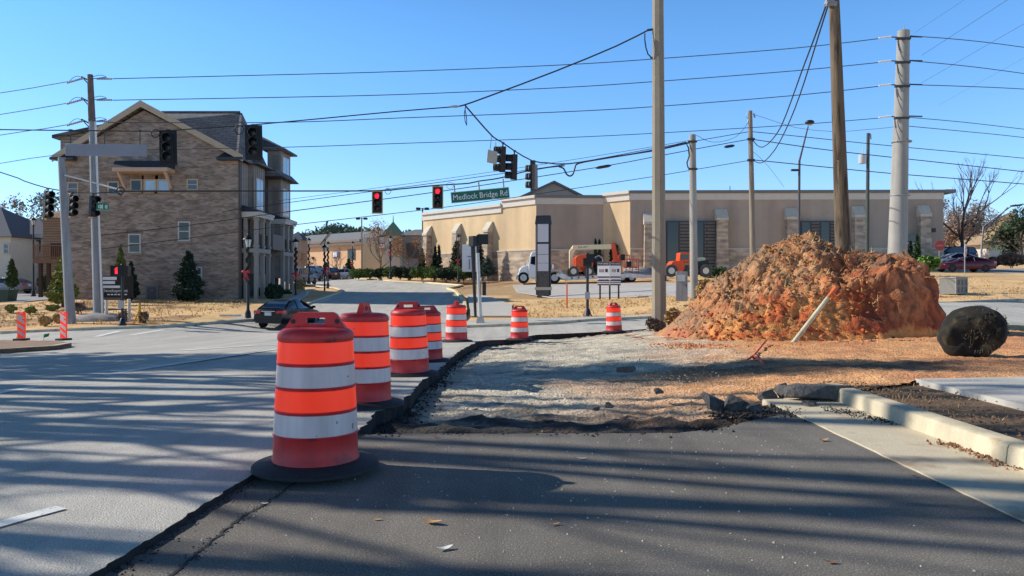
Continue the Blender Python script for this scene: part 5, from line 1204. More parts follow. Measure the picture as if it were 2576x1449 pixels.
for i, (x, y, _) in enumerate(mv):
    px = HX + x * MS
    low = mnoise.fractal(Vector((x * .9, y * .9, 3)), 1, 2, 3); mid = mnoise.fractal(Vector((x * 2.6, y * 2.6, 9)), 1, 2, 4); fin = mnoise.fractal(Vector((x * 8, y * 8, 1)), 1, 2, 3)
    rg = mnoise.ridged_multi_fractal(Vector((x * 1.5, y * 1.5, 5)), 1, 2, 4, 1, 2)
    h = np.interp(x, RXm, RZm); b0 = mb_[i]
    hr_ = max(0, h - b0)
    yf = np.interp(px, [1600, 1690, 1800, 1980, 2060, 2150, 2250, 2340, 2400], [21.8, 20.3, 19.7, 19.75, 19.8, 19.95, 20.2, 21.0, 22.3]) + .22 * low + .07 * mid
    yr = np.interp(px, [1600, 2000, 2150, 2250, 2400], [22.6, 22.9, 22.3, 22.2, 22.6])
    cl = sm(2010, 2110, px)                                  # 1 on the dug cliff side
    u = (y - yf) / max(.3, yr - yf)
    if u <= 0: s = 0; tal = max(0, 1 + u * 2.2)
    elif u < 1:
        sl = u ** .85 * (1.0) ; sl = sl * .8 + .2 * sm(0, .35, u)
        cf = .68 * sm(0, .26, u) ** 1.3 + .32 * sm(.15, 1, u)
        s = sl * (1 - cl) + cf * cl; tal = 1
    else:
        s = 1 - sm(0, 1, (y - yr) / (26.6 - yr)) ** 1.2; tal = s
    env = min(1, hr_ / .8) * (sm(-.05, .25, u) if u < 1 else s)
    z = b0 + hr_ * s + env * (.20 * low + .16 * mid + .05 * fin - .10 * (1 - cl) * (rg - 1)) * (1.0 if u < .85 else .45)
    if u <= 0: z = b0 - .16 + .24 * max(0, mid + .35) * tal ** 2
    # shaded pocket left of the cliff, and the pale bulge to its right
    kx = (px - 2080) / 42
    if 0 < u < .8: z -= .55 * math.exp(-kx * kx) * sm(.1, .45, u) * (1 - sm(.55, .8, u))
    kx = (px - 2195) / 48
    if 0 < u < .6: z += .35 * math.exp(-kx * kx) * sm(0, .15, u) * (1 - sm(.3, .6, u))
    mv[i][2] = z
    mt.append((u, cl, hr_, b0, px, env))
# second pass: break the surface up in all three directions, colour by soil, with shade painted into cracks and grooves
mdis = mv.copy()
for i in range(len(mv)):
    u, cl, hr_, b0, px, env = mt[i]; x, y, z = mv[i]; q = Vector((x, y, z))
    v1 = mnoise.noise_vector(q * 1.9 + Vector((3, 1, 7))); v2 = mnoise.noise_vector(q * 4.6); v3 = mnoise.noise_vector(q * 11)
    cell = mnoise.voronoi(q * 2.4)[0]; crack = cell[1] - cell[0]; cell2 = mnoise.voronoi(q * 5.5)[0]; crack2 = cell2[1] - cell2[0]
    gq = Vector((x * 2.6, y * 2.6, z * .7)); groove = mnoise.noise(gq) ; front = env if u > -.05 else 0
    amp = front * (1 if u < 1.1 else .3)
    kq = .7 - .25 * cl; d = (v1 * (.07 + .09 * cl) + v2 * .045 * kq + v3 * .035 * kq) * amp
    out = (-.10 * max(0, .16 - crack) / .16 - .035 * (1 - cl * .7) * max(0, .2 - crack2) / .2) * amp
    out += -cl * .16 * max(0, -groove) * amp
    mdis[i] = (x + d.x, y + d.y - out * (.8 if cl > .4 else .4), max(z + d.z + out * .6, b0 - .02) if u > 0 else z + d.z * .2)
    low = mnoise.fractal(q * .8, 1, 2, 3); mid = mnoise.fractal(q * 2.2 + Vector((9, 9, 9)), 1, 2, 4); fin = mnoise.fractal(q * 7, 1, 2, 3)
    t_ = sm(.0, 1, (z - b0) / max(.5, hr_)) if hr_ > .2 else 0
    n = mid * .9 + low * .6
    lowc = ORN * (1 - sm(-.1, .5, n)) + YEL_ * sm(-.1, .5, n)
    upc = TANS * (1 - sm(-.2, .4, n)) + PALE * sm(-.2, .4, n)
    w = sm(.40, .64, t_ + .16 * n)
    c = lowc * (1 - w) + upc * w
    rc = DRED * (1 - sm(-.2, .5, n)) + ORN * .85 * sm(-.2, .5, n)
    bulge = math.exp(-((px - 2185) / 55) ** 2) * sm(.08, .25, t_) * (1 - sm(.6, .8, t_))
    rc = rc * (1 - .8 * bulge) + TANS * .8 * bulge
    topw = sm(.8, .95, t_); rc = rc * (1 - topw * .6) + TANS * .6 * topw
    k = cl * (1 - w * .3)
    c = c * (1 - k) + rc * k
    dk = max(sm(.12, .45, -fin + .25 * mid) * .55, .6 * (1 - sm(.02, .1, crack)) * (.25 + cl * .75), cl * .7 * sm(.1, .4, -groove))
    c = c * (1 - dk) + DKR * dk
    gr = sm(.55, .85, t_) * sm(.0, .3, mnoise.fractal(q * 1.3 + Vector((0, 5, 0)), 1, 2, 3)) * .65
    c = c * (1 - gr) + GRY * .8 * gr
    if u <= 0.05: c = YEL_ * .75 + ORN * .2
    if px < 1740: c = c * .55 + GRY * .45
    mc[i] = np.clip(c, 0, 1)
mv = mdis
nxm, nym = len(mxs), len(mys)
mf = [(j * nxm + i, j * nxm + i + 1, (j + 1) * nxm + i + 1, (j + 1) * nxm + i) for j in range(nym - 1) for i in range(nxm - 1)]
DIRT = mat('clay_dirt', rough=.97, var=.34, scale=7, bump=1.0, bscale=22, vcol=True)
tm = thing('dirt_pile', 'huge pile of orange clay with a dug cliff on its right side', 'dirt pile', (8.3, 22, G(8.3, 22)))
mv2 = mv - np.array(tm.location)
vmesh('soil_mass', mv2, mf, np.array(mc), DIRT, parent=tm)
def mound_z(x, y):
    i = int(round((x - mxs[0]) / .052)); j = int(np.searchsorted(mys, y))
    if 0 <= i < nxm and 0 <= j < nym: return mv[j * nxm + i][2]
    return G(x, y)
# loose clods and stones over the pile: uncountable, one part
rr = random.Random(11); cv = []; cf_ = []; cc = []
def clod(x, y, z, r, col):
    bm = bmesh.new(); bmesh.ops.create_icosphere(bm, subdivisions=1, radius=1); o = len(cv)
    for v in bm.verts:
        k = r * rr.uniform(.62, 1.25); cv.append((x + v.co.x * k, y + v.co.y * k, z + v.co.z * k * .75)); cc.append(col)
    cf_.extend(tuple(q.index + o for q in f.verts) for f in bm.faces); bm.free()
for k in range(3000):
    x = rr.uniform(4.3, 12.3); y = rr.uniform(19.1, 23.2); px = HX + x * MS
    if px > 2080 and rr.random() < .8: continue
    r = rr.choice((.015, .02, .025, .03, .04, .06)) * rr.uniform(.6, 1.2)
    col = ([PALE, TANS, GRY, YEL_] if mound_z(x, y) - G(x, y) > 1.1 else [ORN, YEL_, TANS, DRED])[rr.randrange(4)] * rr.uniform(.65, 1.05)
    clod(x - 8.3, y - 22, mound_z(x, y) - tm.location.z + r * .2, r, col)
me_o = vmesh('loose_clods', cv, cf_, np.clip(np.array(cc), 0, 1), DIRT, smooth=False, parent=tm); me_o['kind'] = 'stuff'
# dry weeds, roots and straw on the crest: uncountable, one part
b = MB()
for k in range(3200):
    x = rr.uniform(5.0, 11.9); y = rr.uniform(20.3, 23.8); px = HX + x * MS
    if px > 2120 and y < 21.6: continue
    if rr.random() > .35 + .7 * nz2(x, y, .9, 7): continue
    z = mound_z(x, y) - tm.location.z; a = rr.uniform(0, 6.3); L_ = rr.uniform(.10, .36); w = .016
    d = Vector((math.cos(a) * L_ * .6, math.sin(a) * L_ * .6, L_ * rr.uniform(.1, .9))); s_ = Vector((-math.sin(a) * w, math.cos(a) * w, 0)); p = Vector((x - 8.3, y - 22, z - .02))
    b.add([p - s_, p + s_, p + d], [(0, 1, 2)])
STRAW = mat('dry_straw', srgb(196, 162, 106), .9, .25, 5)
o = b.build('dry_weeds', STRAW, tm, fix=False, smooth=0); o['kind'] = 'stuff'

# ------------------------------------------------------------------ things lying about
p0 = gnd(1990, 864); p1 = at(2105, 722, p0.y + .45)
t = thing('plastic_pipe', 'long pale pipe with an orange tip leaning on the dirt pile', 'pipe', p0)
d = p1 - p0; MB().tube([(0, 0, -.05), tuple(d * .80)], .055, 14).build('pale_tube', mat('aged_white_plastic', srgb(206, 198, 164), .5, .1, 5, streak=6), t)
MB().tube([tuple(d * .80), tuple(d * .985), tuple(d)], [.057, .055, .025], 14).build('orange_tip', mat('orange_paint_tip', srgb(214, 106, 58), .6, .12, 6), t)
q = gnd(1882, 908)
t = thing('survey_stake', 'broken orange survey stake lying at the foot of the dirt pile', 'stake', q)
a, b_, c_ = gnd(1928, 868), gnd(1896, 900), gnd(1918, 916)
b = MB(); b.tube([a - q + Vector((0, 0, .12)), b_ - q + Vector((0, 0, .04)), Vector((-.03, -.05, .03))], .025, 4); b.build('long_piece', mat('orange_stake_paint', srgb(226, 110, 78), .7, .15, 8), t)
b = MB(); b.tube([b_ - q + Vector((0, 0, .05)), c_ - q + Vector((0, 0, .03))], .03, 4); b.build('short_piece', MATS['orange_stake_paint'], t)
# big dark bale
c0 = at(2446, 898, 15); rad = .60
t = thing('dark_bale', 'large dark rounded bale lying on the bare dirt at the right', 'bale', c0, R(0))
BALE = mat('dark_peat_bale', srgb(30, 28, 23), .95, .5, 4,   .45, 14, spots=srgb(84, 72, 50), sscale=3, spot_lo=.5, spot_hi=.72)
bm = bmesh.new(); bmesh.ops.create_icosphere(bm, subdivisions=5, radius=1)
fd = Vector((-.30, -.86, -.16)).normalized()
for v in bm.verts:
    n = v.co.normalized(); q = n.copy()
    k = 1 + .05 * mnoise.fractal(n * 1.5 + Vector((4, 2, 1)), 1, 2, 3)
    p = Vector((q.x * .64 * k + .10 * q.z, q.y * .58 * k, q.z * .56 * k))
    dd = p.dot(fd)
    if dd > .36: p -= fd * (dd - .36) * .86                      # the slumped flat face toward the road
    p += n * (.018 * mnoise.fractal(p * 4, 1, 2, 4))
    if dd > .30: p += fd * .07 * mnoise.fractal(p * 3.2 + Vector((1, 7, 2)), 1, 2, 3)
    p *= .96; p.z = max(p.z, -.50); v.co = p + Vector((0, 0, .49))
me = bpy.data.meshes.new('bale_body'); bm.to_mesh(me); bm.free(); me.materials.append(BALE); me.polygons.foreach_set('use_smooth', [True] * len(me.polygons))
o = bpy.data.objects.new('bale_body', me); C.objects.link(o); o.parent = t
b = MB(); rr2 = random.Random(8)
for k in range(220):
    a = rr2.uniform(0, 6.3); r_ = rr2.uniform(.1, .5); x, z = r_ * math.cos(a), .56 + r_ * math.sin(a) * .9; y = -.40 + .1 * x - rr2.uniform(0, .05); L_ = rr2.uniform(.04, .16)
    b.add([(x, y, z), (x + .012, y - .02, z), (x + rr2.gauss(0, .05), y - L_ * .4, z + rr2.gauss(0, .06))], [(0, 1, 2)])
o = b.build('loose_fibres', mat('dark_fibre', srgb(60, 54, 40), .95, .4, 10), t, fix=False, smooth=0); o['kind'] = 'stuff'
# broken asphalt lumps, each a thing
LUMP = mat('broken_asphalt', srgb(92, 89, 86), .95, .45, 9, 1.0, 22)
def lump(label, px, py, w, h, d, seed, rz=0, ry=0):
    p = gnd(px, py); r = random.Random(seed); b = MB()
    vs = []
    for k in range(18):
        u, v_, w_ = r.uniform(-1, 1), r.uniform(-1, 1), r.uniform(0, 1); e = max(abs(u), abs(v_), abs(2 * w_ - 1)); q = r.uniform(.82, 1.0) / max(e, .3)
        vs.append((max(-1, min(1, u * q)) * w / 2 + w_ * r.uniform(-.04, .05) * w, max(-1, min(1, v_ * q)) * d / 2, max(0, min(1, .5 + (w_ - .5) * q)) * h * (1 - .35 * abs(u) * r.random()) - .02))
    bm = bmesh.new()
    for v in vs: bm.verts.new(v)
    bmesh.ops.convex_hull(bm, input=bm.verts[:]); bmesh.ops.triangulate(bm, faces=bm.faces[:]); bmesh.ops.subdivide_edges(bm, edges=bm.edges[:], cuts=1, use_grid_fill=True)
    for v in bm.verts: v.co += Vector(mnoise.noise_vector(v.co * 16 + Vector((seed, 0, 0)))) * .013
    me = bpy.data.meshes.new('asphalt_chunk'); bm.to_mesh(me); bm.free(); me.materials.append(LUMP)
    o = bpy.data.objects.new('asphalt_chunk', me); C.objects.link(o); o.location = p; o.rotation_euler = (0, ry, rz)
    return tag(o, label, 'asphalt chunk', 'broken asphalt chunks')
lump('flat faced grey asphalt chunk leftmost in the heap by the gutter end', 1795, 1030, .34, .20, .24, 1, .5, .3)
lump('second upright asphalt chunk from the left in the heap by the gutter end', 1842, 1034, .26, .20, .2, 2, -.3)
lump('low rounded asphalt chunk third from the left in the heap', 1885, 1036, .26, .13, .2, 3, .2)
lump('small dark asphalt chunk standing at the gutter tip', 1925, 1003, .22, .14, .18, 4, .4)
lump('blocky asphalt chunk left of the long broken slab', 1976, 1000, .22, .20, .2, 5, .1)
lump('long broken asphalt slab against the end of the kerb', 2050, 1008, .78, .23, .35, 6, .08)
lump('asphalt fragment in front of the long broken slab', 2035, 1022, .22, .09, .18, 7, .9)
lump('lone dark asphalt lump on the orange dirt in the middle of the site', 1658, 988, .12, .09, .1, 8)
lump('dark asphalt lump in the shadow band across the gravel', 1575, 934, .34, .12, .2, 9)
lump('small asphalt lump on the gravel behind the shoulder edge', 1495, 1028, .12, .06, .1, 10)
lump('small asphalt lump right of the other one behind the shoulder edge', 1535, 1022, .11, .07, .1, 12)
CRM = mat('black_crumbs', srgb(52, 50, 48), .95, .4, 20)
def crumbs(name, label, pts, n, spread, r0, r1, m, seed):
    r = random.Random(seed); b = MB(); P = []
    for k in range(n):
        i = r.randrange(len(pts) - 1); u = r.random(); p = Vector(pts[i]).lerp(Vector(pts[i + 1]), u)
        P.append((p.x + r.gauss(0, spread), p.y + r.gauss(0, spread), r.uniform(r0, r1)))
    P = np.array(P); zz = GA(P[:, :2]) + np.where(inpoly(P[:, 0], P[:, 1], PIT) & (P[:, 0] < 2), -.12, 0) + P[:, 2] * .3
    for (x, y, s_), z in zip(P.tolist(), zz.tolist()):
        a = r.uniform(0, 3)
        vs = [(x + s_ * math.cos(a + k2 * 2.1) * r.uniform(.6, 1.2), y + s_ * math.sin(a + k2 * 2.1) * r.uniform(.6, 1.2), z - s_ * .3) for k2 in range(3)] + [(x, y, z + s_ * r.uniform(.3, .8))]
        b.add(vs, [(0, 1, 3), (1, 2, 3), (2, 0, 3)])
    o = b.build(name, m, None, fix=False, smooth=0); o['kind'] = 'stuff'; o['label'] = label
    return o
crumbs('asphalt_crumbs', 'black asphalt crumbs strewn along the broken pavement edges', [p[:2] for p in (gnd(1740, 1075), gnd(1800, 1045), gnd(1900, 1040), gnd(1960, 1030), gnd(2000, 1045))], 800, .12, .005, .028, CRM, 1)
crumbs('asphalt_crumbs', 'black asphalt crumbs below the curved cut edge', EDGE[:9], 1800, .12, .006, .035, CRM, 2)
crumbs('asphalt_crumbs', 'black asphalt crumbs behind the front edge of the shoulder', [(p[0], p[1] + .25) for p in FRONT[:5]], 1900, .13, .004, .026, CRM, 3)
crumbs('asphalt_crumbs', 'heaps of dark crumbs on the gutter against the kerb', [p[:2] for p in (gnd(2080, 1030), gnd(2180, 1052), gnd(2260, 1068))], 800, .08, .006, .03, CRM, 4)
LEAFB = mat('brown_dead_leaves', srgb(132, 92, 62), .85, .35, 12)
crumbs('leaf_litter', 'brown leaf litter gathered in the gutter along the kerb', [p[:2] for p in (gnd(2365, 1118), gnd(2420, 1130), gnd(2480, 1155), gnd(2560, 1185))], 420, .05, .012, .035, LEAFB, 5)
crumbs('stones', 'loose stones scattered over the gravel and dirt', [(-.5, 8), (1, 10), (3, 11), (.5, 14), (4, 13), (2, 17), (6, 15), (0, 18), (5, 18)], 1500, .9, .005, .02, mat('loose_stone', srgb(176, 158, 134), .9, .35, 14), 6)
crumbs('grit', 'pale grit and twigs sprinkled over the dark shoulder', [(-1.4, 4), (2.4, 6.5), (-1, 6), (2.5, 3), (0, 3.2), (1, 5.5), (2, 7.5)], 500, .55, .003, .011, mat('pale_grit', srgb(190, 180, 160), .9, .35, 14), 7)
crumbs('soil_clods', 'dark soil clods and dead grass on the verge behind the new kerb', [(4.7, 3), (4.7, 5), (4.7, 7), (4.7, 9), (4.6, 10.3)], 2400, .34, .005, .022, mat('verge_soil', srgb(116, 92, 68), .95, .4, 14), 9)
crumbs('grit', 'dark grit along the ragged saw cut', CUT[1:6], 900, .05, .003, .012, CRM, 8)
crumbs('spilled_clods', 'orange clay crumbs spilled around the foot of the dirt pile', [p[:2] for p in (gnd(1670, 868), gnd(1800, 872), gnd(1980, 868), gnd(2150, 864), gnd(2330, 850))], 1500, .32, .008, .05, mat('spilled_clay', srgb(204, 128, 80), .95, .35, 9), 21)
crumbs('spilled_clods', 'dark crumbs around the foot of the dark bale', [p[:2] for p in (gnd(2370, 900), gnd(2440, 908), gnd(2520, 900))], 260, .10, .006, .035, CRM, 22)
# single leaves and scraps one can point at
def leaf(label, px, py, L_, m, seed, name='fallen_leaf', cat='leaf', curl=.35):
    p = gnd(px, py); r = random.Random(seed); b = MB(); n = 7; a = r.uniform(-.5, .5); vs = []
    for i in range(n):
        u = i / (n - 1); w = L_ * .42 * math.sin(math.pi * (u * .92 + .04)) ** .8
        x = (u - .5) * L_; z = .006 + curl * L_ * (abs(u - .5) * 1.2) ** 1.5
        for s_ in (-1, 1): vs.append((x * math.cos(a) - s_ * w * .5 * math.sin(a), x * math.sin(a) + s_ * w * .5 * math.cos(a), z + abs(s_) * curl * w * .45))
        vs.append((x * math.cos(a), x * math.sin(a), z))
    fs = []
    for i in range(n - 1):
        o = i * 3; fs += [(o, o + 2, o + 5, o + 3), (o + 2, o + 1, o + 4, o + 5)]
    b.add(vs, fs); o = b.build(name, m, None, fix=False); o.location = p
    return tag(o, label, cat, 'leaves and scraps on the shoulder')
LT = mat('tan_leaf', srgb(196, 150, 96), .8, .2, 20); LW = mat('pale_scrap', srgb(220, 220, 214), .6, .1, 20); LR = mat('red_leaf', srgb(176, 76, 60), .8, .2, 20)
leaf('curled tan leaf lying in front right of the nearest drum', 1086, 1318, .12, LT, 1)
leaf('white scrap near the bottom centre of the picture', 1118, 1384, .09, LW, 2, 'scrap', 'scrap')
leaf('small pale scrap on the shoulder right of centre', 1463, 1156, .07, LW, 3, 'scrap', 'scrap')
leaf('red leaf at the shoulder front edge right of the nearest drum', 1095, 1101, .07, LR, 4)
leaf('tan leaf right of centre near the bottom of the picture', 1395, 1322, .06, LT, 5)
leaf('orange brown scrap beside the gutter line', 2072, 1110, .10, LT, 6)
leaf('dark leaf on the road left of the saw cut', 292, 1286, .04, LEAFB, 7)
leaf('pale leaf on the shoulder in front of the drum shadow', 950, 1309, .05, LT, 9, curl=.1)
leaf('dark leaf at the lower right of the shoulder', 2090, 1418, .06, LEAFB, 10)
leaf('pale scrap left of the nearest drum on the road', 665, 1270, .05, LW, 11, 'scrap', 'scrap')
leaf('small brown leaf in the middle of the concrete gutter', 2300, 1200, .06, LEAFB, 12)

# ------------------------------------------------------------------ small street things
POSTW = mat('white_marker_post', srgb(214, 208, 192), .6, .1, 6, streak=6)
def post(name, label, px, top, bot, Y, r, m, cat='marker post', group='marker posts on the left corner'):
    p = at(px, bot, Y); h = (bot - top) * Y / F
    o = MB().lathe([(r, -.15), (r, h * .97), (r * .85, h), (0, h)], 12).build(name, m, None); o.location = p
    return tag(o, label, cat, group)
post('marker_post', 'white marker post just right of the rust topped pole', 268, 755, 797, 36.5, .07, POSTW)
post('marker_post', 'white marker post right of the black pedestrian signal', 325, 752, 800, 36, .075, POSTW)
post('marker_post', 'yellow marker post on the left corner', 351, 763, 806, 35, .07, mat('yellow_post', srgb(222, 168, 44), .55, .1, 6))
post('marker_post', 'slim orange marker post on the dry lawn beside the tall stone sign', 1426, 712, 776, 45, .05, mat('orange_post', srgb(222, 104, 66), .55, .1, 6), group='marker posts')
p = at(360, 806, 34.9); b = MB(); b.tube([(-.25, 0, 0), (-.1, 0, .35), (0, -.03, .55)], .03, 6); b.tube([(-.1, 0, .35), (.2, 0, 0)], .03, 6)
o = b.build('gas_pipe', MATS['yellow_post'], None); o.location = p - Vector((.1, .05, 0)); tag(o, 'bent yellow pipe at the foot of the yellow marker post', 'pipe')
p = at(590, 772, 47); p = gnd(570, 797); o = MB().tube([(-.35, 0, .07), (.7, .1, .07)], .06, 8).build('pipe_piece', POSTW, None); o.location = p; tag(o, 'short white pipe lying on the left lawn by the pavement', 'pipe')
# gravel heap at the pole foot
p = at(250, 806, 36.6)
o = MB().blob((0, 0, 0), 1.1, 3, .2, 2, sq=(1.25, .7, .33)).build('gravel_heap', mat('grey_gravel', srgb(150, 144, 140), .95, .35, 12, .8, 20), None); o.location = p; tag(o, 'low grey gravel heap around the rust topped pole foot', 'gravel heap')
# monument sign on the left lawn
p = at(290, 752, 46)
t = thing('monument_sign', 'dark board sign with white lettering on the left lawn before the townhouse', 'sign', p, R(6))
b = MB(); b.box((0, 0, .75), (2.1, .18, 1.35)); b.build('board', mat('dark_brown_board', srgb(40, 35, 32), .7, .15, 4), t, bevel=.02)
b = MB()
for z, x, w, h in ((1.25, -.28, .8, .19), (1.0, -.33, .7, .18), (.74, -.18, 1.0, .15)): b.box((x, -.1, z), (w, .012, h))
b.build('white_panels', WHT, t)
text_mb('Development', .27, Matrix.Translation((.02, -.1, .5)) @ FACE, .004, 1.0).build('lettering', WHT, t, smooth=0, fix=False)
b = MB(); [b.box((-.35 + k * .2, -.1, .27), (.14, .012, .07)) for k in range(6)]; b.build('phone_digits', WHT, t)
b = MB(); b.box((-.8, 0, 0), (.12, .12, .5)); b.build('leg', BLK, t); b = MB(); b.box((.8, 0, 0), (.12, .12, .5)); b.build('leg', BLK, t)
# for lease sign
p = at(1533, 752, 50)
t = thing('for_lease_sign', 'white and maroon for lease sign of two angled panels on dark legs', 'sign', p)
MAR = mat('maroon_print', srgb(74, 36, 52), .55, .1, 5)
for sx, tone in ((-1, 0), (1, 1)):
    M = Matrix.Translation((0, -.25, 0)) @ Matrix.Rotation(R(-20 if sx < 0 else 26), 4, 'Z').inverted() if sx > 0 else Matrix.Translation((0, -.25, 0)) @ Matrix.Rotation(R(18), 4, 'Z').inverted()
    if sx > 0: M = Matrix.Translation((0.0, -.25, 0)) @ Matrix.Rotation(R(24), 4, 'Z')
    b = MB(); b.m = M; b.box((sx * .42, 0, 1.68), (.82, .04, 1.56)); pn = b.build('panel', WHT, t)
    b = MB(); b.m = M
    b.box((sx * .42, -.024, 2.33), (.8, .008, .25)); b.build('maroon_band', MAR, pn)
    for zz, hh in ((1.445, .09), (1.22, .08), (1.09, .05), (.945, .08)):
        b = MB(); b.m = M; b.box((sx * .42, -.024, zz), (.8, .008, hh)); b.build('maroon_band', MAR, pn)
    text_mb('FOR LEASE', .15, M @ Matrix.Translation((sx * .42, -.032, 2.33)) @ FACE, .003, .95).build('lettering', WHT, pn, smooth=0, fix=False)
    b = MB(); b.m = M; b.box((sx * .42 + .2, -.024, 1.88), (.17, .008, .22)); b.build('logo_square', MAR, pn); b = MB(); b.m = M; [b.box((sx * .42 - .26 + k * .085, -.024, 1.87), (.05, .008, .2)) for k in range(4)]; b.build('logo_letters', mat('mauve_print', srgb(150, 112, 124), .6, .1, 5), pn); b = MB(); b.m = M; [b.box((sx * .42 - .25 + k * .13, -.024, 1.27), (.10, .008, .06)) for k in range(5)]; b.build('phone_digits', MATS['mauve_print'], pn)
for x, y in ((-.62, -.02), (0, -.2), (.62, .06)):
    b = MB(); b.box((x, y, .4), (.1, .1, 1.1)); b.build('leg', BLK, t)
# pylon sign
p = at(1367, 749, 57)
t = thing('pylon_sign', 'tall narrow stone footed pylon sign with blank grey panels', 'pylon sign', p, R(-8))
PG = mat('blank_sign_panel', srgb(222, 216, 216), .55, .05, 2); DST = mat('dark_stone_base', srgb(98, 92, 88), .9, .4, 7, .5, 20)
b = MB(); b.box((.0, .1, 3.2), (1.1, .5, 6.0)); b.build('frame', mat('charcoal_frame', srgb(48, 48, 54), .6, .1, 3), t)
for z0, z1 in ((4.2, 5.55), (3.28, 4.05), (2.62, 3.25), (2.0, 2.6)):
    b = MB(); b.bx((-.42, -.2, z0), (.40, -.14, z1)); b.build('sign_panel', PG, t)
b = MB(); b.bx((-.44, -.22, -.4), (.44, .4, 1.95)); b.build('stone_base', DST, t)
b = MB(); b.bx((-.62, -.3, .58), (.62, .45, .80)); b.build('ledge', CAPS, t)
b = MB(); b.loft([[(-.62, -.25, 5.55), (.62, -.25, 5.55), (.62, .4, 5.55), (-.62, .4, 5.55)], [(-.55, -.2, 6.12), (.55, -.2, 6.12), (.55, .35, 6.12), (-.55, .35, 6.12)]]); b.build('cap', METROOF, t, smooth=0)
b = MB(); b.bx((-.60, -.16, 1.2), (-.52, .35, 5.5)); b.build('side_trim', CAPS, t)
# white notice board by the hedge
p = at(1181, 705, 80)
t = thing('notice_sign', 'plain white notice board standing behind the hedge', 'sign', p)
b = MB(); b.box((0, 0, 2.35), (1.55, .12, 2.9)); b.build('board', WHT, t); b = MB(); b.box((0, -.08, 1.7), (.14, .04, 1.1)); b.box((0, -.08, 2.5), (.42, .04, .14)); b.build('grey_mark', mat('pale_blue_print', srgb(130, 150, 176), .6, .05, 5), t)
for x in (-.6, .6):
    b = MB(); b.box((x, 0, .4), (.1, .1, 1.2)); b.build('leg', BLK, t)
# utility cabinet and big gridded box
p = at(1715, 755, 41)
t = thing('utility_cabinet', 'grey metal utility cabinet beside the slim concrete pole', 'cabinet', p, R(-14)); CABG = mat('cabinet_grey', srgb(152, 148, 146), .6, .08, 3, streak=4)
b = MB(); b.box((0, 0, .75), (.62, .45, 1.6)); b.build('housing', CABG, t, bevel=.02); b = MB(); b.box((-.02, -.235, 1.2), (.42, .02, .35)); b.build('label_plate', mat('pale_plate', srgb(190, 188, 186), .5, .05, 4), t); b = MB(); b.box((.24, -.24, .8), (.03, .04, .14)); b.build('handle', BLK, t)
p = at(2397, 739, 42)
t = thing('utility_box', 'large grey ribbed utility box standing on the right hand lawn', 'utility box', p, R(28))
b = MB(); b.box((0, 0, .42), (1.02, .92, .86)); b.build('housing', mat('box_grey', srgb(128, 126, 120), .75, .1, 3), t)
b = MB()
for fz in (.05, .44, .83): b.box((0, -.48, fz), (1.06, .06, .08)); b.box((.53, 0, fz), (.06, .98, .08))
for x in (-.5, -.17, .17, .5): b.box((x, -.48, .44), (.07, .06, .84))
for y in (-.3, .1, .42): b.box((.53, y, .44), (.06, .07, .84))
b.build('ribs', mat('rib_grey', srgb(150, 146, 138), .75, .1, 3), t)
b = MB(); b.box((0, 0, .9), (1.1, 1.0, .08)); b.build('lid', MATS['rib_grey'], t)
# stop sign and the do not enter disc
SRED = mat('sign_red', srgb(196, 28, 44), .45, .06, 4)
p = at(2427, 685, 63.5)
t = thing('stop_sign', 'red stop sign seen at an angle in front of the dark red car', 'stop sign', p, R(52))
h = (685 - 608) * 63.5 / F
b = MB(); b.lathe([(.045, -.2), (.045, h)], 8); b.build('post', STEEL, t)
b = MB(); b.lathe([(.56, -.012), (.56, .012)], 8, (0, -.06, h - .75), 'Y', R(22.5)); b.m = Matrix.Identity(4); pl = b.build('plate', WHT, t, smooth=0)
b = MB(); b.lathe([(.52, -.004), (.52, .004)], 8, (0, -.078, h - .75), 'Y', R(22.5)); b.build('red_face', SRED, pl, smooth=0)
text_mb('STOP', .42, Matrix.Translation((0, -.09, h - .75)) @ FACE, .003, .9).build('lettering', WHT, pl, smooth=0, fix=False)
p = at(2363, 650, 74); t = thing('do_not_enter_sign', 'round faded red sign at the corner of the tan building', 'road sign', p)
b = MB(); b.lathe([(.05, -1.2), (.05, 1.7)], 8); b.build('post', STEEL, t); b = MB(); b.lathe([(.5, -.015), (.5, .015)], 24, (0, -.07, 1.25), 'Y'); f = b.build('disc', mat('faded_sign_red', srgb(190, 70, 58), .6, .1, 4), t); b = MB(); b.box((0, -.09, 1.25), (.66, .01, .14)); b.build('bar', mat('faded_pink_bar', srgb(206, 130, 116), .6, .1, 4), f)
# hose / tape strips: green trash bin at the left edge
p = at(14, 772, 50); t = thing('trash_bin', 'dark green bin at the left edge by the parking lot', 'bin', p)
b = MB(); b.loft([[(-.4, -.4, 0), (.4, -.4, 0), (.4, .4, 0), (-.4, .4, 0)], [(-.5, -.5, 1.05), (.5, -.5, 1.05), (.5, .5, 1.05), (-.5, .5, 1.05)]]); b.build('tub', mat('bin_green', srgb(28, 62, 52), .6, .1, 4), t); b = MB(); b.box((0, 0, 1.1), (1.06, 1.06, .1)); b.build('lid', MATS['bin_green'], t)
# green marker flags on the island
for lab, px, py in (('dark green tape flag left of the island panels', 42, 856), ('bright green tape flag between the island panels', 110, 850)):
    p = at(px, py, 24.5); b = MB(); b.add([(0, 0, .0), (.16, 0, .05), (.18, .02, .15), (.02, 0, .12)], [(0, 1, 2, 3)]); b.tube([(0, 0, -.2), (0, 0, .12)], .006, 4); o = b.build('marker_flag', mat('flag_green', srgb(20, 120, 84), .7, .1, 6), None, fix=False); o.location = p; tag(o, lab, 'marker flag')

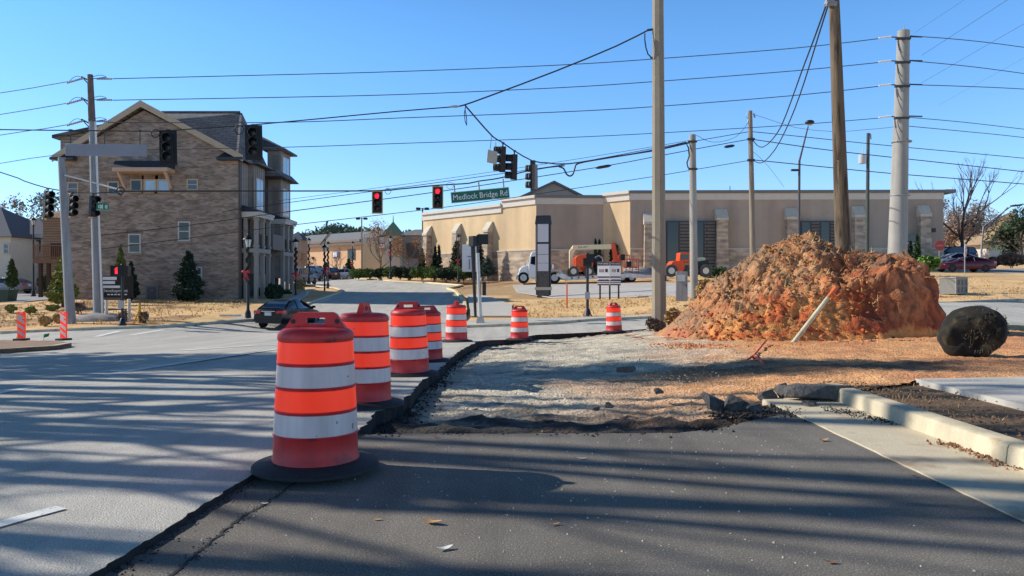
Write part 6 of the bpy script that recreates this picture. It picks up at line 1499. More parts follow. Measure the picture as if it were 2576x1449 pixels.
# dry grass tufts over the lawns: nobody could count them
rg_ = random.Random(31); b = MB()
zones = [(-30, -16, 34, 49.5, 2600), (0, 16, 38, 52, 2600), (16, 34, 38, 62, 2600), (6.5, 13, 26.2, 28.5, 300), (4, 5.5, 2, 10.5, 260)]
cand = np.array([(rg_.uniform(z_[0], z_[1]), rg_.uniform(z_[2], z_[3])) for z_ in zones for k in range(z_[4])])
okc = ~(inpoly(cand[:, 0], cand[:, 1], ROAD) | inpoly(cand[:, 0], cand[:, 1], PIT)); cand = cand[okc]; cz = GA(cand) - .04
for (x, y), z in zip(cand.tolist(), cz.tolist()):
    if rg_.random() > .45 + .6 * nz2(x, y, .5, 2): continue
    L_ = rg_.uniform(.06, .16) * (1 if y > 20 else .6); w = .03 if y > 20 else .006
    for q in range(3):
        a = rg_.uniform(0, 6.3); ox, oy = rg_.gauss(0, .05), rg_.gauss(0, .05)
        b.add([(x + ox - w * math.cos(a), y + oy - w * math.sin(a), z), (x + ox + w * math.cos(a), y + oy + w * math.sin(a), z), (x + ox + rg_.gauss(0, .06), y + oy + rg_.gauss(0, .06), z + L_)], [(0, 1, 2)])
o = b.build('dry_grass', mat('dry_grass_tuft', srgb(206, 168, 112), .95, .3, 3), None, fix=False, smooth=0); o['kind'] = 'stuff'; o['label'] = 'tan winter grass tufts over the lawns'
# hairline crack beside the saw cut
cr = dens([tuple(gnd(*p)[:2]) for p in [(430, 1449), (520, 1372), (600, 1310), (690, 1252), (745, 1214)]], .04, .012, rj)
cw = [.004 + .010 * rj.random() for _ in cr]
b = MB()
for i in range(len(cr) - 1):
    (xa, ya), (xb, yb) = cr[i], cr[i + 1]
    b.quad((xa - cw[i], ya, G(xa, ya) + .004), (xa + cw[i], ya, G(xa, ya) + .004), (xb + cw[i + 1], yb, G(xb, yb) + .004), (xb - cw[i + 1], yb, G(xb, yb) + .004))
struct(b.build('pavement_crack', CRM, None, fix=False, smooth=0))
crumbs('grit', 'dark grit along the hairline crack in the shoulder', cr[::6], 260, .03, .002, .009, CRM, 15)
# ------------------------------------------------------------------ cars
TYRE = mat('tyre_rubber', srgb(26, 26, 27), .85, .15, 10)
RIM = mat('alloy_rim', srgb(168, 170, 174), .35, .08, 6, metal=.6)
CGL = mat('car_glass', srgb(18, 22, 28), .06, .1, 2, spec=.8)
CGLR = mat('car_rear_glass', srgb(60, 78, 98), .08, .15, 2, spec=.8)
TAIL = mat('tail_light', srgb(190, 36, 60), .25, .1, 6, coat=.6)
HEAD = mat('head_light', srgb(222, 226, 230), .15, .05, 6)
PLATE = mat('licence_plate', srgb(208, 212, 216), .5, .05, 6)
CHR = mat('chrome_trim', srgb(200, 204, 210), .2, .05, 6, metal=.9)
def interp_prof(pr, x):
    return float(np.interp(x, [p[0] for p in pr], [p[1] for p in pr]))
def make_car(label, loc, rz, paint, L_=4.85, W_=1.82, kind='sedan', group=None, name='parked_car', cat='car'):
    """nose towards +X"""
    t = thing(name, label, cat, loc, rz, group)
    h = L_ / 2
    if kind == 'sedan':
        belt = [(-h, .78), (-h + .12, .98), (-h + .6, 1.02), (.2, .95), (1.1, .92), (h - .5, .80), (h - .05, .66), (h, .55)]
        roof = [(-h + .42, 1.0), (-h + 1.25, 1.36), (-.5, 1.45), (.15, 1.43), (1.25, .93)]
    elif kind == 'coupe':
        belt = [(-h, .80), (-h + .1, .98), (-h + .6, 1.0), (.2, .92), (.9, .92), (h - .45, .80), (h - .05, .62), (h, .5)]
        roof = [(-h + .35, 1.0), (-.9, 1.30), (-.35, 1.35), (.05, 1.32), (1.0, .93)]
    elif kind == 'suv':
        belt = [(-h, .95), (-h + .08, 1.08), (0, 1.06), (1.0, 1.05), (h - .4, .95), (h - .04, .75), (h, .6)]
        roof = [(-h + .08, 1.08), (-h + .35, 1.66), (-.4, 1.74), (.25, 1.70), (1.15, 1.06)]
    else:
        belt = [(-h, 1.1), (-h + .05, 1.2), (1.2, 1.18), (1.7, 1.1), (h - .25, .95), (h - .02, .8), (h, .6)]
        roof = [(-h + .04, 1.2), (-h + .12, 2.05), (-.4, 2.1), (1.0, 2.06), (1.75, 1.12)]
    xs = sorted({round(v, 3) for v in list(np.linspace(-h, h, 27))})
    secs = []
    for x in xs:
        e = abs(x) / h; w = W_ / 2 * (1 - .13 * max(0, (e - .72) / .28) ** 2.0); zb = .22 + .14 * max(0, (e - .8) / .2); zt = interp_prof(belt, x)
        zt = max(zt, zb + .1)
        half = [(w * .90, zb), (w * .985, zb + .10), (w, zb + (zt - zb) * .45), (w * .985, zb + (zt - zb) * .75), (w * .93, zt - .035), (w * .84, zt)]
        secs.append([(x, -a, z) for a, z in half] + [(x, a, z) for a, z in half[::-1]])
    b = MB(); b.loft(secs); body = b.build('body', paint, t, smooth=40)
    gx = [roof[0][0] + (roof[-1][0] - roof[0][0]) * k / 14 for k in range(15)]; gs = []
    wb, wt = W_ / 2 * .86, W_ / 2 * (.68 if kind in ('sedan', 'coupe') else .80)
    for x in gx:
        zr_ = interp_prof(roof, x); zb = interp_prof(belt, x) - .03; k = min(1, max(0, (zr_ - zb) / .45)); wt_ = wb + (wt - wb) * k
        gs.append([(x, -wb, zb), (x, -wt_, max(zb + .01, zr_ - .05)), (x, -wt_ * .88, max(zb + .015, zr_)), (x, wt_ * .88, max(zb + .015, zr_)), (x, wt_, max(zb + .01, zr_ - .05)), (x, wb, zb)])
    b = MB(); b.loft(gs); gl = b.build('windows', CGL, t, smooth=40)
    # painted roof skin and pillars just proud of the glass
    r0, r1 = roof[1][0], roof[-2][0]; b = MB(); rs = []
    for k in range(9):
        x = r0 + (r1 - r0) * k / 8; zr_ = interp_prof(roof, x); rs.append([(x, -wt * 1.01, zr_ - .07), (x, -wt * .9, zr_ + .012), (x, 0, zr_ + .02), (x, wt * .9, zr_ + .012), (x, wt * 1.01, zr_ - .07)])
    b.loft(rs, caps=False)
    rp = b.build('roof_panel', paint, t, smooth=40); rp.modifiers.new('thick', 'SOLIDIFY').thickness = .02
    for sy in (-1, 1):
        for (xa, za), (xb, zb) in (((roof[-1][0], roof[-1][1]), (roof[-2][0], roof[-2][1])), ((roof[0][0], roof[0][1]), (roof[1][0], roof[1][1]))):
            b = MB(); b.tube([(xa, sy * wb * .99, za - .02), ((xa + xb) / 2, sy * (wb + wt) / 2 * 1.0, (za + zb) / 2 - .01), (xb, sy * wt * 1.0, zb - .05)], .045 if kind != 'van' else .12, 6); b.build('pillar', paint, t)
        xm = (roof[1][0] + roof[-2][0]) / 2 - .1; b = MB(); b.tube([(xm, sy * wb * 1.0, interp_prof(belt, xm) - .02), (xm, sy * wt * 1.005, interp_prof(roof, xm) - .06)], .035, 6); b.build('pillar', paint, t)
        if kind == 'van': b = MB(); b.bx((-h + .1, sy * wb * .99 - .02, 1.15), (.35, sy * wb * .99 + .03, 1.95)); b.build('side_panel', paint, t)
        if kind == 'suv': b = MB(); b.tube([(-h + 1.0, sy * wb * 1.0, 1.06), (-h + .95, sy * wt * 1.0, 1.66)], .06, 6); b.build('pillar', paint, t)
    b = MB()
    b.add([(roof[0][0] + .04, -wb * .86, roof[0][1] + .03), (roof[0][0] + .04, wb * .86, roof[0][1] + .03), (roof[1][0] - .04, wt * .86, roof[1][1] + .004), (roof[1][0] - .04, -wt * .86, roof[1][1] + .004)], [(0, 1, 2, 3)])
    o = b.build('rear_window', CGLR, t, fix=False); o.location = (-.012, 0, .012)
    wr = .33 if kind in ('sedan', 'coupe') else .37
    for sx in (h - .92, -h + 1.02):
        for sy in (-1, 1):
            b = MB(); b.lathe([(wr * .6, -.11), (wr * .94, -.115), (wr, -.08), (wr, .08), (wr * .94, .115), (wr * .6, .11)], 24, (sx, sy * (W_ / 2 - .11), wr), 'Y'); wl_ = b.build('wheel', TYRE, t)
            b = MB(); yo = sy * (W_ / 2 + .002)
            b.lathe([(0, -.01), (wr * .62, -.01), (wr * .64, .01), (0, .012)], 20, (sx, yo - sy * .012, wr), 'Y'); b.build('rim', RIM if kind != 'coupe' else DARK, wl_)
            b = MB(); b.lathe([(wr * 1.0, -.004), (wr * 1.17, -.004), (wr * 1.17, .004), (wr, .004)], 24, (sx, sy * (W_ / 2 - .02), wr + .01), 'Y'); b.build('wheel_arch', DARK, t)
    for sy in (-1, 1):
        zt = interp_prof(belt, -h + .12); y0, y1 = sy * W_ * .24, sy * W_ * .462
        b = MB(); b.loft([[(-h - .012, y0, zt - .22), (-h - .012, y0, zt - .08), (-h + .1, y0, zt - .08), (-h + .1, y0, zt - .22)], [(-h + .02, y1 * .97, zt - .25), (-h + .02, y1 * .97, zt - .06), (-h + .3, y1 * 1.04, zt - .06), (-h + .3, y1 * 1.04, zt - .22)]]); b.build('tail_light', TAIL, t)
        b = MB(); zf = interp_prof(belt, h - .2); b.loft([[(h - .1, sy * W_ * .22, zf - .18), (h - .1, sy * W_ * .22, zf - .06), (h - .2, sy * W_ * .22, zf - .05), (h - .2, sy * W_ * .22, zf - .18)], [(h - .22, sy * W_ * .455, zf - .16), (h - .22, sy * W_ * .455, zf - .02), (h - .5, sy * W_ * .47, zf - .01), (h - .5, sy * W_ * .47, zf - .12)]]); b.build('headlight', HEAD, t)
        b = MB(); b.box((roof[-1][0] - .35, sy * (W_ / 2 + .08), interp_prof(belt, .6) + .08), (.16, .2, .13)); b.build('mirror', paint, t, bevel=.03)
    zt = interp_prof(belt, -h + .1)
    b = MB(); b.box((-h - .012, 0, zt - .2), (.02, .36, .17)); b.build('licence_plate', PLATE, t)
    b = MB(); b.box((-h - .008, 0, zt - .07), (.02, .74, .035)); b.build('chrome_strip', CHR, t)
    b = MB(); b.box((-h + .04, 0, .36), (.1, W_ * .78, .16)); b.build('lower_bumper', DARK, t)
    return t
def paint(n, c, r=.28): return mat(n, c, r, .04, 3, coat=.25, spec=.35)
P_BLK = paint('black_car_paint', srgb(12, 14, 19)); P_RED = paint('dark_red_car_paint', srgb(82, 18, 36)); P_NAV = paint('navy_car_paint', srgb(34, 42, 66)); P_SLV = paint('silver_blue_car_paint', srgb(138, 146, 166)); P_WHT = paint('white_van_paint', srgb(228, 230, 232)); P_GRY = paint('grey_car_paint', srgb(112, 116, 124))
p = gnd(728, 822); p.z += .04
make_car('black sedan driving away around the corner behind the nearest drum', p, R(80), P_BLK, 4.7, 1.80, 'sedan', name='sedan').scale = (.9, .9, .9)
for lab, px, py, Y, rz, pt, kd, L_ in [
    ('dark red low coupe parked behind the stop sign on the right', 2424, 684, 67, R(180), P_RED, 'coupe', 4.85),
    ('silver blue sedan parked right behind the dark red coupe', 2400, 674, 74, R(180), P_SLV, 'sedan', 4.7),
    ('navy sport utility car parked left of the stop sign by the tan building', 2392, 662, 80, R(180), P_NAV, 'suv', 4.8),
    ('white van parked far behind the stop sign', 2472, 648, 130, R(0), P_WHT, 'van', 5.4),
    ('dark estate car parked nearest the townhouse corner on the side street', 757, 715, 80, R(80), P_GRY, 'suv', 4.7),
    ('silver car parked second in the row beyond the townhouse', 778, 706, 92, R(85), P_SLV, 'sedan', 4.6),
    ('black pickup sized car in the middle of the row beyond the townhouse', 808, 707, 96, R(150), P_BLK, 'suv', 5.0),
    ('white car in the row beyond the townhouse behind the second lamp post', 795, 700, 104, R(85), P_WHT, 'suv', 4.7),
    ('dark low car near the right end of the row beyond the townhouse', 836, 704, 100, R(165), P_NAV, 'sedan', 4.6),
    ('pale grey car at the right end of the row beside the hedge', 866, 704, 98, R(160), P_SLV, 'sedan', 4.6),
    ('dark car parked at the far left edge by the pale house', 20, 738, 70, R(170), P_GRY, 'sedan', 4.6)]:
    q = at(px, py, Y); z = max(q.z, G(q.x, Y)) if px > 2300 else G(q.x, Y) + .05
    if 700 < px < 900 or px < 100: z = q.z
    make_car(lab, (q.x, Y, z), rz, pt, L_, 1.85, kd)

# ------------------------------------------------------------------ white tractor and flatbed trailer, nose to the left
TW = mat('white_truck_paint', srgb(232, 232, 230), .35, .05, 3, coat=.3); SIL = mat('brushed_aluminium', srgb(190, 190, 188), .4, .08, 4, metal=.4); DKM = mat('dark_chassis', srgb(40, 40, 42), .7, .15, 4)
Yt = 69.0; sc = F / Yt                                         # pixels per metre there
def tx(px): return (px - 1302) / sc
def tz(py): return (713 - py) / sc
tr = thing('semi_tractor', 'white day cab semi tractor facing left before the tan building', 'truck', at(1302, 713, Yt))
b = MB(); b.prism([(tx(1302), .42), (tx(1303), .95), (tx(1307), 1.35), (tx(1314), 1.55), (tx(1326), 1.72), (tx(1330), 1.75), (tx(1330), .42)], -1.0, 1.0); b.build('hood', TW, tr, bevel=.1)
b = MB(); b.prism([(tx(1329), .5), (tx(1329), 1.7), (tx(1332), 2.4), (tx(1336), 2.75), (tx(1341), 2.9), (tx(1360), 2.95), (tx(1362), .5)], -1.1, 1.1); cabp = b.build('cab', TW, tr, bevel=.06)
b = MB(); b.prism([(tx(1334), 1.75), (tx(1336), 2.4), (tx(1347), 2.45), (tx(1347), 1.65)], -1.125, -1.09); b.build('side_window', CGL, cabp)
b = MB(); b.add([(tx(1329.5) - .02, -.95, 1.78), (tx(1332) - .03, -.95, 2.42), (tx(1332) - .03, .95, 2.42), (tx(1329.5) - .02, .95, 1.78)], [(0, 1, 2, 3)]); b.build('windscreen', CGL, cabp, fix=False)
b = MB(); b.box((tx(1302) - .05, 0, .55), (.25, 2.1, .4)); b.build('bumper', SIL, tr, bevel=.04)
b = MB(); b.box((tx(1321), -1.2, 1.75), (.12, .2, .35)); b.build('mirror', TW, tr)
b = MB(); b.tube([(tx(1365), -.6, 1.0), (tx(1365), -.6, 3.1), (tx(1366), -.6, 3.35)], .09, 10); b.build('exhaust_stack', SIL, tr)
b = MB(); b.prism([(tx(1334), .45), (tx(1334), .9), (tx(1358), .9), (tx(1358), .45)], -1.08, -.5); b.build('fuel_tank', SIL, tr, bevel=.08)
b = MB(); b.bx((tx(1318), -.45, .55), (tx(1420), .45, .85)); b.build('chassis', DKM, tr)
b = MB(); b.box((tx(1300) + .12, -.78, 1.05), (.14, .3, .22)); b.build('headlight', HEAD, tr)
def truck_wheel(parent, x, r=.52, dual=False, z=None, nm='wheel'):
    for sy in (-1, 1):
        b = MB(); w = .32 if dual else .16; yc = sy * (1.02 - w / 2)
        b.lathe([(r * .55, -w / 2), (r * .95, -w / 2), (r, -w / 2 + .04), (r, w / 2 - .04), (r * .95, w / 2), (r * .55, w / 2)], 26, (x, yc, z or r), 'Y'); o = b.build(nm, TYRE, parent)
        b = MB(); b.lathe([(0, -.05), (r * .2, -.05), (r * .28, 0), (r * .56, .02), (r * .58, -.03)], 20, (x, sy * 1.03, z or r), 'Y'); b.build('rim', SIL, o)
truck_wheel(tr, tx(1316.5)); truck_wheel(tr, tx(1374), dual=True); truck_wheel(tr, tx(1412.5 - 19), dual=True)
b = MB(); b.prism([(tx(1357), 1.12), (tx(1362), 1.22), (tx(1408), 1.22), (tx(1416), .85), (tx(1410), .85), (tx(1404), 1.14), (tx(1362), 1.14)], -1.08, -.7); b.build('rear_mudguard', SIL, tr)
b = MB(); b.tube([(tx(1388), -.9, 1.3), (tx(1388), -.9, 1.7)], .16, 10); b.build('chrome_canister', CHR, tr)
tl = thing('flatbed_trailer', 'pale flatbed trailer with its ramp down behind the white tractor', 'trailer', at(1400, 713, Yt) )
ux = lambda px: (px - 1400) / sc
b = MB(); b.prism([(ux(1398), tz(694)), (ux(1398), tz(688)), (ux(1420), tz(690)), (ux(1428), tz(697)), (ux(1575), tz(688)), (ux(1578), tz(694)), (ux(1578), tz(698)), (ux(1425), tz(706)), (ux(1415), tz(702))], -1.25, 1.25); b.build('deck', mat('pale_trailer_paint', srgb(232, 232, 226), .5, .08, 2, streak=3), tl)
b = MB(); b.add([(ux(1567), -1.25, tz(688)), (ux(1650), -1.25, tz(692)), (ux(1642), 1.25, tz(676) + .15), (ux(1572), 1.25, tz(672))], [(0, 1, 2, 3)]); rp = b.build('ramp', mat('ramp_grating', srgb(170, 170, 164), .6, .15, 6), tl); rp.modifiers.new('thick', 'SOLIDIFY').thickness = .16
b = MB(); b.prism([(ux(1568), tz(697)), (ux(1568), tz(689)), (ux(1650), tz(693)), (ux(1650), tz(697)), (ux(1610), tz(701))], -1.28, -1.18); b.build('ramp_rail', MATS['pale_trailer_paint'], tl)
for px in (1562, 1585): truck_wheel(tl, ux(px), r=.42, dual=True, z=tz(698) )
b = MB()
for k in range(8): b.box((ux(1436 + k * 17), -1.26, tz(699.5) + .0 + k * .035), (.12, .04, .14))
b.build('marker_slots', DKM, tl)
# orange boom lift on the deck
LO = mat('lift_orange', srgb(236, 84, 30), .45, .08, 4); LCR = mat('lift_cream', srgb(240, 224, 176), .5, .06, 4); BSK = mat('basket_orange', srgb(206, 106, 84), .5, .1, 5)
bl = thing('boom_lift', 'orange boom lift with a cream folded boom loaded on the flatbed trailer', 'boom lift', at(1460, 696, Yt - .1))
vx = lambda px: (px - 1460) / sc
vz = lambda py: (696 - py) / sc
b = MB(); b.prism([(vx(1446), vz(672)), (vx(1444), vz(650)), (vx(1450), vz(644)), (vx(1462), vz(641)), (vx(1476), vz(643)), (vx(1488), vz(650)), (vx(1490), vz(668)), (vx(1480), vz(674))], -1.0, .9); b.build('turntable', LO, bl, bevel=.06)
b = MB(); b.prism([(vx(1458), vz(692)), (vx(1462), vz(673)), (vx(1478), vz(673)), (vx(1480), vz(690))], -.7, .7); b.build('chassis', LO, bl, bevel=.03)
b = MB(); b.box((vx(1466), 0, vz(687)), (1.6, 1.4, .25)); b.build('axle_frame', DKM, bl)
for px in (1440.5, 1478.5):
    for sy in (-1, 1):
        b = MB(); r = .47; b.lathe([(r * .5, -.15), (r * .95, -.16), (r, -.1), (r, .1), (r * .95, .16), (r * .5, .15)], 24, (vx(px), sy * .95, vz(696) + r), 'Y'); o = b.build('wheel', mat('grey_tyre', srgb(84, 80, 76), .85, .15, 8), bl)
        b = MB(); b.lathe([(0, -.02), (r * .55, -.02), (r * .55, .02), (0, .02)], 20, (vx(px), sy * 1.10, vz(696) + r), 'Y'); b.build('rim', mat('cream_rim', srgb(226, 218, 200), .5, .05, 5), o)
b = MB(); b.prism([(vx(1432), vz(678)), (vx(1432), vz(632)), (vx(1440), vz(619)), (vx(1448), vz(619)), (vx(1447), vz(630)), (vx(1442), vz(640)), (vx(1440), vz(678))], -.28, .28); b.build('lower_boom', LCR, bl, bevel=.03)
b = MB(); b.prism([(vx(1438), vz(629)), (vx(1440), vz(618)), (vx(1536), vz(615)), (vx(1536), vz(627))], -.5, -.12); bm1 = b.build('upper_boom', LCR, bl, bevel=.02)
text_mb('JLG LIFT', .22, Matrix.Translation((vx(1465), -.505, vz(622.5))) @ FACE, .004, 1.1).build('lettering', DKM, bm1, smooth=0, fix=False)
b = MB(); b.prism([(vx(1528), vz(616)), (vx(1534), vz(612)), (vx(1546), vz(613)), (vx(1547), vz(619)), (vx(1538), vz(626)), (vx(1530), vz(626))], -.42, .05); b.build('elbow', LO, bl)
for x0, x1, x2, x3 in ((1537, 1544, 1551, 1545), (1543, 1548, 1560, 1554)):
    b = MB(); b.prism([(vx(x0), vz(622)), (vx(x1), vz(618)), (vx(x2), vz(676)), (vx(x3), vz(678))], -.4 if x0 < 1540 else -.15, -.25 if x0 < 1540 else .0); b.build('jib_arm', LO, bl)
b = MB(); b.prism([(vx(1537), vz(678)), (vx(1540), vz(655)), (vx(1544), vz(655)), (vx(1544), vz(678))], -.35, .0); b.prism([(vx(1556), vz(664)), (vx(1560), vz(640)), (vx(1564), vz(640)), (vx(1560), vz(664))], -.2, .0); b.build('jib_link', LO, bl)
b = MB(); b.blob((vx(1503), .1, vz(660)), .55, 3, .04, sq=(1, .7, 1.0)); b.build('engine_cover', mat('dark_hood', srgb(34, 36, 42), .5, .15, 4), bl)
b = MB(); b.tube([(vx(1495), -.35, vz(648)), (vx(1505), -.4, vz(643)), (vx(1514), -.38, vz(650)), (vx(1516), -.35, vz(665)), (vx(1511), -.35, vz(674))], .06, 8); b.build('hose_loop', SIL, bl)
b = MB(); bx0, bx1, bz0, bz1 = vx(1571), vx(1602), vz(694), vz(652)
for x in (bx0, (bx0 + bx1) / 2, bx1):
    for y in (-.9, .5): b.tube([(x, y, bz0), (x, y, bz1)], .045, 6)
for z in (bz0 + .05, (bz0 + bz1) / 2, bz1):
    for y in (-.9, .5): b.tube([(bx0, y, z), (bx1, y, z)], .045, 6)
    for x in (bx0, bx1): b.tube([(x, -.9, z), (x, .5, z)], .045, 6)
b.bx((bx0, -.9, bz0), (bx1, .5, bz0 + .06)); bk = b.build('basket', BSK, bl)
b = MB(); b.bx((vx(1575), -.5, vz(672)), (vx(1586), -.3, vz(658))); b.bx((vx(1560), -.3, vz(655)), (vx(1571), -.1, vz(640))); b.build('control_panel', DARK, bk)
b = MB(); b.tube([(vx(1557), .2, vz(642)), (vx(1557), .2, vz(688))], .05, 6); b.tube([(vx(1584), .2, vz(642)), (vx(1584), .2, vz(656))], .05, 6); b.tube([(vx(1557), .2, vz(642)), (vx(1584), .2, vz(642))], .05, 6); b.build('rear_guard', BSK, bk)
# telehandler half hidden by poles
tq = thing('telehandler', 'small orange telehandler half hidden behind the slim concrete pole', 'telehandler', at(1715, 696, 66))
s2 = F / 66; wx = lambda px: (px - 1715) / s2; wz = lambda py: (696 - py) / s2
b = MB(); b.prism([(wx(1682), wz(680)), (wx(1682), wz(664)), (wx(1688), wz(657)), (wx(1712), wz(656)), (wx(1718), wz(668)), (wx(1714), wz(682))], -.9, .9); b.build('front_body', LO, tq, bevel=.05)
b = MB(); b.prism([(wx(1704), wz(660)), (wx(1706), wz(636)), (wx(1730), wz(636)), (wx(1736), wz(662))], -.7, .7); cb_ = b.build('cab', LO, tq, bevel=.04)
b = MB(); b.bx((wx(1708), -.73, wz(654)), (wx(1728), -.71, wz(641))); b.build('cab_window', CGL, cb_)
b = MB(); b.prism([(wx(1716), wz(664)), (wx(1720), wz(650)), (wx(1772), wz(648)), (wx(1776), wz(664)), (wx(1760), wz(668))], -.2, .35); b.build('boom', LCR, tq, bevel=.03)
b = MB(); b.prism([(wx(1744), wz(690)), (wx(1744), wz(660)), (wx(1776), wz(654)), (wx(1778), wz(684))], -.9, .9); b.build('rear_body', DKM, tq, bevel=.05)
for px in (1683, 1735, 1768):
    b = MB(); r = .55; b.lathe([(.2, -.2), (r * .95, -.2), (r, -.12), (r, .12), (r * .95, .2), (.2, .2)], 22, (wx(px), -.85, .5), 'Y'); o = b.build('wheel', MATS['grey_tyre'], tq); b = MB(); b.lathe([(0, -.03), (r * .5, -.03), (r * .5, .03), (0, .03)], 16, (wx(px), -1.05, .5), 'Y'); b.build('rim', MATS['cream_rim'], o)
# ------------------------------------------------------------------ vegetation
BARK = mat('tree_bark', srgb(92, 76, 64), .9, .25, 8, .4, 14, stretch=(1, 1, .2))
BARKG = mat('grey_bark', srgb(128, 116, 104), .9, .2, 8)
def fol(n, c, v=.45, s=2.2): return mat(n, c, .75, v, s, spec=.25)
F_DK = fol('dark_evergreen_leaves', srgb(44, 60, 42)); F_YG = fol('yellow_green_leaves', srgb(122, 124, 58)); F_GR = fol('hedge_leaves', srgb(88, 106, 50)); F_ARB = fol('arborvitae_leaves', srgb(66, 84, 48))
F_OR = fol('orange_dry_leaves', srgb(164, 122, 82)); F_BR = fol('brown_dry_leaves', srgb(150, 116, 94)); F_PI = fol('pine_needles', srgb(58, 72, 44)); F_LG = fol('glossy_shrub_leaves', srgb(112, 140, 66)); F_TAN = fol('dry_grass_blades', srgb(178, 146, 96)); F_GB = fol('grey_brown_twigs', srgb(126, 108, 98))
def leafcloud(pts, n, size, rnd, flat=.0):
    """many small leaf faces spread through clumps: pts = [(centre, radius(xyz)), ...]"""
    v = []; f = []
    wts = [max(.001, p[1][0] * p[1][1] * p[1][2]) ** .67 for p in pts]
    ch = rnd.choices(pts, wts, k=n)
    for c, r in ch:
        while True:
            x, y, z = rnd.uniform(-1, 1), rnd.uniform(-1, 1), rnd.uniform(-1, 1)
            d = x * x + y * y + z * z
            if d < 1 and d > rnd.random() * .55: break
        p = (c[0] + x * r[0], c[1] + y * r[1], c[2] + z * r[2]); s = size * rnd.uniform(.5, 1.4)
        a = Vector((rnd.gauss(0, 1), rnd.gauss(0, 1), rnd.gauss(0, 1))).normalized(); b = a.orthogonal().normalized()
        o = len(v); P = Vector(p)
        v += [P - a * s, P + b * s * .45, P + a * s, P - b * s * .45]; f.append((o, o + 1, o + 2, o + 3))
    b = MB(); b.v = [tuple(q) for q in v]; b.f = f
    return b
def branches(b, p, d, L_, r, depth, rnd, spread=.55, tips=None, up=.15, seg=3, ratio=.68):
    pts = [Vector(p)]; dd = Vector(d).normalized()
    for k in range(seg):
        dd = (dd + Vector((rnd.gauss(0, .09), rnd.gauss(0, .09), rnd.gauss(0, .06) + up * .12))).normalized(); pts.append(pts[-1] + dd * L_ / seg)
    b.tube(pts, [r * (1 - .45 * k / seg) for k in range(seg + 1)], 5 if r > .03 else 3, caps=False)
    if tips is not None and depth <= 1: tips.append(pts[-1]); tips.append(pts[-2])
    if depth <= 0: return
    for k in range(rnd.choice((2, 3, 3))):
        a = rnd.uniform(0, 2 * math.pi); o = dd.orthogonal().normalized(); o = Matrix.Rotation(a, 3, dd) @ o
        nd = (dd + o * rnd.uniform(.6, 1.2) * spread + Vector((0, 0, up))).normalized()
        branches(b, pts[rnd.choice((-1, -1, -2))], nd, L_ * ratio * rnd.uniform(.8, 1.15), max(.008, r * .55), depth - 1, rnd, spread, tips, up, seg, ratio)

def conifer(name, label, px, bot, top, wpx, Y, m, n, cat='tree', group=None, seed=1, leaf_=.16, blunt=.12, lean=0):
    p = at(px, bot, Y); s = Y / F; h = (bot - top) * s; w = wpx * s / 2; r = random.Random(seed)
    t = thing(name, label, cat, p, 0, group)
    b = MB(); b.tube([(0, 0, -.2), (0, 0, h * .9)], [.09, .02], 7); b.build('trunk', BARK, t)
    cl = []
    for k in range(26):
        u = (k + .5) / 26; rr_ = w * ((1 - u) ** .8 * (1 - blunt) + blunt) * min(1, .55 + u * 3); 
        for q in range(3): a = r.uniform(0, 6.3); cl.append(((math.cos(a) * rr_ * .45, math.sin(a) * rr_ * .45, h * (.04 + .93 * u)), (rr_ * r.uniform(.3, .95), rr_ * r.uniform(.3, .9), h * r.uniform(.03, .08))))
    leafcloud(cl, n, leaf_, r).build('crown', m, t, fix=False, smooth=0)
    return t
def shrub(name, label, px, bot, top, wpx, Y, m, n, cat='shrub', group=None, seed=1, leaf_=.12, lumps=7):
    p = at(px, bot, Y); s = Y / F; h = (bot - top) * s; w = wpx * s / 2; r = random.Random(seed)
    t = thing(name, label, cat, p, 0, group); b = MB()
    for k in range(5): b.tube([(r.uniform(-.1, .1), r.uniform(-.1, .1), -.1), (r.uniform(-w, w) * .5, r.uniform(-w, w) * .4, h * .6)], [.03, .012], 4)
    b.build('stems', BARK, t)
    cl = [((r.uniform(-.6, .6) * w, r.uniform(-.5, .5) * w, h * r.uniform(.35, .68)), (w * r.uniform(.35, .55), w * .5, h * r.uniform(.25, .34))) for _ in range(lumps)] + [((0, 0, h * .45), (w * .85, w * .6, h * .42))]
    leafcloud(cl, n, leaf_, r).build('foliage', m, t, fix=False, smooth=0)
    return t
def bare_tree(name, label, px, bot, top, Y, m_bark, depth=4, seed=1, spread=.5, leaves=None, nleaf=0, leaf_=.1, trunkf=.3, r0=.16, group=None, up=.25, clump=.5):
    p = at(px, bot, Y); h = (bot - top) * Y / F; r = random.Random(seed); t = thing(name, label, 'tree', p, 0, group)
    b = MB(); b.tube([(0, 0, -.3), (r.uniform(-.1, .1), 0, h * trunkf)], [r0, r0 * .75], 9); b.build('trunk', m_bark, t)
    b = MB(); tips = []; L_ = h * (1 - trunkf) * .36
    branches(b, (0, 0, h * trunkf * .97), (0, 0, 1), L_ * 1.3, r0 * .7, depth, r, spread, tips, up)
    for k in range(5):
        a = k * 1.26 + r.random(); branches(b, (0, 0, h * (trunkf * .75 + .06 * k)), (math.cos(a) * .8, math.sin(a) * .8, .7), L_, r0 * .5, depth - 1, r, spread, tips, up)
    b.build('branches', m_bark, t, fix=False)
    if leaves is not None:
        leafcloud([(tuple(q), (clump, clump, clump)) for q in tips], nleaf, leaf_, r).build('crown', leaves, t, fix=False, smooth=0)
    return t
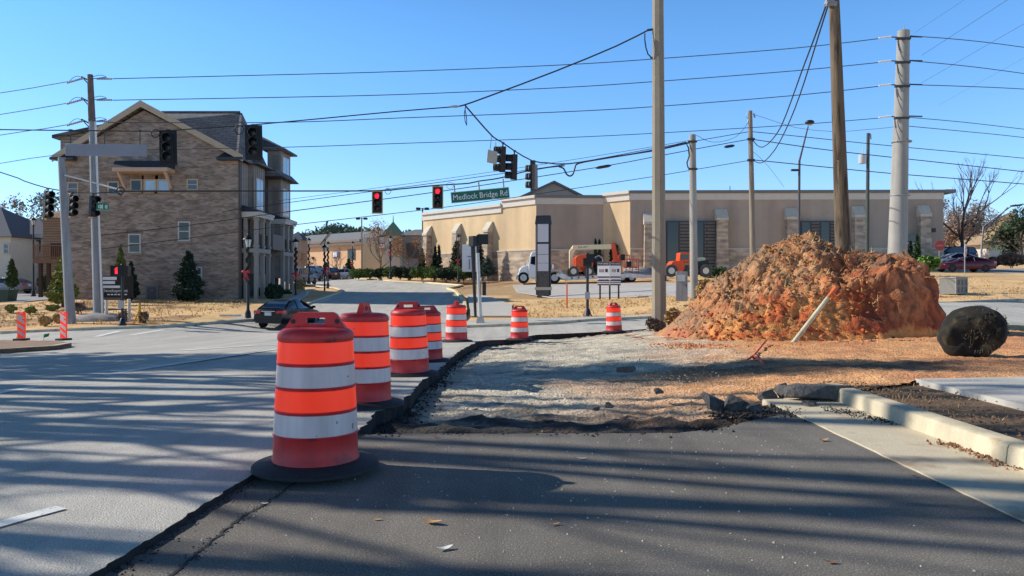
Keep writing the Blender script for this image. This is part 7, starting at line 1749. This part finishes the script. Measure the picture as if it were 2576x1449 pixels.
# by the townhouse
conifer('arborvitae', 'large dark cone shaped evergreen against the brick wall', 474, 757, 632, 84, 48.5, fol('deep_green_leaves', srgb(36, 54, 40)), 5200, seed=2, leaf_=.11)
conifer('arborvitae', 'yellow green evergreen half behind the leaning grey signal pole', 158, 765, 640, 76, 44, F_YG, 5200, seed=3, leaf_=.11)
conifer('arborvitae', 'narrow yellow green evergreen behind the monument sign', 304, 752, 618, 42, 48, fol('olive_leaves', srgb(104, 112, 52)), 3600, seed=4, leaf_=.10)
conifer('arborvitae', 'dark evergreen right of the monument sign', 330, 752, 658, 40, 48.6, F_DK, 2400, seed=5, leaf_=.10)
conifer('arborvitae', 'green evergreen in front of the pale house at the far left', 29, 722, 652, 34, 66, F_ARB, 2200, seed=6, leaf_=.14)
shrub('shrub', 'round shrub behind the deck posts', 118, 736, 690, 50, 60, F_ARB, 1800, seed=7)
for i, (lab, px, bot, top, w, Y, m) in enumerate([('low green tuft leftmost on the mulch bed', 28, 784, 766, 34, 42, F_YG), ('low green tuft second on the mulch bed', 76, 788, 770, 30, 41, F_YG), ('low green tuft third on the mulch bed by the evergreen', 132, 782, 766, 34, 43, F_YG), ('grey dry bush in front of the yellow green evergreen', 198, 786, 758, 40, 41, F_GB), ('dry grass clump on the lawn between the island panels', 166 - 53, 820, 792, 28, 33.5, F_TAN), ('reddish grass clump behind the right island panel', 146, 812, 788, 28, 35, F_TAN), ('dry grass clump at the right of the yellow marker post', 362, 808, 784, 20, 35, F_GB), ('dry clump behind the black pedestrian signal', 309, 812, 780, 24, 34.5, F_GB)]):
    shrub('grass_clump', lab, px, bot, top, w, Y, m, 420, 'grass clump', 'grass clumps on the left corner', seed=20 + i, leaf_=.09)
for i, (px, w) in enumerate(((692, 52), (665, 40), (716, 36))):
    shrub('shrub', ['dark low shrub in front of the townhouse porch', 'dark shrub at the townhouse brick corner', 'dark shrub at the far end of the townhouse porch'][i], px, 757 - i * 4, 712 + i * 8, w, 51 + i * 2, F_DK, 1500, seed=30 + i)
shrub('ornamental_grass', 'pale ornamental grass by the sidewalk at the end of the porch', 752, 738, 700, 38, 60, F_TAN, 900, seed=34)
# hedge along the side street: each bush its own
for i, (px, bot, top, w, Y, m) in enumerate([(902, 699, 677, 40, 92, F_GR), (930, 699, 676, 34, 91, F_GR), (955, 699, 675, 40, 90, F_DK), (980, 699, 672, 34, 89, F_GR), (1008, 700, 672, 40, 88, F_DK), (1034, 701, 673, 38, 86, F_DK), (1062, 702, 670, 46, 85, F_GR), (1094, 704, 670, 44, 83, F_GR), (1122, 706, 672, 46, 81, F_DK), (1142, 703, 668, 36, 83, F_GR), (1166, 703, 668, 44, 82, F_GR), (1190, 701, 672, 40, 82, F_DK)]):
    shrub('hedge_bush', f'rounded hedge bush along the side street, number {i + 1} of twelve counted from the left' if False else ['leftmost hedge bush beside the parked cars', 'second hedge bush from the left along the side street', 'third hedge bush, dark green, left of the brown tree', 'fourth hedge bush at the foot of the bare tree', 'fifth hedge bush, dark green, by the red bow lamp post', 'sixth hedge bush, dark green, right of that lamp post', 'seventh hedge bush under the orange leaved tree', 'eighth hedge bush, bright green, before the first stone pier', 'ninth hedge bush, dark and large, before the narrow evergreens', 'tenth hedge bush left of the plain lamp post', 'eleventh hedge bush in front of the white notice board', 'last hedge bush right of the white notice board'][i], px, bot + 1, top - 4, w * 1.35, Y, m, 1900, 'hedge bush', 'hedge bushes along the side street', seed=40 + i, leaf_=.13)
for i, (lab, px, bot, top, w, Y, m) in enumerate([('narrow dark evergreen nearest the corner of the tan building', 1062, 690, 625, 26, 90, F_DK), ('narrow dark evergreen left of a pair by the stone piers', 1095, 692, 620, 24, 88.5, F_DK), ('short narrow evergreen right of a pair by the stone piers', 1104, 692, 616, 20, 88, F_DK), ('dark evergreen behind the white notice board, left one', 1147, 690, 606, 40, 86, F_DK), ('tall dark evergreen behind the silver pedestrian post', 1206, 688, 590, 34, 84, F_DK), ('wide blue green evergreen right of the silver pedestrian post', 1228, 695, 645, 46, 76, fol('blue_green_leaves', srgb(70, 84, 72))), ('slim dark evergreen left of the small pair above the boom', 1498, 690, 600, 12, 79, F_DK), ('slim dark evergreen right of the small pair above the boom', 1508, 690, 602, 14, 79, F_DK), ('dark evergreen at the tan building entrance', 2307, 664, 588, 24, 70, F_ARB), ('short evergreen beside the tan building entrance', 2290, 664, 606, 20, 71, F_DK), ('evergreen bush between the shop front and the lamp post', 877, 698, 650, 40, 98, F_DK), ('dark evergreen left of the bare tree by the shopping block', 822, 700, 660, 36, 100, F_DK)]):
    conifer('evergreen', lab, px, bot, top, w, Y, m, 1500, seed=60 + i, leaf_=.14)
shrub('shrub', 'tall loose shrub behind the boom lift basket', 1548, 690, 602, 34, 79, F_DK, 700, seed=80, leaf_=.2)
shrub('shrub', 'bright leafy shrub at the right shoulder of the dirt pile', 2331, 684, 636, 56, 58, F_LG, 1500, seed=81, leaf_=.19)
shrub('shrub', 'low green shrub row left of the dirt pile by the shop windows', 1790, 700, 668, 90, 70, F_ARB, 1500, seed=82)
shrub('shrub', 'reddish brown bush at the right edge under the dark evergreen', 2545, 672, 632, 80, 80, F_BR, 2200, seed=83, leaf_=.16)
shrub('shrub', 'dark round bush beside the white van', 2508, 668, 645, 34, 84, F_ARB, 1200, seed=84, leaf_=.16)
for i, (lab, px, bot, top, w, Y) in enumerate([('dry weed tuft at the foot of the tall tan pole', 1650, 832, 800, 46, 27.5), ('tall straw coloured weeds between the tan pole and the dirt pile', 1692, 825, 770, 46, 27), ('dry weeds on the left flank of the dirt pile', 1778, 748, 700, 60, 25)]):
    shrub('weed_tuft', lab, px, bot, top, w, Y, F_TAN if i else F_GB, 900, 'weed tuft', 'dry weeds by the pile', seed=90 + i, leaf_=.09)
# bare and half bare trees
bare_tree('bare_tree', 'tawny half bare tree left of the red bow lamp post', 958, 697, 575, 90, BARKG, 4, 3, .55, F_OR, 1300, .09, .22, .15, up=.3, clump=.55)
bare_tree('bare_tree', 'orange leaved small tree between the hedge and the grey shop', 1028, 700, 598, 86, BARKG, 4, 5, .6, F_OR, 1700, .09, .25, .13, up=.2, clump=.55)
bare_tree('bare_tree', 'small bare tree in front of the peach wall', 845, 698, 625, 106, BARKG, 4, 7, .65, None, 0, .1, .2, .14, up=.2)
bare_tree('bare_tree', 'small brownish bare tree near the row of parked cars', 762, 704, 640, 108, BARKG, 4, 8, .6, F_BR, 500, .12, .2, .13)
bare_tree('bare_tree', 'tall bare tree rising right of the tan building behind the stop sign', 2421, 665, 428, 84, mat('dark_grey_bark', srgb(74, 64, 60), .9, .2, 6), 5, 12, .42, None, 0, .1, .2, .26, up=.35)
bare_tree('bare_tree', 'grey bare tree at the corner of the tan building', 2372, 655, 505, 112, BARKG, 4, 14, .55, F_GB, 900, .2, .2, .2)
for i, (lab, px, bot, top, Y, m, n) in enumerate([('rusty brown tree right of the tan building', 2392, 655, 560, 120, F_BR, 2000), ('broad brown winter tree behind the stop sign', 2452, 655, 532, 128, F_GB, 2400), ('grey brown winter tree above the white van', 2500, 650, 545, 140, F_GB, 2000)]):
    bare_tree('winter_tree', lab, px, bot, top, Y, BARKG, 4, 20 + i, .75, m, n, .26, .18, .22, 'winter trees at the right', up=.1, clump=1.5)
conifer('cedar_tree', 'small leaning dark cedar poking above the winter trees', 2452, 600, 510, 60, 132, F_DK, 700, seed=95, leaf_=.3)
bare_tree('evergreen_tree', 'big dark evergreen tree at the right picture edge', 2570, 660, 548, 92, BARK, 4, 31, .7, fol('mid_evergreen_leaves', srgb(70, 84, 56)), 3600, .22, .15, .25, clump=1.0, up=.1)
bare_tree('bare_tree', 'pale bare tree at the far left horizon', 20, 680, 505, 150, BARKG, 4, 41, .45, F_GB, 500, .25, .3, .22, up=.3)
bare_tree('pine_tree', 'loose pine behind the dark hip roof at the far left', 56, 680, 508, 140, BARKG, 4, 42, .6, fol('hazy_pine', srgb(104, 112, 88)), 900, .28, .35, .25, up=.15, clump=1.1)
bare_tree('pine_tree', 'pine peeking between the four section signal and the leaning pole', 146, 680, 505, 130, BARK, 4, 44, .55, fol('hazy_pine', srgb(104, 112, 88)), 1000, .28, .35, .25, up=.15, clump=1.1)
bare_tree('bare_tree', 'pale bare tree right of the dark hip roof', 100, 690, 540, 120, BARKG, 4, 43, .5, None, 0, .2, .25, .18)
# wooded hill far beyond the shops reads as one mass
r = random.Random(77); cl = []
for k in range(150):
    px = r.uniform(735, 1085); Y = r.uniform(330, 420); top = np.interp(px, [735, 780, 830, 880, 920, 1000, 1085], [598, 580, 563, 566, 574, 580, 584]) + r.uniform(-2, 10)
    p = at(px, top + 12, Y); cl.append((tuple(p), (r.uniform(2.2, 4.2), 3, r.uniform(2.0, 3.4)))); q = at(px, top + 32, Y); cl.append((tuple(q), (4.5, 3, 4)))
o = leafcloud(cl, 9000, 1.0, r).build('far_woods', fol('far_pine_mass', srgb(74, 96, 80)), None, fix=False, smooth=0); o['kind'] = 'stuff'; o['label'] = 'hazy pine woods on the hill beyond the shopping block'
cl = []
for k in range(120):
    px = r.uniform(2340, 2900); Y = r.uniform(200, 260); p = at(px, 615 + r.uniform(-18, 25), Y); cl.append((tuple(p), (r.uniform(3, 5), 3, r.uniform(3, 5))))
    q = at(r.uniform(-700, 175), 640 + r.uniform(-30, 30), Y); cl.append((tuple(q), (r.uniform(3, 5), 3, r.uniform(3, 5))))
o = leafcloud(cl, 9000, .8, r).build('far_woods', F_GB, None, fix=False, smooth=0); o['kind'] = 'stuff'; o['label'] = 'brown winter woods along the far horizon'

# roadside pines just off the left edge, whose long shadows streak the road
def make_pine(label, x, y, h, seed, full=1.0, cb0=.4, tr_=.24):
    r = random.Random(seed); t = thing('pine_tree', label, 'tree', (x, y, G(x, y)), r.uniform(0, 6), 'roadside pines beyond the left edge')
    pts = [(r.gauss(0, .08) * k, r.gauss(0, .08) * k, h * k / 6) for k in range(7)]
    b = MB(); b.tube([(0, 0, -.3)] + pts[1:], [tr_ * (1 - .13 * k) for k in range(7)], 9); b.build('trunk', BARK, t)
    b = MB(); cl = []
    for k in range(int(34 * full)):
        u = r.random() ** .8; z = h * (cb0 + (.98 - cb0) * u); a = r.uniform(0, 6.3); L_ = ((1 - u) * 2.4 + .6) * (.6 + .4 * full)
        e = Vector((math.cos(a) * L_, math.sin(a) * L_, z + L_ * r.uniform(-.05, .3))); b.tube([(0, 0, z), tuple(Vector((0, 0, z)).lerp(e, .5) + Vector((0, 0, .05))), tuple(e)], [.05, .035, .012], 4, caps=False)
        for q in range(3):
            m_ = Vector((0, 0, z)).lerp(e, .5 + .25 * q); cl.append(((m_.x, m_.y, m_.z + .08), (.55, .55, .26)))
    b.build('branches', BARK, t, fix=False)
    leafcloud(cl, int(2300 * full), .17, r).build('crown', F_PI, t, fix=False, smooth=0)
def streak_tree(label, x, y, h, r0, trunkf, depth, seed):
    r = random.Random(seed); t = thing('bare_tree', label, 'tree', (x, y, G(x, y)), r.uniform(0, 6), 'roadside trees beyond the left edge')
    b = MB(); b.tube([(0, 0, -.3), (r.gauss(0, .1), r.gauss(0, .1), h * trunkf * .5), (r.gauss(0, .15), r.gauss(0, .15), h * trunkf)], [r0, r0 * .9, r0 * .75], 9); b.build('trunk', BARK, t)
    b = MB(); branches(b, (0, 0, h * trunkf * .97), (0, 0, 1), h * (1 - trunkf) * .5, r0 * .75, depth, r, .34, None, .35)
    for k in range(4):
        a = r.uniform(0, 6.3); branches(b, (0, 0, h * trunkf * (.55 + .11 * k)), (math.cos(a), math.sin(a), .9), h * .14, r0 * .4, depth - 1, r, .4, None, .3)
    b.build('branches', BARK, t, fix=False)
ST = [('bare roadside tree between the first two', -14.2, 5.5, 14, .13, .55), ('bare roadside tree behind the third one', -17.5, 8.0, 18, .18, .55), ('bare roadside tree behind the fifth one', -18, 9.7, 18, .2, .5), ('bare roadside tree behind the seventh one', -19, 11.9, 19, .24, .45), ('bare roadside tree nearest the camera', -13.5, 5.0, 13, .16, .5), ('bare roadside tree second along the verge', -15, 6.1, 16, .2, .5), ('bare roadside tree third along the verge', -14, 6.9, 15, .14, .6), ('bare roadside tree fourth along the verge', -16, 7.7, 18, .22, .45), ('bare roadside tree fifth along the verge', -14.5, 8.3, 16, .15, .55),
      ('bare roadside tree sixth along the verge', -17, 9.1, 19, .24, .5), ('bare roadside tree seventh along the verge', -15.5, 10.2, 17, .18, .5), ('bare roadside tree eighth along the verge', -18, 11.3, 20, .28, .4), ('bare roadside tree ninth along the verge', -16, 12.6, 17, .2, .5), ('bare roadside tree tenth along the verge', -19, 13.6, 19, .22, .5)]
for i, (lab, x, y, h, r0, tf) in enumerate(ST): streak_tree(lab, x, y, h, r0, tf, 4 if i % 5 == 0 else 3, 300 + i)
PN = [('full roadside pine with low branches by the island', -18.5, 15.7, 13, 1.5, .2, .24), ('full roadside pine beside the low branched one', -22, 17.0, 16, 1.5, .25, .26), ('full roadside pine behind the pair by the island', -25, 18.6, 17, 1.2, .25, .26),
      ('dense tall pine behind the verge trees', -25, 18.4, 22, 1.5, .55, .26), ('second dense tall pine behind the verge trees', -24, 17.3, 20, 1.2, .6, .24)]
for i, (lab, x, y, h, k, cb0, tr_) in enumerate(PN):
    make_pine(lab, x, y, h, 200 + i, k, cb0, tr_)
